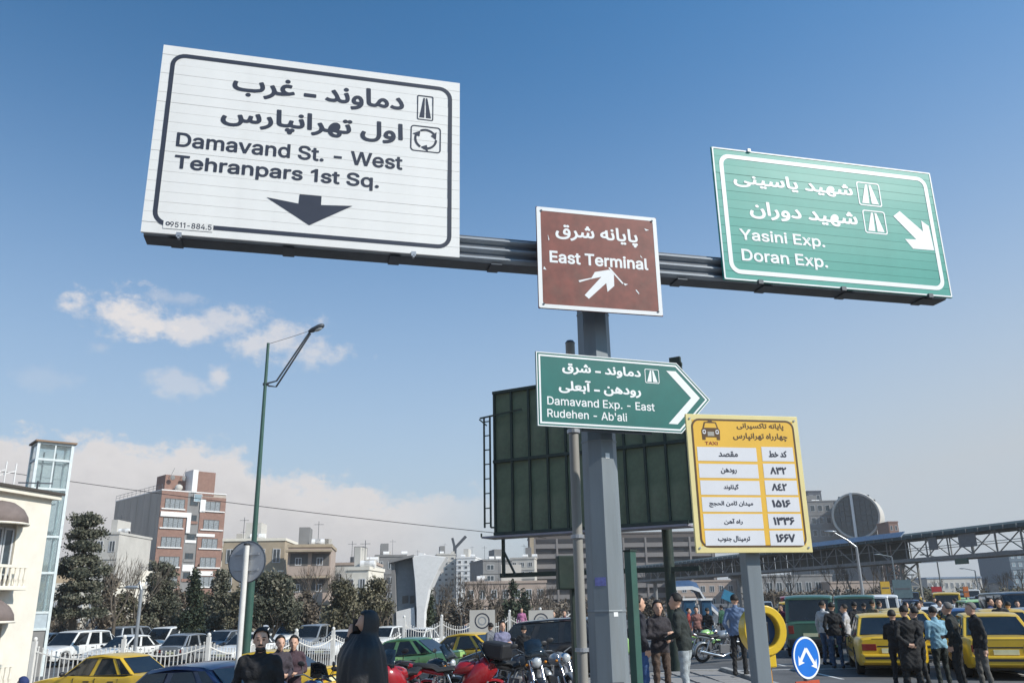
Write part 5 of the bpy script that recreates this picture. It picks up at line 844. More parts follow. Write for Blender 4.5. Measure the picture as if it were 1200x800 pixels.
def car(name, label, cat, body, kind='sedan', group=None):
    t = thing(name, label, cat, (0, 0, -50), 0, group)
    P = dict(sedan=dict(L=4.4, W=.85, zb=.24, belt=.88, hood=.84, nose=.62, trunk=.93, ws0=.95, ws1=.18, rf=-.98, rw0=-1.62, roof=1.41, wb=1.33, r=.30, tw=.62),
             hatch=dict(L=3.75, W=.80, zb=.24, belt=.88, hood=.86, nose=.64, trunk=.9, ws0=.85, ws1=.25, rf=-1.25, rw0=-1.72, roof=1.44, wb=1.18, r=.28, tw=.60),
             wagon=dict(L=4.5, W=.88, zb=.3, belt=1.0, hood=.98, nose=.72, trunk=1.0, ws0=.95, ws1=.35, rf=-1.9, rw0=-2.12, roof=1.66, wb=1.32, r=.34, tw=.66),
             van=dict(L=4.6, W=.86, zb=.32, belt=1.12, hood=1.1, nose=.9, trunk=1.12, ws0=2.02, ws1=1.5, rf=-2.1, rw0=-2.24, roof=1.93, wb=1.25, r=.31, tw=.74))[kind]
    L, W_, zb, belt, hood, nose, trunk, ws0, ws1, rf, rw0, roof, wb, r, tw = (P[k] for k in ('L', 'W', 'zb', 'belt', 'hood', 'nose', 'trunk', 'ws0', 'ws1', 'rf', 'rw0', 'roof', 'wb', 'r', 'tw'))
    h = L/2
    def top(x):
        if x > ws0: return hood+(nose-hood)*((x-ws0)/(h-ws0))**1.6 if h > ws0 else hood
        if x < rw0: return trunk-.03*((rw0-x)/max(h+rw0, .1))
        return belt+(hood-belt)*sst(ws0-.3, ws0, x)+(trunk-belt)*sst(rw0+.3, rw0, x)
    def wid(x): return W_*(1-.13*max(0, (abs(x)-h*.62)/(h*.38))**2)
    xsz = [(-h, zb+.12), (-h+.06, zb+.04)]+arch(-wb, r*1.22, zb)+[(-.3, zb-.02), (.4, zb-.02)]+arch(wb, r*1.22, zb)+[(h-.08, zb+.03), (h, zb+.12)]
    st = []
    for x, z in xsz:
        zt = top(x)-(.05 if abs(x) > h-.03 else 0); st.append((x, wid(x)-(.03 if abs(x) > h-.03 else 0), min(z, zt-.12), zt, .025))
    extra = [x for x in (ws0, rw0, rw0+.28, ws0-.25, h-.3, -h+.25) if all(abs(x-q[0]) > .06 for q in st)]
    def low(x):
        for c in (-wb, wb):
            if abs(x-c) < r*1.22: return zb+sqrt((r*1.22)**2-(x-c)**2)
        return zb
    for x in extra: st.append((x, wid(x), low(x), top(x), .025))
    st.sort()
    g = mb(); g.loft(sections(st, W_)); g.build('body', body, t, smooth=28)
    g = mb(); g.bx(-h+.25, h-.3, -W_*.78, W_*.78, .2, belt-.2); g.build('underbody', blackpl, t)
    # cabin shell, roof and panes
    wy = W_*.955; ty = tw
    zt = roof; bz = belt-.04
    ring_b = [(ws0, wy*.93, hood-.03), (rw0, wy*.95, trunk-.04)]
    Fb, Bb = Vector((ws0, wy*.92, hood-.02)), Vector((rw0, wy*.94, trunk-.02)); Ft, Bt = Vector((ws1, ty, roof-.04)), Vector((rf, ty*.98, roof-.05))
    mm = lambda v: Vector((v.x, -v.y, v.z))
    g = mb(); g.add([Fb, Ft, Bt, Bb, mm(Fb), mm(Ft), mm(Bt), mm(Bb)], [(0, 1, 2, 3), (4, 7, 6, 5), (0, 4, 5, 1), (3, 2, 6, 7), (1, 5, 6, 2), (0, 3, 7, 4)]); g.build('cabin', body, t, bevel=.03)
    g = mb(); cx = (ws1+rf)/2; rl = [];
    for x, dz, s in ((ws1+.05, -.055, .97), (ws1-.06, -.012, 1.), (ws1-.4, .02, 1.015), (cx, .03, 1.02), (rf+.4, .02, 1.01), (rf+.06, -.015, .985), (rf-.05, -.06, .95)):
        y = ty*s; rl.append([Vector((x, a, roof+b+dz)) for a, b in ((-y-.02, -.06), (-y+.02, -.012), (-y*.6, .012), (0, .02), (y*.6, .012), (y-.02, -.012), (y+.02, -.06))])
    g.loft(rl, cap=True, close=True); g.build('roof', body, t, smooth=35)
    def pane_(nm, q, k=.9, off=.012):
        q = [Vector(p) for p in q]; q2 = inset(q, k); nrm = (q[1]-q[0]).cross(q[2]-q[0]).normalized()
        c = sum(q, Vector())/4
        if nrm.dot(c-Vector((cx, 0, .6))) < 0: nrm = -nrm
        g = mb(); a = [p+nrm*off for p in q2]; b = [p+nrm*(off-.03) for p in q2]; g.loft([b, a]); g.build(nm, glass_dk, t)
        return nrm
    pane_('windscreen', (Fb, Ft, mm(Ft), mm(Fb)), .92, .02); pane_('rear_window', (Bb, Bt, mm(Bt), mm(Bb)), .86 if kind != 'van' else .84, .02)
    def lerp(a, b, k): return a+(b-a)*k
    for s in (1, -1):
        f = (lambda v: v) if s > 0 else mm
        nwin = {'sedan': (.0, .44, .83, 1.), 'hatch': (.0, .48, .9, 1), 'wagon': (0, .36, .68, 1), 'van': (0, .3, .62, 1)}[kind]
        for a, b in zip(nwin[:-1], nwin[1:]):
            q = [f(lerp(Fb, Bb, a+.015)), f(lerp(Ft, Bt, a+.02)), f(lerp(Ft, Bt, b-.02)), f(lerp(Fb, Bb, b-.015))]
            # windows slope with the pillars at either end
            pane_('side_window', q, .87, .014)
        for xa, ang in ((cx+.3, 0), (cx-.55, 0)):
            g = mb(); g.bx(xa-.1, xa+.1, s*(W_*.985)-.01, s*(W_*.985)+.022, belt-.16, belt-.13); g.build('door_handle', blackpl, t)
        g = mb(); mx_ = ws0-.28; g.ell((mx_, s*(W_+.1), belt+.05), (.06, .1, .07), 10, 6); g.bar((mx_, s*W_*.9, belt-.02), (mx_, s*(W_+.08), belt+.02), .03); g.build('mirror', blackpl if kind != 'van' else blackpl, t, smooth=50)
        g = mb(); g.bx(-wb+.42, wb-.42, s*W_*.992-.015, s*W_*.992+.018, .50, .56); g.build('door_trim', blackpl, t)
        for xa in ((cx+.78, cx+.02, cx-.78) if kind in ('sedan', 'wagon') else (cx+.7, cx-.35)):
            g = mb(); g.bx(xa-.006, xa+.006, s*W_*.99-.02, s*W_*.99+.008, zb+.12, belt-.06); g.build('door_seam', blackpl, t)
        g = mb(); q0 = [f(Fb), f(Bb)]; g.bar(q0[0]+Vector((0, s*.012, .01)), q0[1]+Vector((0, s*.012, .01)), .03, .025); g.build('window_rubber', blackpl, t)
        # lamps
        zl = nose-.08 if kind != 'van' else .72
        wv = wid(h)
        g = mb(); g.bx(h-.1, h+.005, s*(wv*.52), s*(wv*.93), zl-.1, zl+.03); g.build('headlight', lamp_clr, t, bevel=.015)
        zr = trunk-.25 if kind != 'van' else .88
        hr = .16 if kind != 'van' else .26
        g = mb(); g.bx(-h-.008, -h+.1, s*(wv*(.50 if kind == 'sedan' else .72)), s*(wv*.955), zr-hr/2, zr+hr/2); g.build('tail_light', tail_red, t, bevel=.015)
    if kind in ('sedan', 'hatch'):
        g = mb(); g.bx(-h-.004, -h+.05, -wid(h)*.48, wid(h)*.48, trunk-.245, trunk-.215); g.build('trunk_strip', blackpl, t)
    g = mb(); g.bx(-h-.003, -h+.05, -wid(h)*.62, wid(h)*.62, trunk-.06, trunk-.05); g.build('boot_seam', blackpl, t)
    g = mb(); wv = wid(h)
    for sx_, nm in ((1, 'front'), (-1, 'rear')):
        g = mb(); x0 = sx_*(h-.06); x1 = sx_*(h+.1)
        g.loft([[Vector((x0+(x1-x0)*k, y, z)) for y, z in ((-wv-.01+.06*k, zb+.08), (wv+.01-.06*k, zb+.08), (wv+.01-.06*k, zb+.30-.03*k), (-wv-.01+.06*k, zb+.30-.03*k))] for k in (0, .6, 1)])
        g.build('bumper', body if kind == 'sedan' else blackpl, t, bevel=.02)
        g = mb(); g.bx(sx_*(h+.06), sx_*(h+.108), -wv*.9, wv*.9, zb+.17, zb+.225); g.build('bumper_strip', blackpl, t)
        g = mb(); zp = zb+.19 if sx_ > 0 else (trunk-.33 if kind != 'van' else .72)
        g.bx(sx_*(h+(.1 if sx_ > 0 else -.0)), sx_*(h+(.118 if sx_ > 0 else .014)), -.26, .26, zp-.055, zp+.055); g.build('number_plate', plate_m, t)
    g = mb(); g.bx(h-.06, h+.008, -wid(h)*.48, wid(h)*.48, nose-.18, nose-.06); g.build('grille', blackpl, t)
    for x in (wb, -wb):
        for s in (1, -1): add_wheel(t, x, s*(W_-.11), r)
    return t
BODY = {'s': car('parked_car', 'x', 'car', taxi_y), 'h': car('parked_car', 'x', 'car', taxi_y, 'hatch'), 'w': car('parked_car', 'x', 'car', taxi_y, 'wagon'), 'v': car('parked_van', 'x', 'van', taxi_y, 'van')}
PAINT = dict(yellow=taxi_y, green=taxi_g, navy=navy, vangreen=van_g, white=paint_w, silver=paint_s, black=paint_k, red=paint_r, blue=paint_b)
used = set()
def put_car(k, color, x, y, head, label, cat='taxi', group=None, name=None, z=None):
    """head: direction of travel, degrees clockwise from +Y"""
    rz = pi/2-R(head); z = road_z(x, y) if z is None else z
    r = dup(BODY[k], label, (x, y, z), rz, group, {'taxi_yellow': PAINT[color]}, name)
    r.name = name or ('taxi' if cat == 'taxi' else 'parked_car' if k != 'v' else 'parked_van'); r['category'] = cat
    # sit flat on the sloping street
    d = Vector((sin(R(head)), cos(R(head)))); e = 1.3
    pit = atan2(road_z(x+d.x*e, y+d.y*e)-road_z(x-d.x*e, y-d.y*e), 2*e)
    rr = Vector((d.y, -d.x)); rol = atan2(road_z(x+rr.x*.7, y+rr.y*.7)-road_z(x-rr.x*.7, y-rr.y*.7), 1.4)
    r.rotation_euler = (Matrix.Rotation(rz, 3, 'Z') @ Matrix.Rotation(-pit, 3, 'Y') @ Matrix.Rotation(-rol, 3, 'X')).to_euler()
    return r
GR = 'vehicles crowding the avenue on the right'
# right: the two near taxis and their neighbours
put_car('s', 'yellow', 9.75, 23.9, 17, 'yellow taxi seen from behind beside the road line, left of the near pair')
put_car('s', 'yellow', 11.8, 22.5, 19, 'yellow taxi seen from behind with men leaning near its boot, right of the near pair')
put_car('s', 'yellow', 14.6, 22.6, 16, 'yellow taxi cut by the right edge of the view')
put_car('s', 'yellow', 15.1, 28.0, 18, 'yellow taxi just ahead of the near pair, roof showing above the right one', group=GR)
put_car('s', 'yellow', 12.3, 28.6, 14, 'yellow taxi in the gap between the near pair, one row ahead', group=GR)
put_car('s', 'yellow', 15.2, 34.6, 78, 'yellow taxi standing crosswise behind the near pair', group=GR)
put_car('v', 'vangreen', 10.35, 31.2, 20, 'dark green minibus seen from behind next to the yellow phone booth', 'van')
put_car('v', 'vangreen', 13.9, 36.5, 20, 'green minibus with a pale pillar, second in the row of minibuses', 'van')
put_car('v', 'white', 16.6, 41.5, 22, 'white and green minibus, third in the row of minibuses', 'van')
put_car('v', 'white', 18.9, 46.0, 20, 'white minibus farthest in the row of minibuses', 'van')
# left street
put_car('s', 'yellow', -12.0, 26.3, -72, 'yellow taxi in front of the white fence at the left, behind the navy sedan')
put_car('s', 'navy', -5.2, 14.3, -66, 'dark navy sedan closest to the camera at the lower left', 'car')
put_car('s', 'yellow', -7.1, 24.6, -80, 'yellow taxi behind the green lamp post on the left street')
put_car('s', 'green', -4.0, 30.6, -70, 'light green taxi between the woman in black and the yellow taxi')
put_car('s', 'yellow', -2.0, 32.5, -62, 'yellow taxi behind the red motorbikes in the middle')
put_car('s', 'green', 2.2, 34.0, -75, 'pale green and white taxi just left of the dark signal post')
put_car('w', 'black', .55, 27.5, -70, 'black estate car behind the parked motorbikes near the mast', 'car')
# far traffic on the right
lst = []
rs = random.Random(5); occ = [(9.2, 24.1), (11.05, 22.9), (13.5, 29), (13.5, 23.3), (11.2, 29.2), (14.2, 35), (10, 31.2), (12.2, 34.6), (14.7, 39), (16.8, 43)]
cols = ['silver', 'yellow', 'black', 'white', 'yellow', 'blue', 'silver', 'navy', 'green', 'white', 'red', 'yellow', 'black']
cn = {'silver': 'silver grey', 'navy': 'navy blue', 'blue': 'blue', 'yellow': 'yellow', 'green': 'light green', 'white': 'white', 'black': 'black', 'red': 'red'}
kn = {'s': 'sedan', 'h': 'hatchback', 'w': 'estate car', 'v': 'minibus'}
rows_ = [(17.2, 30), (19.6, 29.5), (22, 33), (16.9, 36.2), (19.2, 36.6), (21.6, 39.8), (24, 38), (19.0, 49), (21.3, 43.6), (23.7, 45.4), (26, 46.6), (21.4, 51), (24.2, 53), (26.8, 55), (29.4, 53.6), (24.6, 61), (27.6, 62.5), (30.5, 61), (33.4, 63), (28.2, 70), (31.6, 71), (35, 70), (38, 73), (32, 79), (36, 80), (40, 81), (36, 90), (41, 92), (46, 93), (42, 104), (48, 106), (54, 108), (16.2, 27.0+24.5), (17.9, 26.4), (18.6, 33.2), (21.0, 31.0), (24.0, 34.2), (26.6, 41.8), (29.2, 47.5), (32.4, 56.5), (15.8, 31.6), (17.3, 55.8), (20.4, 57.8), (23.2, 67.5), (20.2, 72), (27, 80), (35, 86), (44, 84), (50, 98), (38, 98)]
cnt = {}
for i, (x, y) in enumerate(rows_):
    c = cols[(i*5+i//3) % len(cols)]; k = ['s', 's', 'h', 's', 'w', 's', 'v'][i % 7]
    hd = rs.uniform(8, 26)+(180 if rs.random() < .35 else 0)
    key = (c, k, 'near' if y < 45 else 'mid' if y < 66 else 'far'); cnt[key] = cnt.get(key, 0)+1
    where = {'near': 'in the jam beyond the near taxis', 'mid': 'in the jam beneath the footbridge truss', 'far': 'in the distant jam past the footbridge'}[key[2]]
    lab = f"{cn[c]} {kn[k]} {where}"+(', farther back' if cnt[key] == 2 else ', farthest back' if cnt[key] == 3 else '')
    put_car(k, c, x+rs.uniform(-.2, .2), y, hd, lab, 'taxi' if c == 'yellow' else ('van' if k == 'v' else 'car'), GR)
# car park behind the white fence on the left
GP2 = 'cars parked behind the white fence'
pk = [(-24.5, 41), (-22, 41.5), (-19.4, 41.3), (-16.6, 42), (-14, 42.6), (-25.5, 47.5), (-22.8, 47.2), (-20, 48), (-17.1, 48.3), (-14.4, 48.6), (-27, 54), (-24, 54.5), (-21, 54.2), (-18, 55), (-15, 55.4), (-12.2, 50), (-9.4, 51)]
pc = ['white', 'silver', 'white', 'white', 'silver', 'white', 'white', 'silver', 'white', 'black', 'white', 'white', 'silver', 'white', 'white', 'white', 'silver']
ordn = ['first', 'second', 'third', 'fourth', 'fifth']
pk = [(x*1.26, y+11) for x, y in pk]+[(-29.5, 46.5), (-26.3, 46), (-23.2, 46.6), (-20.2, 46.2), (-17, 46.8)]
pk += [(-14.2, 47), (-12, 52.5), (-9.6, 49), (-8, 54.5), (-5.6, 50.5)]
pc += ['white', 'silver', 'white', 'white', 'silver', 'white', 'silver', 'white', 'white', 'white']
for i, (x, y) in enumerate(pk):
    row = 5 if i > 21 else 4 if i > 16 else i//5; rn = ['front row', 'middle row', 'back row', 'short row by the corner', 'row nearest the fence', 'part behind the bearded man'][min(row, 5)]
    put_car(['s', 'h', 's', 'w'][i % 4], pc[i], x, y, rs.choice([20, 200, 196, 14]), f"{cn[pc[i]]} car, {ordn[(i-22 if i > 21 else i-17 if i > 16 else i) % 5]} from left, {rn} of fenced car park", 'car', GP2, 'parked_car')
for k in BODY.values():
    for ch in k.children_recursive: bpy.data.objects.remove(ch)
    bpy.data.objects.remove(k)

# ------------------------------------------------------------------ motorbikes
def motorbike(label, x, y, head, paint, fairing=False, box=False, screen=False, lean=8, name='motorbike', z=None):
    t = thing(name, label, 'motorbike', (x, y, stand(x, y) if z is None else z), pi/2-R(head)); t.rotation_euler = (R(lean), 0, pi/2-R(head))
    fx, rx, r = .66, -.64, .30
    for wx in (fx, rx):
        g = mb(); g.tube([(0, -.06, 0), (0, .06, 0)], .05, 8); o = g.build('wheel', steel_dk, t, loc=(wx, 0, r))
        g = mb(); g.torus((0, 0, 0), r-.045, .05, 'y', 24, 8); g.build('tyre', rubber, o, smooth=60)
        g = mb(); g.torus((0, 0, 0), r-.09, .018, 'y', 20, 6)
        g.build('rim', alloy, o, smooth=60)
        sm = MB().bar((.03, 0, 0), (r-.09, 0, 0), .02).mesh('spoke', alloy)
        for k in range(5): inst('spoke', sm, o, (0, 0, 0), (0, 2*pi*k/5, 0))
    for s in (-1, 1):
        g = mb(); g.tube([(fx, s*.09, r), (fx-.2, s*.09, .78), (fx-.26, s*.09, .92)], [.024, .028, .028], 8); g.build('fork', chrome, t, smooth=60)
        g = mb(); g.tube([(rx, s*.11, r), (-.1, s*.1, .38)], .024, 6); g.build('swing_arm', steel_dk, t)
        g = mb(); g.tube([(rx+.05, s*.12, r+.04), (rx+.2, s*.12, .7)], .03, 8); g.build('shock', chrome, t, smooth=60)
        g = mb(); g.tube([(fx-.27, s*.05, .97), (fx-.32, s*.22, 1.03), (fx-.42, s*.36, 1.0)], [.013, .013, .018], 7); g.build('handlebar', steel_dk, t, smooth=60)
        g = mb(); g.tube([(fx-.3, s*.25, 1.03), (fx-.27, s*.3, 1.17)], .007, 5); g.ell((fx-.27, s*.33, 1.2), (.015, .075, .045), 10, 6); g.build('mirror', blackpl, t, smooth=60)
        g = mb(); g.ell((fx-.16, s*.17, .86), (.04, .03, .025), 8, 6); g.build('indicator', mat('amber', (.6, .22, .01), .3), t, smooth=60)
    g = mb(); g.tube([(fx-.26, 0, .9), (.1, 0, .72), (-.1, 0, .42), (.3, 0, .32), (fx-.3, 0, .72)], .028, 8); g.tube([(.1, 0, .72), (-.35, 0, .74), (-.75, 0, .82)], .024, 8); g.build('frame', steel_dk, t, smooth=60)
    g = mb(); g.box((.12, 0, .42), (.34, .26, .26)); g.tube([(.18, 0, .5), (.27, 0, .68)], [.11, .09], 10)
    for k in range(4): g.tube([(.19+.02*k, 0, .54+.035*k), (.195+.02*k, 0, .545+.035*k)], .135, 10)
    g.build('engine', alloy, t, bevel=.02)
    g = mb(); g.tube([(.28, -.1, .55), (.36, -.13, .3), (.0, -.16, .2), (-.4, -.17, .28), (-.85, -.18, .38)], [.024, .024, .03, .05, .055], 10); g.build('exhaust', chrome, t, smooth=60)
    g = mb(); rings = []
    for xx, w, z0, z1 in ((.42, .04, .80, .84), (.38, .12, .74, .92), (.22, .16, .72, .98), (.02, .15, .71, .95), (-.12, .09, .72, .84)):
        rings.append([Vector((xx, w*cos(a)*1., (z0+z1)/2+(z1-z0)/2*sin(a))) for a in [2*pi*i/12 for i in range(12)]])
    g.loft(rings); g.build('fuel_tank', paint, t, smooth=70)
    g = mb(); rings = []
    for xx, w, zt in ((-.02, .08, .84), (-.12, .14, .87), (-.4, .15, .84), (-.5, .15, .90), (-.82, .11, .93), (-.9, .07, .91)):
        rings.append([Vector((xx, w*cos(a), zt-.05+.05*sin(a)*1.)) for a in [2*pi*i/10 for i in range(10)]])
    g.loft(rings); g.build('seat', seatbl, t, smooth=60)
    g = mb(); rings = []
    for xx, w, zc_ in ((-.3, .12, .74), (-.6, .11, .78), (-.88, .08, .84), (-.98, .05, .87)):
        rings.append([Vector((xx, w*cos(a), zc_+.055*sin(a))) for a in [2*pi*i/10 for i in range(10)]])
    g.loft(rings); g.build('tail_fairing', paint, t, smooth=60)
    g = mb(); g.box((-.985, 0, .85), (.04, .12, .06)); g.build('tail_light', tail_red, t, bevel=.01)
    def guard(xc, a0, a1, nm):
        g = mb(); rr = []
        for i in range(9):
            a = R(a0+(a1-a0)*i/8); q = [Vector((xc+(r+.035+dz)*cos(a), yy, r+(r+.035+dz)*sin(a))) for yy, dz in ((-.075, -.03), (-.05, .0), (.05, .0), (.075, -.03))]; rr.append(q)
        vs = [v for q in rr for v in q]; g.add(vs, [(i*4+j, i*4+j+1, (i+1)*4+j+1, (i+1)*4+j) for i in range(8) for j in range(3)]); o = g.build(nm, paint, t, smooth=60)
        sm = o.modifiers.new('thick', 'SOLIDIFY'); sm.thickness = .006
    guard(fx, 20, 140, 'mudguard'); guard(rx, 40, 190, 'mudguard')
    g = mb(); g.ell((-.0+fx-.12, 0, .88), (.09, .1, .1), 12, 8); g.build('headlight', chrome, t, smooth=60)
    g = mb(); g.ell((fx-.06, 0, .88), (.05, .085, .085), 12, 8); g.build('headlight_lens', lamp_clr, t, smooth=60)
    g = mb(); g.tube([(0, .14, .3), (-.12, .3, .02)], .012, 6); g.build('side_stand', steel_dk, t)
    if fairing:
        g = mb(); rings = []
        for xx, w, z0, z1 in ((.72, .05, .76, .88), (.64, .16, .66, 1.0), (.48, .23, .5, 1.04), (.28, .24, .36, .92), (.08, .2, .34, .7)):
            rings.append([Vector((xx, w*cos(a), (z0+z1)/2+(z1-z0)/2*sin(a))) for a in [2*pi*i/14 for i in range(14)]])
        g.loft(rings); g.build('fairing', paint, t, smooth=60)
    if screen or fairing:
        g = mb(); q = [[Vector((fx-.05-.22*k, yy*(.2-.05*k), .98+.3*k-.04*abs(yy))) for yy in (-1, -.5, 0, .5, 1)] for k in (0, .5, 1)]
        g.add([v for rr in q for v in rr], [(i*5+j, i*5+j+1, (i+1)*5+j+1, (i+1)*5+j) for i in range(2) for j in range(4)]); o = g.build('windscreen', glass_dk, t, smooth=60); sm = o.modifiers.new('thick', 'SOLIDIFY'); sm.thickness = .005
    if box:
        g = mb(); g.box((-.82, 0, 1.1), (.42, .46, .3)); g.build('top_case', blackpl, t, bevel=.05)
    return t
def mx(px, Y): return X(px, Y)
motorbike('red sport motorbike with a tall red nose beside the woman in black', mx(478, 16.5), 16.5, 200, paint_r, True)
motorbike('red and black motorbike side on, its red nose towards the mast', mx(540, 17.2), 17.2, 98, paint_r, True, lean=6)
motorbike('black motorbike with a red tank leaning in front of the yellow middle taxi', mx(508, 19.3), 19.3, 120, paint_k, screen=True)
motorbike('black motorbike with top case between the bearded man and the woman', mx(372, 15.3), 15.3, 60, paint_k, box=True, screen=True)
motorbike('dark motorbike directly right of the bearded man', mx(345, 15.5), 16.2, 10, navy, screen=True)
motorbike('black motorbike facing the camera with a round chrome headlight', mx(629, 16.6), 16.6, 172, paint_k, screen=True)
motorbike('silver motorbike beside the dark signal post', mx(655, 17.4), 17.6, 160, paint_s)
motorbike('black motorbike with a big top case in front of the black estate car', mx(598, 17.6), 17.8, 28, paint_k, box=True)
motorbike('grey motorbike parked under the bridge stairs behind the men talking', mx(838, 29), 29, 70, paint_s)
motorbike('green motorbike parked beside the grey one behind the men talking', mx(822, 31), 31.5, 60, taxi_g)
motorbike('dark motorbike ridden by the man in blue at the far left', mx(33, 16), 16, -78, paint_k, screen=True, lean=0)
# ================================================================== PEOPLE
def cloth(name, col, var=.25): return mat('cloth_'+name, col, .85, var=var, scale=7, bump=.5)
def cap_(a, b, ra, rb, n=10):
    """tapered capsule as rings"""
    a, b = Vector(a), Vector(b); d = b-a; L = d.length or 1e-4; d = d/L
    pts, rs_ = [], []
    for k in (0, .35, .7): pts.append(a-d*ra*cos(k*pi/2)); rs_.append(max(ra*sin(k*pi/2), .002))
    pts.append(a); rs_.append(ra); pts.append(b); rs_.append(rb)
    for k in (.7, .35, 0): pts.append(b+d*rb*cos(k*pi/2)); rs_.append(max(rb*sin(k*pi/2), .002))
    return pts, rs_
def solid(prims, mats, name, parent, vox=.016, smooth_it=3, wr=.0, hem=None):
    """prims: (kind, a, b, ra, rb, material index). All merge into one continuous surface."""
    g = mb()
    for p in prims:
        if p[0] == 'c': pts, rs_ = cap_(*p[1:5]); g.tube(pts, rs_, 12)
        else: g.ell(p[1], p[2], 14, 10, p[3])
    me = bpy.data.meshes.new(name); me.from_pydata(g.v, [], g.f)
    o = bpy.data.objects.new(name, me); COL.objects.link(o)
    r = o.modifiers.new('r', 'REMESH'); r.mode = 'VOXEL'; r.voxel_size = vox
    s_ = o.modifiers.new('s', 'SMOOTH'); s_.iterations = smooth_it; s_.factor = .5
    dg = bpy.context.evaluated_depsgraph_get(); dg.update()
    m2 = bpy.data.meshes.new_from_object(o.evaluated_get(dg)); o.modifiers.clear(); o.data = m2; bpy.data.meshes.remove(me)
    n = len(m2.vertices); co = np.empty(n*3); m2.vertices.foreach_get('co', co); co = co.reshape(-1, 3)
    best = np.full(n, 1e9); mi = np.zeros(n, int); pid = np.zeros(n, int); torso = np.zeros(n, bool)
    for ip, p in enumerate(prims):
        if p[0] == 'c':
            a, b = np.array(p[1], float), np.array(p[2], float); d = b-a; L = max((d*d).sum(), 1e-9)
            tt = np.clip(((co-a)@d)/L, 0, 1); q = a+tt[:, None]*d; dist = np.linalg.norm(co-q, axis=1)-(p[3]+(p[4]-p[3])*tt)
        else:
            v = co-np.array(p[1], float)
            if p[3] is not None: v = v@np.array(p[3])
            rr = np.array(p[2]); kk = np.linalg.norm(v/rr, axis=1); dist = (kk-1)*rr.min()
        w = dist < best; best[w] = dist[w]; mi[w] = p[5]; pid[w] = ip; torso[w] = (p[5] == 0) and (len(p) > 6 or p[0] == 'e')
    if hem is not None:
        r2 = np.hypot(co[:, 0], co[:, 1]-hem[1])
        near_ = (pid >= 0) & (r2 < 9)
        mi = np.where(near_ & (mi == 0) & torso & (co[:, 2] < hem[0]), 1, mi); mi = np.where((mi == 1) & (co[:, 2] > hem[0]), 0, mi)
    if wr:
        nr = np.empty(n*3); m2.vertices.foreach_get('normal', nr); nr = nr.reshape(-1, 3)
        f = np.sin(co[:, 2]*38+3*np.sin(co[:, 0]*17+1)+2*np.cos(co[:, 1]*21))*np.cos(co[:, 0]*24+co[:, 2]*13)
        amt = np.where(np.isin(mi, [0, 1]), wr, 0)
        co = co+nr*(f*amt)[:, None]; m2.vertices.foreach_set('co', co.ravel())
    lp = np.empty(len(m2.polygons), int); m2.polygons.foreach_get('loop_start', lp); vi = np.empty(len(m2.loops), int); m2.loops.foreach_get('vertex_index', vi)
    m2.materials.clear()
    for mm_ in mats: m2.materials.append(mm_)
    m2.polygons.foreach_set('material_index', mi[vi[lp]].astype(np.int32)); m2.polygons.foreach_set('use_smooth', np.ones(len(lp), bool)); m2.update()
    o.parent = parent; return o
def hand_prims(w, dirv, side, k=3, curl=.5):
    """palm with four fingers and a thumb"""
    w = Vector(w); d = Vector(dirv).normalized(); s = Vector(side).normalized(); s = (s-d*s.dot(d)).normalized(); nrm = d.cross(s)
    out = [('c', w, w+d*.075, .026, .033, k)]
    for i, (o_, L) in enumerate(((-.028, .062), (-.010, .072), (.010, .068), (.027, .052))):
        b = w+d*.09+s*o_; m1 = b+d*L*.55-nrm*L*.2*curl; e = m1+d*L*.35-nrm*L*.5*curl
        out += [('c', b, m1, .0105, .0095, k), ('c', m1, e, .0095, .008, k)]
    b = w+d*.03-s*.03; e = b+d*.045-s*.028; out += [('c', b, e, .013, .0105, k), ('c', e, e+d*.022, .0105, .009, k)]
    return out
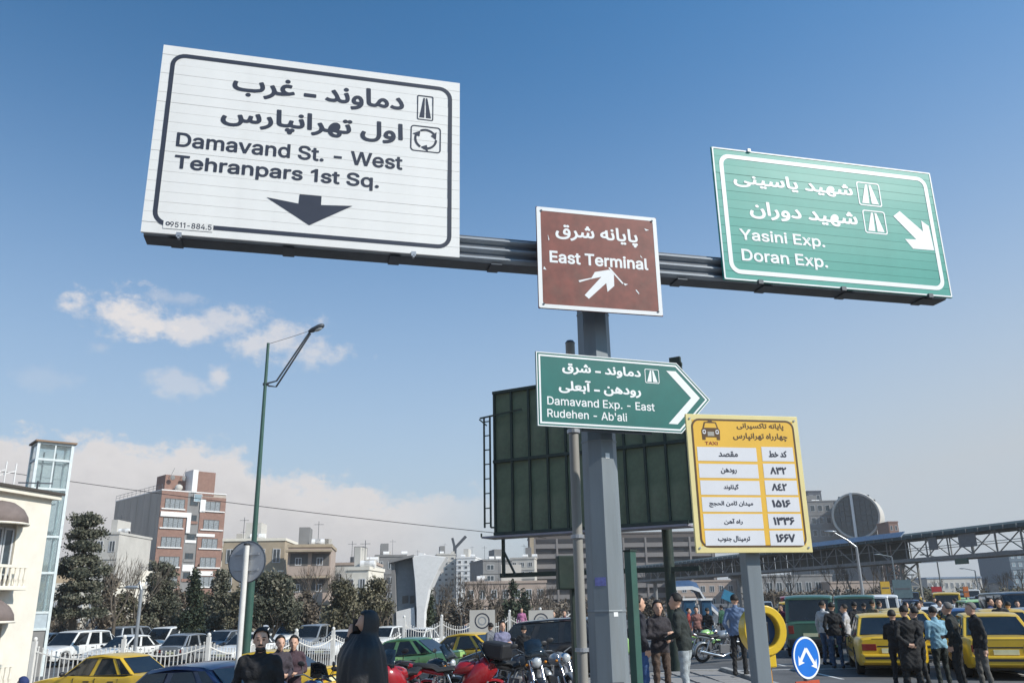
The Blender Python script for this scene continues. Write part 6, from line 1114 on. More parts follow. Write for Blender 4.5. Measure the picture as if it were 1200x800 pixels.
def person(label, x, y, face, H=1.72, top=(.02, .02, .022), legs=(.03, .03, .035), arms=('down', 'down'), lean=0, turn=0, hair='dark', coat=False, stride=.0, near=False, beard=False, sit=False, bulk=1., z=None, shoe=(.02, .018, .016), top2=None, group=None, headpitch=0, skincol=None):
    """face: direction faced, degrees clockwise from +Y. The body is built facing local +Y."""
    s = H/1.75; zz = stand(x, y) if z is None else z
    t = thing('person', label, 'person', (x, y, zz), -R(face), group)
    nm = f"{int(top[0]*999)}_{int(top[2]*999)}_{int(legs[0]*999)}_{int(legs[2]*999)}"
    mt = [cloth('top_'+nm, top), cloth('legs_'+nm, legs), cloth('shoe', shoe, .1), skin]
    P = []
    b = bulk
    def S(v): return (v[0]*s, v[1]*s, v[2]*s)
    def C(a, c, ra, rb, k): P.append(('c', S(a), S(c), ra*s, rb*s, k))
    def E(c, r, k, rot=None): P.append(('e', S(c), tuple(q*s for q in r), rot, 0, k))
    ln = R(lean); 
    def L_(v):  # lean the upper body forward about the hips
        yy, z_ = v[1], v[2]-.93; return (v[0], yy*cos(ln)+z_*sin(ln), .93+z_*cos(ln)-yy*sin(ln))
    def LR(p, q): return (L_(p), L_(q))
    hipz = .93
    for sg in (-1, 1):
        st = stride*sg
        if sit:
            kn = (sg*.2, .42, .55+.0); an = (sg*.2, .35, .12); hp = (sg*.1, 0, .62)
        else:
            hp = (sg*.095, 0, .90); kn = (sg*.105, .035+st*.45, .50); an = (sg*.115, -.02+st, .095)
        C(hp, kn, .092*b, .062, 1); C(kn, an, .062, .05, 1); C((an[0], an[1], an[2]+.02), (an[0], an[1], .06), .058, .06, 1)
        C((an[0], an[1]-.05, .045), (an[0]+sg*.02, an[1]+.15, .04), .043, .037, 2)
    dz = -.30 if sit else 0
    def U(v): v = (v[0], v[1], v[2]+dz); return (v[0], (v[2]-.93-dz)*sin(ln)+v[1]*cos(ln), (.93+dz)+(v[2]-.93-dz)*cos(ln)-v[1]*sin(ln))
    rotm = Matrix.Rotation(-ln, 3, 'X')
    E(U((0, 0, .95)), (.165*b, .115*b, .13), 1 if not coat else 0, rotm)
    E(U((0, .005, 1.10)), (.165*b, .115*b, .20), 0, rotm); E(U((0, .0, 1.29)), (.195*b, .125*b, .17), 0, rotm)
    C(U((-.13, -.005, 1.405)), U((.13, -.005, 1.405)), .072, .072, 0); C(U((0, -.01, 1.40)), U((0, .005, 1.47)), .085, .058, 0)
    P.append(('e', S(U((0, .0, .98))), tuple(q*s for q in (.178*b, .128*b, .16)), rotm, 0, 0))
    C(U((0, -.012, 1.42)), U((0, -.0, 1.50)), .078, .062, 0)
    if coat:
        for sg in (-1, 1): C(U((sg*.07, 0, 1.0)), (sg*.09, stride*sg*.3-.01, .55), .125*b, .13*b, 0)
        C(U((0, 0, 1.0)), (0, -.01, .56), .13, .13, 0)
    C(U((0, -.002, 1.44)), U((0, .012, 1.54)), .052, .05, 3)
    # head
    tr = Matrix.Rotation(R(turn), 3, 'Z') @ Matrix.Rotation(-R(headpitch), 3, 'X')
    hc = Vector(U((0, .025, 1.625)))
    def Hd(v): q = tr @ (Vector(v)*1.07); return (hc.x+q.x, hc.y+q.y, hc.z+q.z)
    E(Hd((0, -.008, .025)), (.079, .098, .101), 3, tr); E(Hd((0, .022, -.035)), (.063, .073, .08), 3, tr); C(Hd((0, .055, -.085)), Hd((0, .062, -.092)), .026, .024, 3)
    C(Hd((0, .088, .012)), Hd((0, .106, -.024)), .009, .014, 3); C(Hd((-.035, .078, .03)), Hd((.035, .078, .03)), .012, .012, 3)
    C(Hd((-.014, .088, -.055)), Hd((.014, .088, -.055)), .009, .009, 3)
    for sg in (-1, 1): E(Hd((sg*.075, -.002, -.002)), (.011, .02, .032), 3, tr)
    hands = []
    for sg, ps in ((-1, arms[0]), (1, arms[1])):
        sh = (sg*.172*min(b, 1.12), -.005, 1.405)
        el, wr, hd, sd = {
            'down': ((sg*.245, -.03, 1.12), (sg*.25, .03, .87), (0, .12, -1), (0, 1, 0)),
            'front': ((sg*.235, .0, 1.13), (sg*.12, .24, 1.08), (-sg, .35, .1), (0, 0, 1)),
            'back': ((sg*.25, -.1, 1.13), (sg*.07, -.19, .97), (-sg, 0, -.2), (0, 0, 1)),
            'pocket': ((sg*.27, -.07, 1.13), (sg*.2, .06, .93), (-sg*.2, .3, -1), (0, 1, 0)),
            'phone': ((sg*.25, .16, 1.22), (sg*.115, .12, 1.50), (-sg*.1, -.25, 1), (0, 1, 0)),
            'reach': ((sg*.23, .2, 1.22), (sg*.2, .43, 1.14), (0, 1, .0), (0, 0, 1)),
            'crossed': ((sg*.24, .05, 1.14), (-sg*.06, .19, 1.19), (-sg, .1, .1), (0, 0, 1)),
            'bars': ((sg*.27, .18, 1.2), (sg*.3, .45, 1.08), (0, 1, -.1), (sg, 0, 0))}[ps]
        sh, el, wr = U(sh), U(el), U(wr)
        C(sh, el, .062*b, .05*b, 0); C(el, wr, .05*b, .037, 0)
        q = Vector(wr)
        for h_ in hand_prims(q*s, Vector(hd), Vector(sd), 3, .6): P.append(h_)
    o = solid(P, mt, 'body', t, .011 if near else .017, 4 if near else 3, .009, None if coat else ((.87+dz)*s, 0))
    # hair cap
    if hair:
        g = mb(); hm = {'dark': hairm, 'grey': hairg, 'cap': mt[0]}[hair]
        cen = Vector(Hd((0, -.012, .035)))*s; n = 20
        rings = []
        for i in range(9):
            v = i/8; rr = []
            for j in range(n):
                p = 2*pi*j/n; yv = cos(p)    # front +1
                th_max = R(45+12*abs(sin(p))+3*sin(7*p)) if yv > .35 else R(103+4*sin(9*p))
                if .0 < yv <= .35: th_max = R(103-50*yv/.35)
                th = th_max*v; k = 1+.03*sin(9*p+5*v)
                rr.append(cen+(tr @ Vector((.089*sin(th)*sin(p), .107*sin(th)*cos(p), .108*cos(th))))*s*k)
            rings.append(rr)
        g.loft(rings, cap=False); ho = g.build('hair' if hair != 'cap' else 'cap', hm, t, smooth=70); sm = ho.modifiers.new('thick', 'SOLIDIFY'); sm.thickness = .008*s
    if near or True:
        g = mb()
        for sg in (-1, 1): g.ell(Vector(Hd((sg*.031, .0865, .012)))*s, (.013*s, .006*s, .0065*s), 8, 6, tr)
        if near:
            for sg in (-1, 1): g.ell(Vector(Hd((sg*.033, .088, .037)))*s, (.022*s, .006*s, .005*s), 8, 5, tr)
        g.build('eyes', hairm, t, smooth=60)
    if beard:
        g = mb(); g.ell(Vector(Hd((0, .094, -.042)))*s, (.032*s, .012*s, .009*s), 10, 6, tr)
        if beard == 'full': g.ell(Vector(Hd((0, .045, -.083)))*s, (.058*s, .058*s, .035*s), 14, 8, tr)
        g.build('beard', hairm, t, smooth=60)
    if top2:
        g = mb(); hz_ = U((0, 0, 1.25)); g.ell(Vector(U((0, .0, 1.24)))*s, (.19*b*s, .135*b*s, .20*s), 16, 12, rotm); g.build('vest', cloth('vest', top2), t, smooth=70)
    return t
def pz(px, Y): return X(px, Y), Y
def pp(label, px, Y, face, Ztop=None, **kw):
    x, y = pz(px, Y)
    if Ztop: kw['H'] = (W(px, Ztop, Y).z-(kw.get('z') if kw.get('z') is not None else stand(x, y)))*1.0
    return person(label, x, y, face, **kw)
BLK = (.016, .016, .018); DKJ = (.03, .03, .035)
pp('bearded man in a black coat facing the camera at the lower left', 309, 10.2, 172, 737, top=BLK, legs=BLK, arms=('down', 'pocket'), near=True, beard='full', bulk=1.08, turn=8)
pp('man in dark jacket and blue jeans right beside the green post', 747, 15.6, 75, 698, top=(.022, .022, .03), legs=(.04, .09, .22), arms=('pocket', 'pocket'))
pp('man in dark jacket and brown trousers talking, facing the camera', 770, 16.2, 165, 704, top=(.035, .03, .035), legs=(.09, .06, .045), arms=('front', 'crossed'), turn=-12, skincol=1)
pp('tall man in black jacket and pale jeans seen from the side', 799, 15.3, -62, 695, top=(.022, .028, .025), legs=(.34, .37, .38), arms=('front', 'down'), lean=7, stride=.06)
pp('man in a blue and white top and black trousers seen from behind', 861, 21.6, 20, 697, top=(.13, .19, .31), legs=(.015, .014, .014), arms=('pocket', 'reach'), stride=.05)
pp('man in white shirt standing behind the green minibus', 963, 26.2, 60, 704, top=(.5, .5, .5), legs=(.05, .09, .16), arms=('down', 'front'))
pp('man in black jacket and jeans between two men in pale shirts', 974, 24.8, 10, 706, top=BLK, legs=(.035, .07, .13), arms=('pocket', 'down'))
pp('man in pale grey shirt just left of the left near taxi', 989, 26.0, -60, 708, top=(.42, .42, .44), legs=(.04, .05, .07), arms=('crossed', 'crossed'))
pp('man in black sweater in front of the left near taxi, leftmost of that group', 1043, 18.8, 40, 715, top=BLK, legs=(.02, .02, .024), arms=('crossed', 'pocket'), hair='dark')
pp('man in long black coat with hands clasped behind his back', 1058, 18.3, 5, 710, top=(.014, .014, .015), legs=BLK, arms=('back', 'back'), coat=True, bulk=1.06)
pp('man in dark jacket partly hidden behind the man in the long coat', 1070, 19.6, -30, 712, top=(.02, .02, .022), legs=(.02, .02, .02), arms=('down', 'pocket'))
pp('man in pale blue jacket seen from behind between the two near taxis', 1093, 18.9, -8, 711, top=(.22, .40, .50), legs=(.022, .028, .024), arms=('front', 'front'), bulk=1.1, lean=3)
pp('dark clothed man right of the man in the pale blue jacket', 1113, 18.3, -45, 706, top=(.02, .022, .02), legs=(.016, .016, .016), arms=('pocket', 'front'), hair='grey', lean=4)
pp('grey haired man in dark jacket and grey trousers at the right near taxi', 1141, 17.9, -85, 706, top=(.022, .022, .022), legs=(.10, .095, .085), arms=('down', 'down'), hair='grey', lean=5, stride=.05)
pp('person in dark red jacket among the cars near the right edge', 1181, 27.5, 10, 705, top=(.13, .015, .02), legs=BLK, arms=('down', 'down'))
x, y = pz(333, 16.6); pp('person in dark jacket behind the bearded man, left of the pair on the motorbikes', 331, 16.6, 150, 745, top=(.05, .04, .05), legs=DKJ, arms=('front', 'front'))
pp('person with dark hair behind the bearded man, right of the pair', 347, 17.2, 170, 745, top=(.07, .04, .05), legs=DKJ, arms=('front', 'down'))
pp('woman with black headscarf and pale top standing behind the parked motorbikes', 588, 24.5, 160, 728, top=(.2, .2, .3), legs=DKJ, arms=('crossed', 'crossed'))
pp('dark haired man standing behind the parked black motorbike near the mast', 613, 23.5, 10, 733, top=BLK, legs=BLK, arms=('front', 'front'))
pp('person in a blue coat in front of the pale wall left of the signal post', 648, 44, 170, 716, top=(.02, .07, .13), legs=DKJ)
pp('person in maroon coat right of the one in the blue coat', 661, 44.6, 190, 715, top=(.12, .02, .05), legs=DKJ)
pp('person in pink top by the cypress behind the fence', 611, 47, 180, 712, top=(.45, .16, .30), legs=DKJ, z=-.1)
pp('person sitting near the blue panels under the bridge stairs', 815, 38, 180, 711, top=(.25, .12, .10), legs=DKJ)
xm, ym = mx(33, 16), 16
# rider at the far left
xr_, yr_ = X(51, 16.0), 16.0
person('man in a blue jacket riding the dark motorbike at the far left', xr_, yr_, -78, H=1.70, top=(.02, .035, .12), legs=DKJ, arms=('bars', 'bars'), sit=True, lean=16, z=road_z(xr_, yr_)+.0, hair='cap')

# ---- woman in a chador: the cloak is one continuous folded surface over the body
x, y = pz(431, 10.6); z0 = stand(x, y); Ht = W(431, 716, 10.6).z-z0
t = thing('person', 'woman in a full black chador holding a phone to her face', 'person', (x, y, z0), R(112))
s = Ht/1.78
prim = [('c', (-.1*s, 0, .9*s), (-.1*s, 0, .08), .09, .06, 1), ('c', (.1*s, 0, .9*s), (.1*s, .05, .08), .09, .06, 1), ('c', (-.1*s, -.03, .04), (-.11*s, .14, .04), .04, .035, 2), ('c', (.1*s, .02, .04), (.11*s, .19, .04), .04, .035, 2),
        ('e', (0, 0, 1.1*s), (.17, .12, .32), None, 0, 0), ('c', (0, 0, 1.38*s), (0, .01, 1.55*s), .06, .05, 3), ('e', (0, .03, 1.655*s), (.07, .088, .108), None, 0, 3), ('c', (0, .115, 1.66*s), (0, .135, 1.63*s), .009, .013, 3),
        ('c', (.17, .0, 1.36*s), (.24, .2, 1.2*s), .055, .045, 0), ('c', (.24, .2, 1.2*s), (.12, .2, 1.48*s), .045, .035, 0), ('c', (-.17, 0, 1.36*s), (-.24, .08, 1.12*s), .055, .045, 0), ('c', (-.24, .08, 1.12*s), (-.08, .25, 1.1*s), .045, .035, 0)]
prim += hand_prims((.115, .19, 1.50*s), (-.05, -.25, 1), (0, 1, 0)) + hand_prims((-.08, .25, 1.1*s), (1, .1, .1), (0, 0, 1))
blkc = mat('chador_black', (.012, .012, .014), .55, var=.3, scale=5, bump=.3, spec=.6)
solid(prim, [blkc, blkc, cloth('shoe', BLK), skin], 'body', t, .013, 3)
g = mb(); n = 72; rings = []
prof = [(1.80, .012, .012, -.01), (1.795, .05, .055, -.01), (1.765, .09, .105, -.01), (1.70, .112, .128, -.012), (1.62, .118, .135, -.01), (1.54, .118, .13, .0), (1.48, .165, .155, .01), (1.40, .25, .21, .02), (1.28, .285, .26, .03), (1.1, .30, .29, .035), (.9, .315, .29, .03), (.65, .34, .30, .02), (.4, .37, .32, .0), (.2, .39, .34, -.01), (.05, .40, .35, -.02)]
for i, (z_, rx_, ry_, oy) in enumerate(prof):
    rr = []
    for j in range(n):
        a = 2*pi*j/n; f = max(0, (1.5-z_))
        fold = 1+(.06*f+.014)*sin(6*a+3.4*f)+(.04*f+.006)*sin(11*a-5*f+1)+.014*sin(17*a+7*f)*(f > 0)+(.02*sin(5*a+22*z_) if z_ > 1.2 and z_ < 1.6 else 0)
        xx = rx_*sin(a)*fold; yy = ry_*cos(a)*fold+oy
        if cos(a) > .55 and 1.56 < z_ < 1.76: yy -= .085*sst(.55, .95, cos(a)); 
        # the raised right arm lifts the cloak
        if z_ > 1.0 and z_ < 1.6: yy += .10*math.exp(-((a-.9)/.5)**2)*sst(1.0, 1.2, z_)
        rr.append(Vector((xx, yy, z_*s)))
    rings.append(rr)
# fine rings between the profile rings
vs, fs = [], []
R2 = []
for i in range(len(rings)-1):
    for k in (0, .5): R2.append([rings[i][j].lerp(rings[i+1][j], k) for j in range(n)])
R2.append(rings[-1])
for i, rr in enumerate(R2): vs += rr
for i in range(len(R2)-1):
    for j in range(n):
        zc_ = R2[i][j].z/s; a = 2*pi*j/n
        if 1.565 < zc_ < 1.735 and cos(a) > .72: continue
        fs.append((i*n+j, i*n+(j+1) % n, (i+1)*n+(j+1) % n, (i+1)*n+j))
g.add(vs, fs); o = g.build('chador', blkc, t, smooth=80); sm = o.modifiers.new('thick', 'SOLIDIFY'); sm.thickness = .012; sb = o.modifiers.new('sub', 'SUBSURF'); sb.levels = 1; sb.render_levels = 1
g = mb(); g.box((.085, .12, 1.63*s), (.012, .07, .14)); g.build('phone', blackpl, t, bevel=.004)
# ================================================================== TREES
def ground_at(x, y): return road_z(x, y)
def crown_mesh(blobs, kind, n, size, seed, name='crown'):
    """blobs: (centre, radii). n leaf-sized faces spread through the blobs, denser at their skins"""
    r = np.random.default_rng(seed); V = []; F_ = []; Mi = []
    vol = np.array([b[1][0]*b[1][1]*b[1][2] for b in blobs])**.67; pr = vol/vol.sum(); ids = r.choice(len(blobs), n, p=pr)
    u = r.normal(size=(n, 3)); u /= np.linalg.norm(u, axis=1)[:, None]; rad = r.uniform(.35, 1.05, n)**.6
    C = np.array([b[0] for b in blobs]); Rr = np.array([b[1] for b in blobs]); p = C[ids]+u*Rr[ids]*rad[:, None]
    p += r.normal(size=(n, 3))*size*.6
    a = r.normal(size=(n, 3)); a /= np.linalg.norm(a, axis=1)[:, None]; b = np.cross(a, r.normal(size=(n, 3))); b /= np.linalg.norm(b, axis=1)[:, None]
    s = size*r.uniform(.5, 1.3, n)[:, None]; l = s*r.uniform(.35, .7, n)[:, None]
    vs = np.stack([p-a*s*.5, p+b*l*.5, p+a*s*.5, p-b*l*.5], 1).reshape(-1, 3)
    me = bpy.data.meshes.new(name); me.from_pydata([tuple(v) for v in vs], [], [(4*i, 4*i+1, 4*i+2, 4*i+3) for i in range(n)])
    for m_ in leafs[kind]: me.materials.append(m_)
    bm_ = r.choice(3, len(blobs), p=[.4, .4, .2]); mi = np.where(r.random(n) < .55, bm_[ids], r.choice(3, n, p=[.4, .4, .2]))
    me.polygons.foreach_set('material_index', mi.astype(np.int32)); me.update(); return me
def limbs(g, p, d, L, r, depth, rs, out=None, spread=.6, upb=.25):
    p = Vector(p); q = p+d*L*.5+Vector((rs.uniform(-1, 1), rs.uniform(-1, 1), 0))*L*.05; e = q+d*L*.5+Vector((rs.uniform(-1, 1), rs.uniform(-1, 1), 0))*L*.06
    g.tube([p, q, e], [r, r*.82, r*.62], 5 if depth > 2 else 3, cap=False)
    if out is not None: out.append((e, depth))
    if depth == 0: return
    for _ in range(3 if depth > 1 else rs.choice((2, 3, 3))):
        nd = (d+Vector((rs.uniform(-1, 1), rs.uniform(-1, 1), rs.uniform(-.5, .8)))*spread+Vector((0, 0, upb))).normalized()
        limbs(g, q.lerp(e, rs.uniform(.2, 1)), nd, L*rs.uniform(.58, .82), r*.6, depth-1, rs, out, spread, upb)
TC = [0]
def leafy(name, label, kind, px, Y, ptop, rpx, shape='round', n=3500, size=.3, group=None, base=None):
    TC[0] += 1; seed = 100+TC[0]; rs = random.Random(seed)
    x = W(px, (ptop+708)/2, Y).x; z0 = ground_at(x, Y); H = W(px, ptop, Y).z-z0; rad = rpx*Y/1036
    t = thing(name, label, 'tree', (x, Y, z0), rs.uniform(0, 6), group)
    blobs = []
    if shape == 'cone':
        for k in range(26):
            f = rs.random()**1.1; z = H*(.1+.85*f); rr = rad*(1-.86*f**1.3); a = rs.uniform(0, 2*pi); q = rr*.45
            blobs.append(((q*cos(a), q*sin(a), z), (rr*.6+.08, rr*.6+.08, H*.085)))
        blobs.append(((0, 0, H*.96), (.1, .1, H*.05)))
        g = mb(); g.tube([(0, 0, 0), (0, 0, H*.5), (0, 0, H*.95)], [.14, .08, .02], 7); g.build('trunk', barkm, t, smooth=60)
    elif shape == 'pine':
        g = mb(); g.tube([(0, 0, 0), (.15, .05, H*.4), (0, .1, H*.75), (.05, 0, H*.97)], [.24, .18, .11, .03], 8)
        lv = 8
        for k in range(lv):
            f = k/(lv-1); z = H*(.30+.64*f); rr = rad*(1.08-.62*f)*rs.uniform(.8, 1.1)
            for j in range(5):
                a = j*2*pi/5+rs.uniform(-.5, .5); ln = rr*rs.uniform(.6, 1.02); e = Vector((ln*cos(a), ln*sin(a), z+ln*.10+rs.uniform(-.2, .2)))
                g.tube([(0, .05, z-.25), Vector((ln*.5*cos(a), ln*.5*sin(a), z-.05)), e], [.06, .04, .02], 4, cap=False)
                w = rad*rs.uniform(.17, .3); blobs.append(((e.x*.9, e.y*.9, e.z+.05), (w, w, w*.38))); blobs.append(((e.x*.5, e.y*.5, z+.1), (w*.9, w*.9, w*.3)))
        blobs.append(((0, 0, H*.96), (rad*.28, rad*.28, rad*.2)))
        g.build('trunk', barkm, t, smooth=60)
    else:
        g = mb(); ends = []; rs2 = random.Random(seed)
        hb = base if base else .3
        g.tube([(0, 0, 0), (0, 0, H*hb)], [.2, .15], 7)
        for k in range(4):
            a = k*pi/2+rs.uniform(0, 1); limbs(g, (0, 0, H*hb*.95), Vector((cos(a)*.6, sin(a)*.6, .9)).normalized(), H*.24, .09, 2, rs2, ends)
        g.build('trunk', barkm, t, smooth=60)
        for k in range(24):
            th = rs.uniform(0, 2*pi); f = rs.random(); q = rad*sqrt(rs.random())*.82; z = H*(hb+.10+(1-hb-.2)*f); q *= sin(pi*min(1, .22+.70*f)); w = rad*rs.uniform(.2, .42)
            blobs.append(((q*cos(th), q*sin(th), z), (w, w, w*.75)))
    o = bpy.data.objects.new('crown', crown_mesh(blobs, kind, n, size, seed)); COL.objects.link(o); o.parent = t
    return t
def bare(label, px, Y, ptop, group=None, depth=5, spread=.55):
    TC[0] += 1; rs = random.Random(300+TC[0]); x = W(px, (ptop+708)/2, Y).x; z0 = ground_at(x, Y); H = W(px, ptop, Y).z-z0
    t = thing('bare_tree', label, 'tree', (x, Y, z0), 0, group)
    g = mb(); g.tube([(0, 0, 0), (0, 0, H*.32)], [.15, .11], 6, cap=False); g.build('trunk', barkm, t, smooth=60)
    g = mb(); 
    for k in range(3):
        a = k*2.1+rs.random(); limbs(g, (0, 0, H*.3), Vector((cos(a)*.45, sin(a)*.45, 1)).normalized(), H*.27, .06, depth-1, rs, None, spread)
    zm = max(v[2] for v in g.v); k = (H)/zm; g.v = [(v[0]*k, v[1]*k, v[2]*k if v[2] > H*.3 else v[2]) for v in g.v]
    g.build('branches', twigm, t); return t
leafy('pine_tree', 'tall dark layered pine beside the glass lift tower', 'pine', 97, 52, 603, 33, 'pine', 21000, .2)
leafy('pine_tree', 'small pine in front of the brick block corner, left of the cypress', 'pine', 190, 62, 661, 24, 'pine', 10000, .22)
leafy('cypress_tree', 'dark pointed cypress in front of the brick apartment block', 'cypress', 228, 50, 667, 17, 'cone', 9000, .18)
leafy('pine_tree', 'narrow pine between the pointed cypress and the round sign', 'pine', 259, 60, 670, 18, 'pine', 8000, .22)
leafy('pine_tree', 'wide bushy pine right of the round road sign', 'pine', 318, 50, 668, 36, 'round', 13000, .21, base=.12)
leafy('olive_tree', 'broad olive brown tree left of the white gateway', 'olive', 405, 54, 676, 26, 'round', 8500, .2, base=.15)
leafy('olive_tree', 'olive brown tree touching the white gateway on its left', 'olive', 438, 57, 674, 22, 'round', 7000, .2, base=.15)
leafy('cypress_tree', 'small pointed cypress right of the white gateway, left of two', 'cypress', 494, 60, 692, 7, 'cone', 1800, .2)
leafy('cypress_tree', 'small pointed cypress right of the white gateway, right of two', 'cypress', 503, 59, 690, 7, 'cone', 1800, .2)
leafy('cypress_tree', 'dark cypress behind the fence left of the billboard post', 'cypress', 602, 68, 680, 14, 'cone', 4200, .28)
leafy('cypress_tree', 'low dark conifer left of the billboard post beside the taller cypress', 'cypress', 614, 72, 692, 10, 'cone', 2500, .28)
for i, (px, Y, tp_, r_) in enumerate(((128, 58, 668, 15), (150, 60, 690, 18), (212, 66, 690, 22), (285, 58, 684, 18), (358, 60, 688, 20), (470, 66, 690, 12), (80, 60, 690, 14), (240, 70, 694, 20))):
    leafy('shrub_tree', ['brown leafless looking bushy tree by the big pine', 'low brown bush behind the car park, left of the lamp post', 'brown bush under the brick block', 'brown bush between the round sign and the wide pine', 'brown bush right of the wide pine', 'brown bush just left of the white gateway foot', 'brown bush at the foot of the big pine', 'low brown bush under the beige house'][i], 'brown' if i % 2 == 0 else 'olive', px, Y, tp_, r_, 'round', 2600, .26, base=.1)
bt = [(140, 56, 642), (163, 60, 655), (372, 62, 656), (396, 60, 664), (455, 64, 668), (518, 72, 676), (540, 74, 668), (560, 76, 672), (580, 74, 676), (628, 70, 690), (642, 74, 684)]
bl = ['bare tree between the big pine and the brick block', 'slender bare tree at the corner of the brick block', 'bare tree before the balconied house', 'bare tree among the olive trees', 'bare tree behind the white gateway', 'bare tree right of the white gateway', 'bare tree below the pale towers, left', 'bare tree below the pale towers, right', 'bare tree left of the dark cypress', 'bare tree beneath the billboard, left', 'bare tree beneath the billboard, right']
for (a, b, c), l in zip(bt, bl): bare(l, a, b, c)
for i, (px, Y, tp_) in enumerate(((905, 120, 668), (925, 112, 662), (978, 104, 655), (994, 96, 662), (1022, 110, 652), (1040, 104, 658), (1058, 112, 662), (1100, 130, 676), (1150, 120, 672), (1178, 110, 668), (1196, 112, 664))):
    bare(['bare tree behind the yellow board post', 'bare tree right of the yellow board post', 'bare tree left of the curved silver lamp, farther left', 'bare tree left of the curved silver lamp, nearer it', 'bare tree just right of the curved silver lamp', 'bare tree left of the lattice tower, farther left', 'bare tree left of the lattice tower, nearest it', 'bare tree right of the lattice tower', 'bare tree at the right under the bridge, leftmost', 'bare tree at the right under the bridge, middle', 'bare tree at the right edge under the bridge'][i], px, Y, tp_, depth=5)
# far planting that reads as one mass
def mass(name, px0, px1, Y, t0, t1, kind, n, size, seed, dp=6):
    rs = random.Random(seed); bl_ = []
    for k in range(46):
        f = rs.random(); px = px0+(px1-px0)*f; yy = Y+rs.uniform(-dp, dp); x = X(px, yy); z0 = ground_at(x, yy); top_ = W(px, t0+(t1-t0)*f+rs.uniform(0, 7), yy).z; w = (px1-px0)*Y/1036/18
        hz_ = (top_-z0); bl_.append(((x, yy, z0+hz_*rs.uniform(.25, .75)), (w, w, hz_*.3)))
    o = bpy.data.objects.new(name, crown_mesh(bl_, kind, n, size, seed, name)); COL.objects.link(o); o['kind'] = 'stuff'; return o
mass('hedge', 515, 606, 78, 692, 694, 'brown', 7000, .28, 1, 2)
mass('bushes', 60, 300, 74, 704, 702, 'brown', 9000, .35, 2)
mass('bushes', 290, 470, 72, 702, 704, 'olive', 7000, .33, 3)
mass('bushes', 606, 780, 84, 698, 697, 'brown', 6000, .35, 4)
mass('bushes', 880, 1075, 128, 689, 687, 'brown', 7000, .4, 5)
mass('bushes', 1075, 1230, 140, 688, 686, 'olive', 7000, .5, 6)

# ================================================================== BUILDINGS
WM = {}
def win_mesh(w, h, fm, pm, split=1, fr=.07):
    key = (round(w, 2), round(h, 2), fm.name, pm.name, split)
    if key not in WM:
        g = mb(); d = .06
        g.bx(-w/2, w/2, -d, .0, -h/2, -h/2+fr); g.bx(-w/2, w/2, -d, .0, h/2-fr, h/2)
        for k in range(split+1):
            x = -w/2+fr/2+(w-fr)*k/split; g.bx(x-fr/2+.001, x+fr/2-.001, -d-.002, -.002, -h/2+fr, h/2-fr)
        a = g.mesh('window', fm); g = mb(); g.bx(-w/2+fr*.5, w/2-fr*.5, -.03, -.004, -h/2+fr*.5, h/2-fr*.5); b = g.mesh('pane', pm); WM[key] = (a, b)
    return WM[key]
def add_win(root, x, y, z, w, h, rz=0, fm=None, pm=None, split=2, fr=.08):
    a, b = win_mesh(w, h, fm or framew, pm or pane, split, fr); o = inst('window', a, root, (x, y, z), (0, 0, rz)); inst('pane', b, o); return o
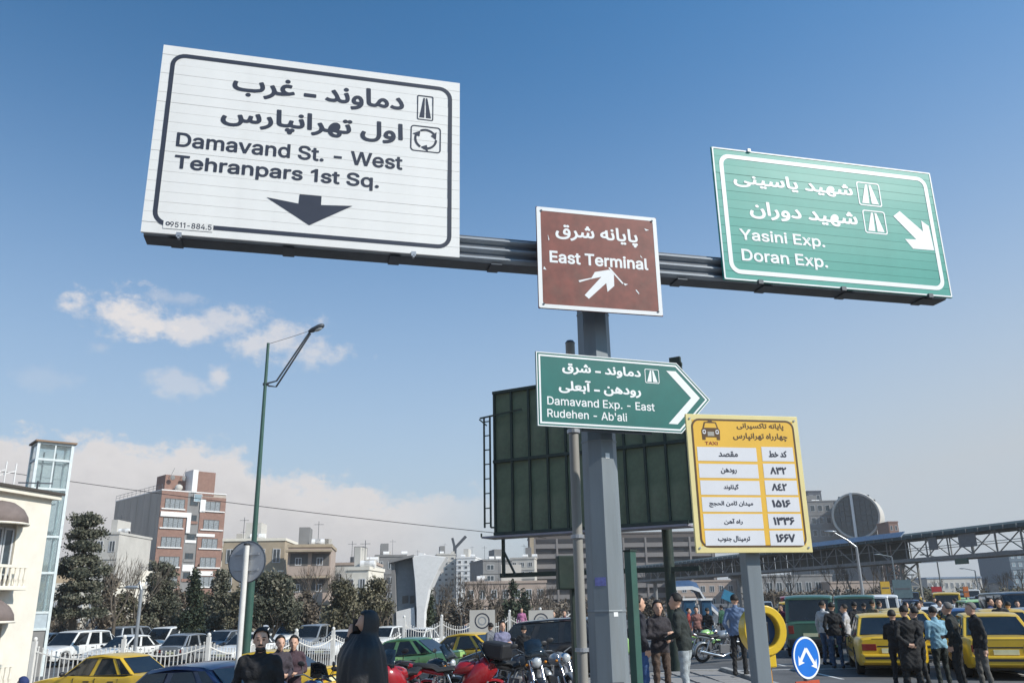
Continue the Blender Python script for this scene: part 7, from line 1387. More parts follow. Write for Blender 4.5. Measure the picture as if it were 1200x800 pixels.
def block(label, px0, px1, ptop, Y, wall, floors, cols, d=10, yaw=0, name='apartment_building', cat='building', ww=.5, wh=.5, bands=True, side=None, roofbits=True, pm=None, fm=None, group=None, pbase=None, zb=None, seed=0, trim=None, split=2):
    """a block whose front spans the pixels px0..px1 at depth Y"""
    rs = random.Random(seed+int(px0)); A = W(px0, ptop, Y); u = Vector((cos(yaw), sin(yaw)))
    # width so that the right end falls on px1
    r1 = W(px1, ptop, 1.0).x
    w = (r1*A.y-A.x)/(u.x-r1*u.y); z0 = (min(ground_at(A.x, Y), 0) if zb is None else zb)-.3; h = W(px0, ptop, Y).z-z0
    t = thing(name, label, cat, (A.x, A.y, z0), yaw, group)
    g = mb(); g.bx(0, w, 0, d, 0, h); g.build('wall', wall, t)
    g = mb(); g.bx(-.12, w+.12, -.12, d+.12, h, h+.35); g.build('parapet', trim or wall, t)
    fh = (h-.8)/floors; cw = w/cols
    if bands:
        bm_ = MB().bx(-.08, w+.08, -.10, .0, -.1, .1).mesh('floor_band', trim or wall)
        for i in range(1, floors): inst('floor_band', bm_, t, (0, -.003, .5+fh*i))
    for i in range(floors):
        for j in range(cols):
            add_win(t, cw*(j+.5), -.004, .5+fh*(i+.55), cw*ww, fh*wh, 0, fm, pm, split)
        if side:
            n2 = max(1, int(d/3.2))
            for j in range(n2):
                if side == 'l': add_win(t, -.004, d/n2*(j+.5), .5+fh*(i+.55), 1.3, fh*wh, -pi/2, fm, pm, split)
                else: add_win(t, w+.004, d/n2*(j+.5), .5+fh*(i+.55), 1.3, fh*wh, pi/2, fm, pm, split)
    if roofbits:
        g = mb(); x = rs.uniform(.25, .7)*w; g.bx(x-w*.13, x+w*.13, d*.3, d*.7, h+.3, h+2.6); g.build('roof_hut', rs.choice([wall, greyb, whiteb]), t)
        for k in range(rs.choice((1, 2, 2))):
            x = rs.uniform(.1, .9)*w; g = mb(); g.tube([(x, d*.25, h+.7), (x+1.1, d*.25, h+.7)], .42, 10); g.bx(x, x+.1, d*.25-.3, d*.25+.3, h+.3, h+.7); g.bx(x+1, x+1.1, d*.25-.3, d*.25+.3, h+.3, h+.7); g.build('water_tank', stonew, t, smooth=50)
            x = rs.uniform(.1, .9)*w; g = mb(); g.bx(x, x+.9, d*.5, d*.5+.9, h+.35, h+1.3); g.build('air_cooler', whiteb, t)
        x = rs.uniform(.2, .8)*w; g = mb(); g.tube([(x, d*.4, h+.3), (x, d*.4, h+3.4)], .04, 4); g.bar((x-.6, d*.4, h+3.), (x+.6, d*.4, h+3.), .04)
        for q in (-.4, 0, .4): g.bar((x+q, d*.4-.3, h+3.), (x+q, d*.4+.3, h+3.), .03)
        g.build('antenna', steel_dk, t)
    return t, w, h, fh
# ---- brick apartment block with a bare cement side wall
Cb = W(190, 572, 150); yawb = atan2(.70, .72); Wb, Db = 12.0, 22; z0 = -1.2; Hb_ = W(190, 574, 150).z-z0
t = thing('apartment_building', 'six storey brick and white stone apartment block with a bare cement side wall', 'building', (Cb.x, Cb.y, z0), yawb)
g = mb(); g.bx(0, Wb, .02, Db, 0, Hb_); g.build('wall', cement, t)
for k in range(7):
    g = mb(); g.bx(-.05, 0, Db*(k+.5)/7-.12, Db*(k+.5)/7+.12, 0, Hb_-.2); g.build('wall_rib', cement, t)
g = mb(); g.bx(-.06, Wb+.05, -.12, Db, Hb_, Hb_+.18); g.build('coping', stonew, t)
g = mb()
for a in range(12): g.bar((-.0, Db*a/11, Hb_+.18), (0, Db*a/11, Hb_+1.1), .05)
g.bar((0, 0, Hb_+1.1), (0, Db, Hb_+1.1), .06); g.bar((0, 0, Hb_+.65), (0, Db, Hb_+.65), .04); g.build('roof_railing', steel_dk, t)
fh = 3.32; f0 = Hb_-.75-fh*6
x1, x2 = .40*Wb, .60*Wb
g = mb(); g.bx(0, x1, -.10, .02, 0, Hb_); g.build('brick_cladding', brickm, t); g = mb(); g.bx(x2, Wb, -.18, .02, 0, Hb_-.6); g.build('brick_cladding', brickm, t)
g = mb(); g.bx(x1, x2, -.03, .02, 0, Hb_); g.build('stair_cladding', greyb, t)
for i in range(6):
    zc_ = f0+fh*(i+.5)
    add_win(t, x1*.5+.1, -.104, zc_+.1, x1*.74, fh*.58, 0, framed, pane_l, 4)
    add_win(t, (x2+Wb)/2-.1, -.184, zc_+.1, (Wb-x2)*(.62 if i < 5 else .60), fh*.58, 0, framed, pane_l, 3)
    add_win(t, (x1+x2)/2, -.034, zc_+.9, (x2-x1)*.62, fh*.5, 0, framed, pane, 2)
    g = mb(); 
    if i == 4: g.bx(.1, x1+.8, -.34, -.10, zc_+fh*.37, zc_+fh*.62); g.bx(x1+.1, x1+.8, -.34, -.10, zc_-fh*.45, zc_+fh*.37)
    elif i == 3: g.bx((x2-.3), Wb*.86, -.30, -.18, zc_+fh*.40, zc_+fh*.56)
    elif i == 1: g.bx(x2-.8, Wb*.88, -.30, -.18, zc_+fh*.36, zc_+fh*.6)
    elif i == 5: g.bx(x2-.1, x2+.9, -.30, -.18, zc_-fh*.3, zc_+fh*.4)
    else: g.bx(x1+.15, x2-.2, -.16, -.03, zc_-fh*.42, zc_-fh*.08)
    g.build('stone_band', stonew, t)
    for sx0, sx1, yy in ((.15, x1*.92, -.11), (x2+.3, Wb-.2, -.19)):
        g = mb(); g.bx(sx0, sx1, yy-.22, yy, zc_-fh*.26, zc_-fh*.20); g.build('sill', stonew, t)
for i in range(5):
    g = mb(); g.bx(x1+.2, x2-.2, -.13, -.035, f0+fh*(i+.55), f0+fh*(i+.55)+.5); g.build('stone_panel', [stonew, brickm, greyb][i % 3], t)
g = mb(); g.bx(0, .5, -.16, -.1, 0, f0+fh*2.4); g.build('corner_stone', stonew, t)
g = mb(); g.bx(Wb*.44, Wb*.52, -.2, 3.4, Hb_, Hb_+4.1); g.build('tower_pier', stonew, t); g = mb(); g.bx(Wb*.52, Wb*.80, -.1, 3.4, Hb_-.4, Hb_+3.9); g.build('stair_tower', brickm, t)
g = mb(); g.bx(Wb*.12, Wb*.44, 2.6, 6.5, Hb_+.18, Hb_+3.2); g.build('roof_hut', brickm, t)
g = mb(); g.ell((Wb*.30, 1.6, Hb_+.9), (.7, .7, .6), 12, 8); g.build('water_tank', whiteb, t, smooth=60)
for q in (.18, .36): g = mb(); g.bar((Wb*q, 2, Hb_+3), (Wb*q+.5, 1.9, Hb_+4.4), .07); g.ell((Wb*q+.2, 1.7, Hb_+2.6), (.45, .12, .45), 12, 6); g.build('satellite_dish', greyb, t, smooth=60)
add_win(t, Wb*.55, -.14, Hb_-.9, 1.5, 1.4, 0, framew, glass_b, 1)
# ---- other houses
t, w, h, fh = block('ochre stone house behind the round road sign with a flat roof', 262, 334, 634, 112, beige, 3, 4, 9, R(4), trim=creamt)
t, w, h, fh = block('beige house with deep dark balconies right of the ochre house', 338, 388, 641, 104, pinkb, 3, 2, 9, R(8), ww=.3, wh=.3, roofbits=True, trim=beige)
for i in range(3):
    for j in range(2):
        g = mb(); g.bx(w*(.06+.5*j), w*(.47+.5*j), -.05, -.005, .5+fh*i+fh*.36, .5+fh*i+fh*.86); g.build('balcony_shade_panel', recessm, t)  # dark panel on the flat wall; deep balcony shade put into its colour
        g = mb(); g.bx(w*(.04+.5*j), w*(.49+.5*j), -1.0, -.85, .5+fh*i, .5+fh*i+fh*.36); g.bx(w*(.04+.5*j), w*(.49+.5*j), -1.0, -.1, .45+fh*i, .55+fh*i); g.build('balcony', pinkb, t)
    g = mb(); g.bx(-.2, w+.2, -1.1, -.1, .5+fh*(i+1)-.28, .5+fh*(i+1)-.05); g.build('canopy', beige, t)
block('low pale house with a roof pergola left of the grey block', 392, 440, 662, 118, whiteb, 2, 4, 8, R(2), trim=pinkb)
block('grey rendered block with a white stair hut above the olive trees', 440, 476, 652, 158, greyb, 4, 3, 12, R(10), side=None)
block('small cream house between the beige house and the olive trees', 405, 432, 668, 96, cream, 2, 2, 7, R(-5))
block('white tower block with narrow bays right of the gateway, left of the pair', 512, 534, 650, 232, whiteb, 11, 3, 12, R(8), seed=3, split=1)
block('white tower block right of the gateway, right of the pair', 535, 557, 654, 226, stonew, 10, 3, 12, R(-6), seed=4, split=1)
block('grey slab building left of the billboard post', 566, 600, 657, 178, greyb, 5, 2, 14, R(14), seed=6)
block('pale yellow block partly behind the billboard supports', 598, 626, 655, 186, whiteb, 6, 3, 12, R(-8), seed=2)
block('pale house with a dark ground floor left of the brick block', 112, 140, 626, 134, whiteb, 4, 2, 12, R(0), seed=9)
block('low cream house with a white porch behind the big pine', 62, 132, 688, 74, cream, 1, 5, 6, R(3), seed=2, ww=.35, bands=False, roofbits=False)
block('cream house behind the brick block at its right', 256, 284, 640, 165, cream, 4, 2, 12, R(0), seed=12)
block('distant white block above the low pale house', 476, 500, 660, 210, stonew, 6, 3, 10, 0, seed=13, split=1)
block('distant cream block left of the pale towers', 494, 514, 668, 250, whiteb, 6, 3, 10, R(5), seed=14, split=1)
block('distant grey block between the tower pair and the slab building', 555, 570, 668, 240, greyb, 6, 2, 10, 0, seed=15, split=1)
block('distant pale block behind the white gateway', 420, 446, 668, 215, whiteb, 5, 3, 10, 0, seed=16, split=1)
block('long low pink beige house behind the fence in the middle', 545, 640, 684, 120, pinkb, 2, 7, 9, R(3), seed=17)
# terminal building under the billboard
t, w, h, fh = block('brown terminal building with long louvred bands behind the mast', 621, 836, 627, 190, mat('terminal_brown', (.13, .11, .10), .8, dirt=.2), 4, 1, 16, R(1), name='terminal_building', ww=.01, wh=.1, bands=False, roofbits=False)
for c in [o for o in t.children if o.name.startswith('window')]:
    for q in list(c.children): bpy.data.objects.remove(q)
    bpy.data.objects.remove(c)
lb = mat('louvre_grey', (.23, .21, .20), .6, dirt=.2); ld = mat('louvre_dark', (.035, .033, .035), .5)
for i in range(7):
    z = h*(.08+.125*i); g = mb(); g.bx(.9, w-.4, -.5, -.02, z, z+h*.055); g.build('louvre', lb, t); g = mb(); g.bx(.9, w-.4, -.06, -.004, z+h*.06, z+h*.118); g.build('window_band', ld, t)
g = mb(); g.bx(-.1, .9, -.6, .2, 0, h+.35); g.build('end_pier', beige, t)
for j in range(9): g = mb(); x = 1+(w-1.6)*j/8; g.bx(x-.2, x+.2, -.62, -.5, 0, h*.95); g.build('fin', lb, t)
# right background
block('concrete office block with a grid of deep openings left of the drum building', 938, 982, 588, 262, greyb, 8, 5, 20, R(-3), seed=21, split=1, ww=.62, wh=.5)
block('grey roof storey stepping up behind the office block', 946, 962, 576, 276, mat('slate_grey', (.09, .10, .12), .7), 9, 2, 12, 0, seed=22, roofbits=False, split=1)
# drum: a horizontal glass cylinder with a pale rim
cdm = W(1003, 604, 255); rD = 27.5*255/1036
t = thing('drum_building', 'round glass fronted drum shaped building with a pale rim rising above the footbridge', 'building', (cdm.x, cdm.y, 0), R(-30))
n = 48
g = mb(); g.loft([[Vector((rD*cos(2*pi*i/n), yy, cdm.z+rD*sin(2*pi*i/n))) for i in range(n)] for yy in (.6, 9)]); g.build('drum', whiteb, t, smooth=40)
g = mb(); g.torus((0, 0, cdm.z), rD-.25, .4, 'y', 60, 6); g.build('rim', whiteb, t, smooth=60)
dg_ = mat('drum_glass', (.03, .05, .06), .45, 0, var=.25, scale=.25, spec=.8)
for i in range(-4, 4):
    xa, xb = rD*.22*i+.08, rD*.22*(i+1)-.08
    for j in range(-4, 4):
        za, zb_ = rD*.22*j+.08, rD*.22*(j+1)-.08
        if max(abs(xa), abs(xb))**2+max(abs(za), abs(zb_))**2 < (rD*1.12)**2:
            cl = lambda v: v
            g = mb(); g.bx(xa, xb, .1, .45, cdm.z+za, cdm.z+zb_); g.build('pane', dg_, t)
g = mb(); g.prism([(rD*.97*cos(2*pi*i/n), cdm.z+rD*.97*sin(2*pi*i/n)) for i in range(n)], .46, .7); g.build('glass_backing', dg_, t)
g = mb(); g.bx(-rD*.1-.35, -rD*.1+.35, -.35, .1, cdm.z-rD, cdm.z+rD); g.build('mullion', stonew, t)
g = mb(); g.bx(-rD*.75, rD*.75, 1, 12, -2, cdm.z-rD*.5); g.build('base_wall', greyb, t)
t = block('brown brick tower top beside the drum building', 1041, 1052, 612, 244, brickm, 8, 2, 8, 0, seed=23, roofbits=False, split=1)
block('blue grey glass building at the right edge below the footbridge', 1181, 1212, 646, 205, mat('blue_grey_clad', (.16, .21, .25), .5, var=.25, dirt=.1), 6, 4, 14, 0, seed=24, roofbits=False, pm=glass_b, split=1)
block('low white building with tall pale piers behind the yellow board post', 872, 975, 676, 180, greyb, 1, 9, 10, R(2), seed=25, roofbits=False, ww=.6, wh=.62, bands=False, fm=framew)
block('low grey building behind the bridge stairs', 785, 872, 682, 186, pinkb, 2, 8, 10, 0, seed=26, roofbits=False)
block('pink beige low house left of the curved silver lamp', 972, 1030, 683, 176, pinkb, 1, 4, 8, 0, seed=27, roofbits=False, bands=False)
block('long low building with a blue roof in the far right distance', 1086, 1150, 678, 190, whiteb, 2, 10, 10, 0, seed=28, roofbits=False, trim=roofblue)
block('pale far building behind the lattice tower', 1040, 1096, 686, 210, greyb, 2, 6, 12, 0, seed=29, roofbits=False)
block('grey far building right of the blue roofed one', 1148, 1186, 684, 210, greyb, 2, 5, 10, 0, seed=30, roofbits=False)
block('far pale hall below the footbridge at the right', 1196, 1280, 682, 230, whiteb, 2, 8, 12, 0, seed=31, roofbits=False)
for i, (a, b, tpx, Y, m_) in enumerate(((-60, -10, 640, 150, whiteb), (-10, 60, 665, 150, beige), (130, 170, 690, 120, cream), (1210, 1290, 670, 240, greyb), (300, 345, 655, 190, whiteb), (380, 425, 672, 240, greyb))):
    block(['pale block outside the left edge behind the cream house', 'beige block behind the cream house', 'cream garden house before the brick block', 'grey block beyond the right edge', 'pale block rising behind the ochre house', 'grey block behind the low pale house'][i], a, b, tpx, Y, m_, 3, 4, 10, 0, seed=40+i, split=1)

# ---- cream house at the far left with arched awnings and balconies
Cc = Vector((W(62, 578, 34).x, 34, 0)); dv = Vector((.2, 1)).normalized(); yaw = atan2(dv.y, dv.x)
z0 = road_z(-17, 30); Hc = W(57, 578, 34).z-z0
# local x runs along the facade towards the far corner, local -y faces the street
Lf = 14.0
t = thing('cream_house', 'cream two storey house with arched brown awnings and balconies at the left edge', 'house', (Cc.x-dv.x*Lf, Cc.y-dv.y*Lf, z0), yaw)
g = mb(); g.bx(0, Lf, 0, 9, 0, Hc-.25); g.build('wall', cream, t)
g = mb(); g.bx(-.1, Lf+.22, -.25, 9.2, Hc-.25, Hc-.08); g.build('cornice', creamt, t); g = mb(); g.bx(-.1, Lf+.30, -.34, 9.2, Hc-.08, Hc+.02); g.build('roof_edge', mat('bitumen', (.07, .06, .05), .9), t)
fl = (Hc-.3)/2
for j in range(5):
    xc = Lf-2.55-j*2.7
    for i in range(2):
        zf = fl*i+.0; zb_ = zf+.05
        rec = mb(); rec.bx(xc-.85, xc+.85, -.03, -.004, zb_+.1, zb_+fl*.62); rec.build('window_recess', recessm, t)  # dark sheet laid on the wall, window reveal shade painted in
        for s in (-.52, .0, .52): add_win(t, xc+s, -.032, zb_+fl*.38, .46, fl*.5, 0, framew, pane, 1, .07)
        for s in (-1, 1):
            g = mb(); g.bx(xc+s*.95-.12, xc+s*.95+.12, -.12, .0, zb_, zb_+fl*.66); g.bx(xc+s*.95-.17, xc+s*.95+.17, -.16, -.0, zb_+fl*.60, zb_+fl*.68); g.build('pilaster', creamt, t)
        # awning: a quarter dome over the opening
        g = mb(); n = 14; vs = []
        for a in range(n+1):
            th = pi*a/n
            for b in range(5):
                ph = pi/2*b/4; vs.append((xc+1.02*cos(th)*cos(0), -.02-.95*sin(th)*cos(ph)*1.0, zb_+fl*.66+.86*sin(th)*sin(ph)))
        g.add(vs, [(a*5+b, a*5+b+1, (a+1)*5+b+1, (a+1)*5+b) for a in range(n) for b in range(4)]); o = g.build('awning', awning, t, smooth=60); sm = o.modifiers.new('thick', 'SOLIDIFY'); sm.thickness = .015
        g = mb(); g.tube([(xc+1.02*cos(pi*a/n), -.02-.95*sin(pi*a/n), zb_+fl*.66) for a in range(n+1)], .045, 6); g.build('awning_rim', creamt, t)
        if True:
            g = mb(); g.bx(xc-1.15, xc+1.15, -.62, -.0, zb_-.07, zb_+.07); g.build('balcony_slab', creamt, t, bevel=.02)
            g = mb(); g.bx(xc-1.13, xc+1.13, -.60, -.50, zb_+.72, zb_+.82); g.build('balcony_rail', creamt, t)
            bm_ = MB().tube([(0, 0, 0), (0, 0, .12), (0, 0, .25), (0, 0, .45), (0, 0, .65)], [.05, .03, .055, .03, .045], 8).mesh('baluster', creamt)
            for k in range(10): inst('baluster', bm_, t, (xc-1.05+k*.233, -.55, zb_+.07))
for k in range(2):
    g = mb(); g.tube([(Lf-1-k*.5, 1, Hc), (Lf-1-k*.5, 1, Hc+1.1)], .03, 5); g.tube([(Lf-1-k*.5, 1, Hc+.8), (Lf-2.6, 1.3, Hc+.2)], .02, 4); g.build('roof_pipe', stonew, t)
g = mb(); g.bar((Lf-1.2, .6, Hc+.3), (Lf+.6, .6, Hc+.5), .05); g.bar((Lf-.2, .6, Hc), (Lf-.2, .6, Hc+.5), .05); g.build('antenna', steel_dk, t)
# ---- glass lift tower
pa = W(40, 700, 38); zt_ = W(60, 517, 38).z; z0 = road_z(pa.x, 38); Ht_ = zt_-z0; wT = 1.42; dT = 1.25
t = thing('lift_tower', 'slim glazed lift tower in a white frame behind the cream house', 'lift tower', (W(46, 517, 38).x, 38, z0), R(40))
fr_ = mat('lift_frame', (.66, .72, .72), .5)
for x in (0, wT):
    for y in (0, dT):
        g = mb(); g.bx(x-.06, x+.06, y-.06, y+.06, 0, Ht_); g.build('corner_post', fr_, t)
zs_ = [W(60, q, 38).z-z0 for q in (737, 717, 670, 627, 571, 537, 518)]
for z in zs_:
    g = mb(); g.bx(0, wT, -.05, .05, z-.05, z+.05); g.bx(0, wT, dT-.05, dT+.05, z-.05, z+.05); g.bx(-.05, .05, 0, dT, z-.045, z+.045); g.bx(wT-.05, wT+.05, 0, dT, z-.045, z+.045); g.build('ring_beam', fr_, t)
gp2 = mat('lift_glass', (.80, .90, .91), .04, 0, var=.04, spec=.6, trans=.9)
for a, b in zip(zs_[1:-1], zs_[2:]):
    for (x0_, x1_) in ((.07, wT/2-.03), (wT/2+.03, wT-.07)):
        g = mb(); g.bx(x0_, x1_, -.012, .012, a+.06, b-.06); g.build('glass_panel', gp2, t)
    for xx in (0, wT): g = mb(); g.bx(xx-.012, xx+.012, .08, dT-.08, a+.06, b-.06); g.build('glass_panel', gp2, t)
    g = mb(); g.bx(.07, wT-.07, dT-.012, dT+.012, a+.06, b-.06); g.build('glass_panel', gp2, t)
g = mb(); g.bx(wT/2-.03, wT/2+.03, -.02, .02, 0, Ht_); g.build('mullion', fr_, t)
for x in (wT*.32, wT*.68): g = mb(); g.bx(x-.03, x+.03, dT*.75, dT*.8, 0, Ht_-.3); g.build('guide_rail', steel, t)
g = mb(); g.bx(wT*.2, wT*.8, dT*.2, dT*.7, zs_[3], zs_[3]+.25); g.bar((wT*.2, dT*.45, zs_[4]-.8), (wT*.8, dT*.45, zs_[4]-.6), .08); g.build('lift_gear', steel, t)
g = mb(); g.bx(.05, wT-.05, -.02, dT, zs_[0], zs_[1]); g.build('plinth_panel', mat('pale_panel', (.45, .52, .56), .5), t); g = mb(); g.bx(.05, wT-.05, 0, dT, 0, zs_[0]-.06); g.build('base', greyb, t)
g = mb(); g.bx(-.15, wT+.15, -.15, dT+.15, Ht_, Ht_+.08); g.build('roof', mat('rust_edge', (.28, .19, .13), .8), t)
# ---- white gateway sculpture
Yg = 58; z0 = road_z(X(490, Yg), Yg)-.1; q = lambda px, py: ((W(px, py, Yg).x), W(px, py, Yg).z-z0)
x0_ = X(490, Yg); t = thing('gateway', 'modern gateway with a grey recessed front and a white sail shaped wall', 'monument', (x0_, Yg, z0), 0)
Pn = lambda *pts: [(q(*p)[0]-x0_, q(*p)[1]) for p in pts]
g = mb(); g.prism(Pn((459, 657), (486, 651), (487, 700), (489, 726), (489, 760), (465, 760), (463, 700)), .25, 2.5); g.build('recess_wall', mat('gateway_grey', (.20, .225, .245), .6, var=.1, dirt=.1), t)
g = mb(); g.prism(Pn((484, 652), (500, 650), (523, 653), (514, 668), (504, 690), (499, 715), (497, 760), (489, 760), (489, 715), (487, 680)), -.5, 2.0); g.build('sail_wall', stonew, t, bevel=.03)
g = mb(); g.prism(Pn((457, 656), (486, 650), (486, 652.5), (457, 660)), -.6, 2.4); g.build('roof_slab', greyb, t)
g = mb(); g.prism(Pn((459, 659), (463, 658), (466, 760), (461, 760)), -.2, 2.2); g.build('side_wall', greyb, t)
for a, b in ((471, 478), (480, 485)): g = mb(); g.prism(Pn((a, 698), (b, 697), (b, 706), (a, 707)), .2, .28); g.build('opening', recessm, t)
g = mb(); g.prism(Pn((465, 716), (486, 711), (489, 760), (466, 760)), -.3, .2); g.build('low_wall', stonew, t)
# ---- crane on the skyline
p = W(533, 656, 260)
t = thing('tower_crane', 'thin construction crane above the pale tower pair', 'crane', (p.x, 260, 0))
g = mb(); g.bar((0, 0, 0), (0, 0, W(533, 640, 260).z), 1.0); g.build('mast', steel_dk, t)
a = W(533, 642, 260); b = W(546, 628, 260); c = W(530, 630, 260); g = mb(); g.bar((0, 0, a.z), (b.x-a.x, 0, b.z), .8); g.bar((0, 0, a.z), (c.x-a.x, 0, c.z), .7); g.build('jib', steel_dk, t)
# ================================================================== FOOTBRIDGE
A = Vector((49.0, 69.0)); B = Vector((23.0, 165.0)); dv = (B-A); Lb = dv.length; dv.normalize(); yaw = atan2(dv.y, dv.x)
t = thing('footbridge', 'long covered steel truss footbridge crossing the avenue at the right', 'footbridge', (A.x, A.y, 0), yaw)
zd, ht, wd = 5.25, 2.55, 3.0; N = int(Lb/3.0); sp_ = Lb/N
g = mb(); g.bx(0, Lb, -wd/2+.1, wd/2-.1, zd+.12, zd+.26); g.build('deck', greyb, t)
for y in (-wd/2, wd/2):
    g = mb(); g.bx(0, Lb, y-.1, y+.1, zd, zd+.36); g.build('bottom_chord', truss_m, t)
    g = mb(); g.bx(0, Lb, y-.08, y+.08, zd+ht-.2, zd+ht); g.build('top_chord', truss_m, t)
    g = mb(); g.bx(0, Lb, y-.03, y+.03, zd+1.3, zd+1.36); g.build('hand_rail', truss_m, t)
vm = MB().bx(-.05, .05, -.05, .05, zd+.36, zd+ht-.2).mesh('upright', truss_m)
dm = MB().bar((0, 0, zd+.36), (sp_, 0, zd+ht-.2), .085).mesh('brace', truss_m); dm2 = MB().bar((0, 0, zd+ht-.2), (sp_, 0, zd+.36), .085).mesh('brace', truss_m)
for y in (-wd/2, wd/2):
    for i in range(N+1): inst('upright', vm, t, (i*sp_, y, 0))
    for i in range(N): inst('brace', dm if i % 2 else dm2, t, (i*sp_, y+.005, 0))
rings = []
for s in (0, Lb):
    rings.append([Vector((s, y, z)) for y, z in ((-wd/2-.45, zd+ht-.25), (-wd/2-.3, zd+ht+.12), (-wd/4, zd+ht+.42), (wd/4, zd+ht+.42), (wd/2+.3, zd+ht+.12), (wd/2+.45, zd+ht-.25), (wd/2+.3, zd+ht+.02), (0, zd+ht+.30), (-wd/2-.3, zd+ht+.02))])
g = mb(); g.loft(rings); g.build('roof', mat('roof_dark_green', (.05, .07, .065), .6, var=.3, dirt=.3), t)
g = mb(); 
for i in range(int(Lb/1.5)): g.bx(i*1.5-.03, i*1.5+.03, wd/2+.38, wd/2+.47, zd+ht-.28, zd+ht+.1)
g.build('roof_rib', truss_m, t, kind='stuff')
s0 = 19
pmh = MB().bx(.08, sp_-.08, -.02, .02, zd+.4, zd+ht-.22).mesh('side_panel', truss_in)
for i in range(int((s0+10)/sp_), N): inst('side_panel', pmh, t, (i*sp_, -wd/2+.15, 0))
pmr = MB().bx(.02, sp_-.03, -.04, .04, -.42, .42).mesh('roof_sheet', roofblue)
for i in range(int(26/sp_), int(50/sp_)):
    o = inst('roof_sheet', pmr, t, (i*sp_, wd/2+.12, zd+ht+.32), (R(48), 0, 0))
for s_, w_ in ((14.2, 2.2), (19.3, 1.2)):
    g = mb(); g.bx(s_, s_+w_, wd/2+.12, wd/2+.2, zd+1.0, zd+ht-.3); g.build('sign_back', mat('plate_grey', (.17, .18, .19), .6), t)
g = mb(); g.bx(15.5, 17.2, wd/2+.2, wd/2+.3, zd-.55, zd-.02); g.build('green_sign', greenpost, t); g = mb(); g.bx(17.2, 22, wd/2+.1, wd/2+.14, zd-.2, zd-.1); g.build('service_pipe', stonew, t)
# lattice tower under it
s_t = 27; pt_ = A+dv*s_t
z0 = road_z(pt_.x, pt_.y)
t2 = thing('lattice_tower', 'latticed steel support tower under the footbridge', 'support tower', (pt_.x, pt_.y, z0), yaw)
hT = zd-z0; wT2 = 1.1
for x in (-wT2, wT2):
    for y in (-wT2, wT2): g = mb(); g.bx(x-.09, x+.09, y-.09, y+.09, 0, hT); g.build('leg', truss_m, t2)
nl = 4
for k in range(nl):
    za, zb = hT*k/nl, hT*(k+1)/nl
    for (ax, ay, bx_, by) in ((-wT2, -wT2, wT2, -wT2), (-wT2, wT2, wT2, wT2), (-wT2, -wT2, -wT2, wT2), (wT2, -wT2, wT2, wT2)):
        g = mb(); g.bar((ax, ay, za), (bx_, by, zb), .08); g.build('brace', [truss_m, stonew][k < 2 and ax < 0], t2); g = mb(); g.bar((bx_, by, za), (ax, ay, zb), .08); g.build('brace', truss_m, t2); g = mb(); g.bar((ax, ay, zb), (bx_, by, zb), .09); g.build('strut', truss_m, t2)
for k, s_ in enumerate((2, 62, 92)):
    q = A+dv*s_; z0 = road_z(q.x, q.y); g = mb(); g.tube([(0, 0, 0), (0, 0, zd-z0)], .35, 12)
    tt = thing('bridge_pier', ['round steel pier holding the near end of the footbridge', 'round pier under the middle of the footbridge', 'round pier under the far end of the footbridge'][k], 'pier', (q.x, q.y, z0)); g.build('shaft', truss_m, tt, smooth=50); g = mb(); g.bx(-1.6, 1.6, -.3, .3, zd-z0-.4, zd-z0-.01); g.build('cap_beam', truss_m, tt)
# stairs with a curved canopy at the left end
Ys = 62; a = W(796, 689, Ys); b = W(838, 722, Ys); z0 = road_z(a.x, Ys)
t = thing('bridge_stairs', 'covered stairway with a pale curved canopy edge at the left foot of the footbridge', 'stairway', (a.x, Ys, z0))
X1 = b.x-a.x; zt1 = a.z-z0
P_ = [(-.3, zt1), (.9, zt1+.02), (1.4, zt1-.15), (X1*.8, zt1-1.1), (X1*1.15, zt1-1.9)]
g = mb(); g.loft([[Vector((x, y, z+dz)) for y, dz in ((-.1, -.12), (-.1, .12), (.05, .12), (.05, -.12))] for x, z in P_]); g.build('canopy_edge', stonew, t, smooth=60)
g = mb(); g.loft([[Vector((x+.1, y, z+dz)) for y, dz in ((.05, .04), (1.3, .55), (2.6, .04), (2.6, -.04), (1.3, .45), (.05, -.04))] for x, z in P_]); g.build('canopy_sheet', mat('canopy_blue', (.05, .09, .17), .4, var=.3), t, smooth=60)
for k in range(12):
    f = k/11; g = mb(); x = .5+X1*.8*f; z = (zt1-1.6)*(1-f); g.bx(x, x+.32, .2, 2.4, z-.05, z+.04); g.build('step', greyb, t)
for y in (.15, 2.45): g = mb(); g.bar((.3, y, zt1-1.5), (X1*.85+.5, y, .05), .12); g.bar((.3, y, zt1-.6), (X1*.85+.5, y, .95), .05); g.build('stringer', truss_m, t)
for k in range(7):
    f = k/6; x = .3+X1*.85*f; z = (zt1-1.5)*(1-f); g = mb(); g.bar((x, .12, z), (x, .12, z+1.0), .05); g.bar((x, .12, z), (x+.5, .12, z+.7), .04); g.build('railing_post', wfence, t)
for x in (0, 1.6): g = mb(); g.tube([(x, 1.2, 0), (x, 1.2, zt1-.3)], .1, 8); g.build('column', truss_m, t)
bluep = mat('panel_blue', (.012, .075, .15), .5, var=.2, dirt=.2)
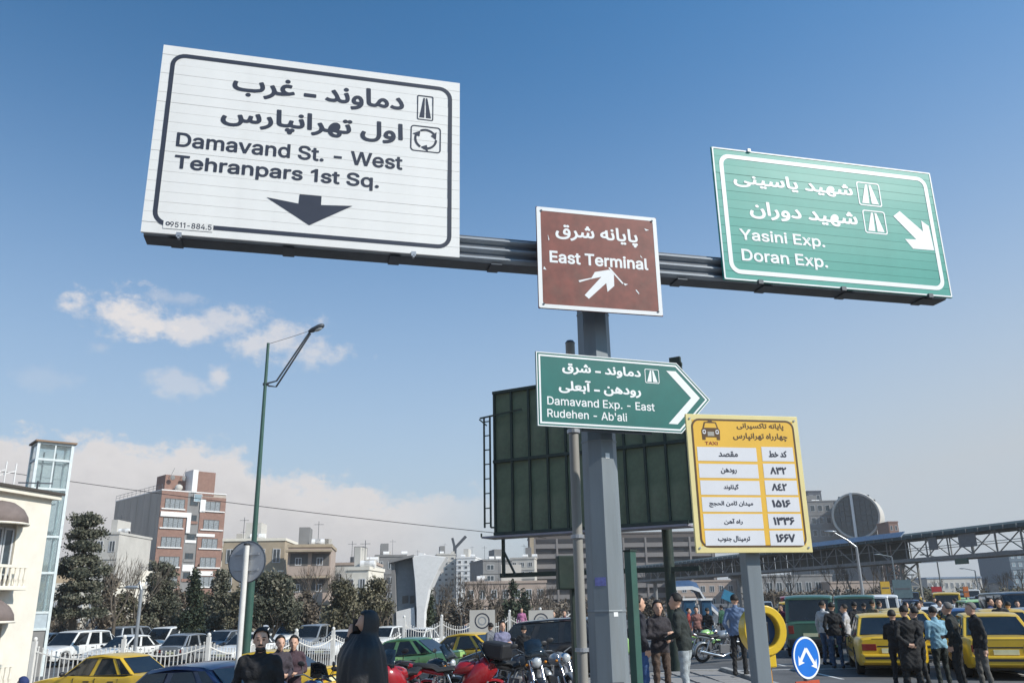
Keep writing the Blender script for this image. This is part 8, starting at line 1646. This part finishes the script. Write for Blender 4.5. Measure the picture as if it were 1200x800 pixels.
for i, (pa_, pb_) in enumerate((((801, 703), (816, 725)), ((822, 703), (835, 723)))):
    Yb = 47; p = W(pa_[0], pa_[1], Yb); q = W(pb_[0], pb_[1], Yb); z0 = road_z(p.x, Yb)
    t = thing('kiosk', ['blue kiosk box under the bridge stairs, left of the two', 'blue kiosk box under the bridge stairs, right of the two'][i], 'kiosk', (p.x, Yb, z0), 0, 'blue kiosk boxes under the bridge stairs')
    g = mb(); g.bx(0, q.x-p.x, 0, .7, .1, p.z-z0); g.build('box', bluep, t, bevel=.02); g = mb(); g.bx(-.06, q.x-p.x+.06, -.08, .76, p.z-z0, p.z-z0+.1); g.build('lid', stonew, t); g = mb(); g.bx(.08, q.x-p.x-.08, -.01, .01, .3, p.z-z0-.15); g.build('door', bluep, t)
p = W(853, 698, 40); z0 = road_z(p.x, 40)
t = thing('notice_box', 'small tilted blue and white box on a pole behind the man in blue', 'sign', (p.x, 40, z0)); g = mb(); g.box((0, 0, p.z-z0), (.5, .2, .42), Matrix.Rotation(R(25), 3, 'Y')); g.build('box', mat('cyan_box', (.04, .22, .36), .5), t); g = mb(); g.tube([(0, .1, 0), (0, .1, p.z-z0)], .04, 6); g.build('pole', steel, t)
# ---- yellow and blue telephone booth
Yk = 18.4; pk_ = W(894, 738, Yk); z0 = road_z(pk_.x, Yk); 
bo = thing('phone_booth', 'round yellow telephone booth shell with a blue inside on a yellow post', 'phone booth', (pk_.x, Yk, z0), R(12))
zc_ = pk_.z-z0; n = 28
ybm = mat('booth_yellow', (.72, .47, .02), .35, var=.06, coat=.4, dirt=.25); blm = mat('booth_blue', (.015, .07, .20), .4, var=.15, dirt=.15)
g = mb(); ro, ri_ = .475, .31
for y0_, y1_, a_, b_ in ((-.12, .16, ro, ri_),):
    o_ = [(a_*cos(2*pi*i/n), zc_+1.04*a_*sin(2*pi*i/n)) for i in range(n)]; i_ = [(b_*cos(2*pi*i/n), zc_+1.08*b_*sin(2*pi*i/n)) for i in range(n)]
    vs = [(x, y0_, z) for x, z in o_]+[(x, y0_, z) for x, z in i_]+[(x, y1_, z) for x, z in o_]+[(x, y1_, z) for x, z in i_]
    fs = []
    for i in range(n):
        j = (i+1) % n; fs += [(i, j, n+j, n+i), (2*n+i, 3*n+i, 3*n+j, 2*n+j), (i, 2*n+i, 2*n+j, j), (n+i, n+j, 3*n+j, 3*n+i)]
    g.add(vs, fs)
g.build('shell', ybm, bo, smooth=40, bevel=.02)
g = mb(); g.prism([(ri_*1.02*cos(2*pi*i/n), zc_+1.08*ri_*1.02*sin(2*pi*i/n)) for i in range(n)], .08, .13); g.build('back_panel', blm, bo)
g = mb(); g.bx(-.12, .1, -.06, .08, zc_-.22, zc_+.16); g.build('telephone', blackpl, bo, bevel=.02); g = mb(); g.tube([(-.16, -.05, zc_+.1), (-.18, -.08, zc_), (-.16, -.05, zc_-.1)], [.03, .016, .03], 8); g.build('handset', print_wht, bo, smooth=60)
g = mb(); g.bx(-.08, .2, -.08, .1, zc_-.72, zc_-.45); g.build('neck', ybm, bo, bevel=.03); g = mb(); g.bx(.03, .10, -.02, .05, 0, zc_-.7); g.build('post', mat('post_orange', (.6, .26, .02), .5, dirt=.2), bo); g = mb(); g.bx(-.12, .25, -.15, .18, 0, .03); g.build('foot', steel_dk, bo)
# ---- white fences
def fence(label, pts, hgt, sag, step=2.3, gap=.13):
    t = thing('picket_fence', label, 'fence', (pts[0][0], pts[0][1], 0))
    ox, oy = pts[0]; pm_ = {}
    for (xa, ya), (xb, yb_) in zip(pts[:-1], pts[1:]):
        L = math.hypot(xb-xa, yb_-ya); n_ = max(1, round(L/step)); 
        for k in range(n_):
            f0_, f1_ = k/n_, (k+1)/n_; x0, y0 = xa+(xb-xa)*f0_, ya+(yb_-ya)*f0_; x1, y1 = xa+(xb-xa)*f1_, ya+(yb_-ya)*f1_
            z0, z1 = road_z(x0, y0), road_z(x1, y1); m_ = int(math.hypot(x1-x0, y1-y0)/gap)
            g = mb()
            for i in range(1, m_):
                f = i/m_; x, y, z = x0+(x1-x0)*f, y0+(y1-y0)*f, z0+(z1-z0)*f; h = hgt-sag*sin(pi*f)
                g.box((x-ox, y-oy, z+h/2+.04), (.028, .028, h-.08)); g.box((x-ox, y-oy, z+h+.02), (.045, .045, .05))
            g.build('pickets', wfence, t, kind='stuff')
            for hz_ in (.22, None):
                g = mb(); pts_ = []
                for i in range(9):
                    f = i/8; hh = hz_ if hz_ else hgt-.14-sag*sin(pi*f); pts_.append((x0+(x1-x0)*f-ox, y0+(y1-y0)*f-oy, z0+(z1-z0)*f+hh))
                g.tube(pts_, .028, 4); g.build('rail', wfence, t)
            g = mb(); g.box((x0-ox, y0-oy, z0+(hgt+.16)/2), (.13, .13, hgt+.16)); g.build('post', wfence, t); g = mb(); g.ell((x0-ox, y0-oy, z0+hgt+.22), (.07, .07, .08), 8, 6); g.build('finial', wfence, t)
    return t
fence('white picket fence with sagging top line in front of the car park', [(X(40, 29.6, 760), 29.6), (X(245, 31.2, 745), 31.2), (X(391, 37, 735), 37), (X(470, 41, 730), 41)], 1.55, .30)
fence('taller white fence behind the middle taxis', [(X(474, 43), 43), (X(560, 44.6), 44.6), (X(668, 46.5), 46.5)], 1.9, .35, 2.0, .115)
for i, px in enumerate((565, 634)):
    Yb = 42.5+i; p = W(px, 727, Yb); z0 = road_z(p.x, Yb)
    t = thing('ring_board', ['white board with a dark ring emblem behind the yellow middle taxi', 'white board with a dark ring emblem near the signal post'][i], 'board', (p.x, Yb, z0))
    zc_ = p.z-z0; g = mb(); g.bx(-.6, .62, 0, .05, zc_-.75, zc_+.5); g.build('board', whiteb, t); n = 32
    ring('emblem_ring', t, [(.36*cos(2*pi*k/n), zc_+.36*sin(2*pi*k/n)) for k in range(n)], [(.30*cos(2*pi*k/n), zc_+.30*sin(2*pi*k/n)) for k in range(n)], -.004, ink)
    ring('emblem_ring', t, [(.20*cos(2*pi*k/n), zc_+.20*sin(2*pi*k/n)) for k in range(n)], [(.15*cos(2*pi*k/n), zc_+.15*sin(2*pi*k/n)) for k in range(n)], -.004, sign_back)
    for x in (-.5, .5): g = mb(); g.bx(x-.04, x+.04, .051, .1, 0, zc_+.4); g.build('leg', steel, t)
# ---- overhead cable
g = mb(); a = W(-80, 540, 46); b = W(640, 630, 46); pts = []
for i in range(25):
    f = i/24; q = a.lerp(b, f); q.z -= 1.0*4*f*(1-f)*.22; pts.append(q)
g.tube(pts, .022, 4, cap=False); tag(g.build('overhead_cable', blackpl), 'thin overhead cable sagging across the left sky past the lamp post', 'cable')
# ---- small far signs and boards
def board(name, label, px0, px1, py0, py1, Y, m_, cat='sign', legs=1):
    a, b = W(px0, py0, Y), W(px1, py1, Y); z0 = road_z((a.x+b.x)/2, Y); cx = (a.x+b.x)/2
    t = thing(name, label, cat, (cx, Y, z0)); g = mb(); g.bx(a.x-cx, b.x-cx, -.04, .04, b.z-z0, a.z-z0); g.build('board', m_, t)
    for k in range(legs):
        x = 0 if legs == 1 else (a.x-cx)*.8*(1 if k else -1); g = mb(); g.tube([(x, .09, 0), (x, .09, a.z-z0-.05)], .05, 6); g.build('post', steel, t)
    g = mb(); g.bx((a.x-cx)*.8, (b.x-cx)*.8, -.05, -.041, b.z-z0+(a.z-b.z)*.45, b.z-z0+(a.z-b.z)*.55); g.build('stripe', steel_dk, t)
board('road_board', 'amber sign board beside the curved silver lamp', 1031, 1044, 681, 696, 66, mat('amber_board', (.55, .34, .03), .6))
board('road_board', 'blue grey board standing left of the lattice tower', 1045, 1070, 679, 700, 62, mat('slate_board', (.07, .12, .14), .6), legs=2)
board('road_board', 'small rust orange sign in the far traffic', 1128, 1136, 687, 699, 60, mat('rust_board', (.45, .13, .03), .6))
board('road_board', 'dark square board above the traffic near the right edge', 1158, 1172, 685, 697, 70, steel_dk)
board('road_board', 'red and white board beside the lattice tower', 1091, 1105, 687, 700, 64, paint_r, legs=2)
for i, (px, Y) in enumerate(((1052, 84), (1105, 92), (1148, 100))):
    b_ = W(px, 700, Y); top_ = W(px, 652 if i < 2 else 668, Y).z; z0 = road_z(b_.x, Y)
    t = thing('street_lamp', ['thin lamp post left of the lattice tower', 'thin lamp post right of the lattice tower', 'thin lamp post far along the avenue at the right'][i], 'street lamp', (b_.x, Y, z0)); g = mb(); g.tube([(0, 0, 0), (0, 0, top_-z0)], .07, 6); g.tube([(0, 0, top_-z0), (-1.2, 0, top_-z0+.25)], .05, 6); g.build('pole', steel, t); g = mb(); g.ell((-1.4, 0, top_-z0+.25), (.35, .14, .07), 8, 6); g.build('lamp_head', steel, t, smooth=60)
# ---- more people in the crowd on the right and in the middle
pc_ = [('man in a dark coat between the minibuses and the lamp', 1012, 33, 704, BLK), ('man in grey jacket walking past the second minibus', 1030, 36, 703, (.15, .15, .16)), ('man in navy jacket behind the right near taxi', 1160, 30, 703, (.03, .05, .14)), ('woman in black among the cars near the right edge', 1192, 31, 704, BLK), ('man in beige jacket near the lattice tower foot', 1080, 40, 702, (.30, .25, .18)), ('man in a white shirt far among the taxis', 1120, 42, 701, (.5, .5, .5)),
       ('man in black under the bridge near the kiosks', 828, 37, 710, BLK), ('person in red top under the stairs', 806, 40, 711, (.3, .05, .04)), ('man in dark jacket right of the phone booth', 929, 30, 706, DKJ), ('man in brown jacket behind the phone booth', 915, 34, 706, (.12, .08, .05)),
       ('man in grey sweater near the black estate car', 575, 30, 727, (.16, .17, .19)), ('man in dark blue behind the fence in the middle', 545, 48, 716, (.03, .05, .12)),
 ('man in olive jacket between the far taxis left of the lattice tower', 1061, 36, 703, (.10, .10, .06)), ('person in white top by the crosswise yellow taxi', 1100, 34, 703, (.55, .55, .55)), ('man in charcoal jacket behind the right near taxi boot', 1171, 25.5, 703, (.05, .05, .055)), ('person in teal top among the far cars', 1142, 46, 702, (.03, .2, .2)), ('man in black by the green minibus rear corner', 1001, 29.5, 704, BLK),
 ('man in light brown jacket near the second minibus', 1022, 31, 704, (.24, .18, .12)), ('woman with a black scarf by the crosswise taxi', 1075, 32, 703, BLK), ('man in grey blue shirt far beneath the bridge', 1096, 48, 701, (.18, .24, .32)), ('man in black far beneath the bridge', 1151, 50, 701, BLK), ('person in dark green between the kiosks and the booth', 845, 44, 708, (.03, .10, .06))]
for i, (l, px, Y, tp_, c) in enumerate(pc_):
    pp(l, px, Y, (i*67) % 360, None, H=1.70+.05*((i*7) % 3-1), top=c, legs=[DKJ, (.04, .06, .12), BLK][i % 3], arms=[('down', 'front'), ('pocket', 'pocket'), ('down', 'down')][i % 3], stride=.06*(i % 2))

# ================================================================== AIR
hm_ = bpy.data.materials.new('haze'); hm_.use_nodes = True; hm_.node_tree.nodes.clear()
hv = hm_.node_tree.nodes.new('ShaderNodeVolumePrincipled'); hv.inputs['Density'].default_value = .0004; hv.inputs['Color'].default_value = (.90, .89, .88, 1); hv.inputs['Anisotropy'].default_value = .1
ho_ = hm_.node_tree.nodes.new('ShaderNodeOutputMaterial'); hm_.node_tree.links.new(hv.outputs[0], ho_.inputs['Volume'])
g = mb(); g.bx(-950, 950, -350, 1850, -5, 60); g.build('haze', hm_, kind='stuff')
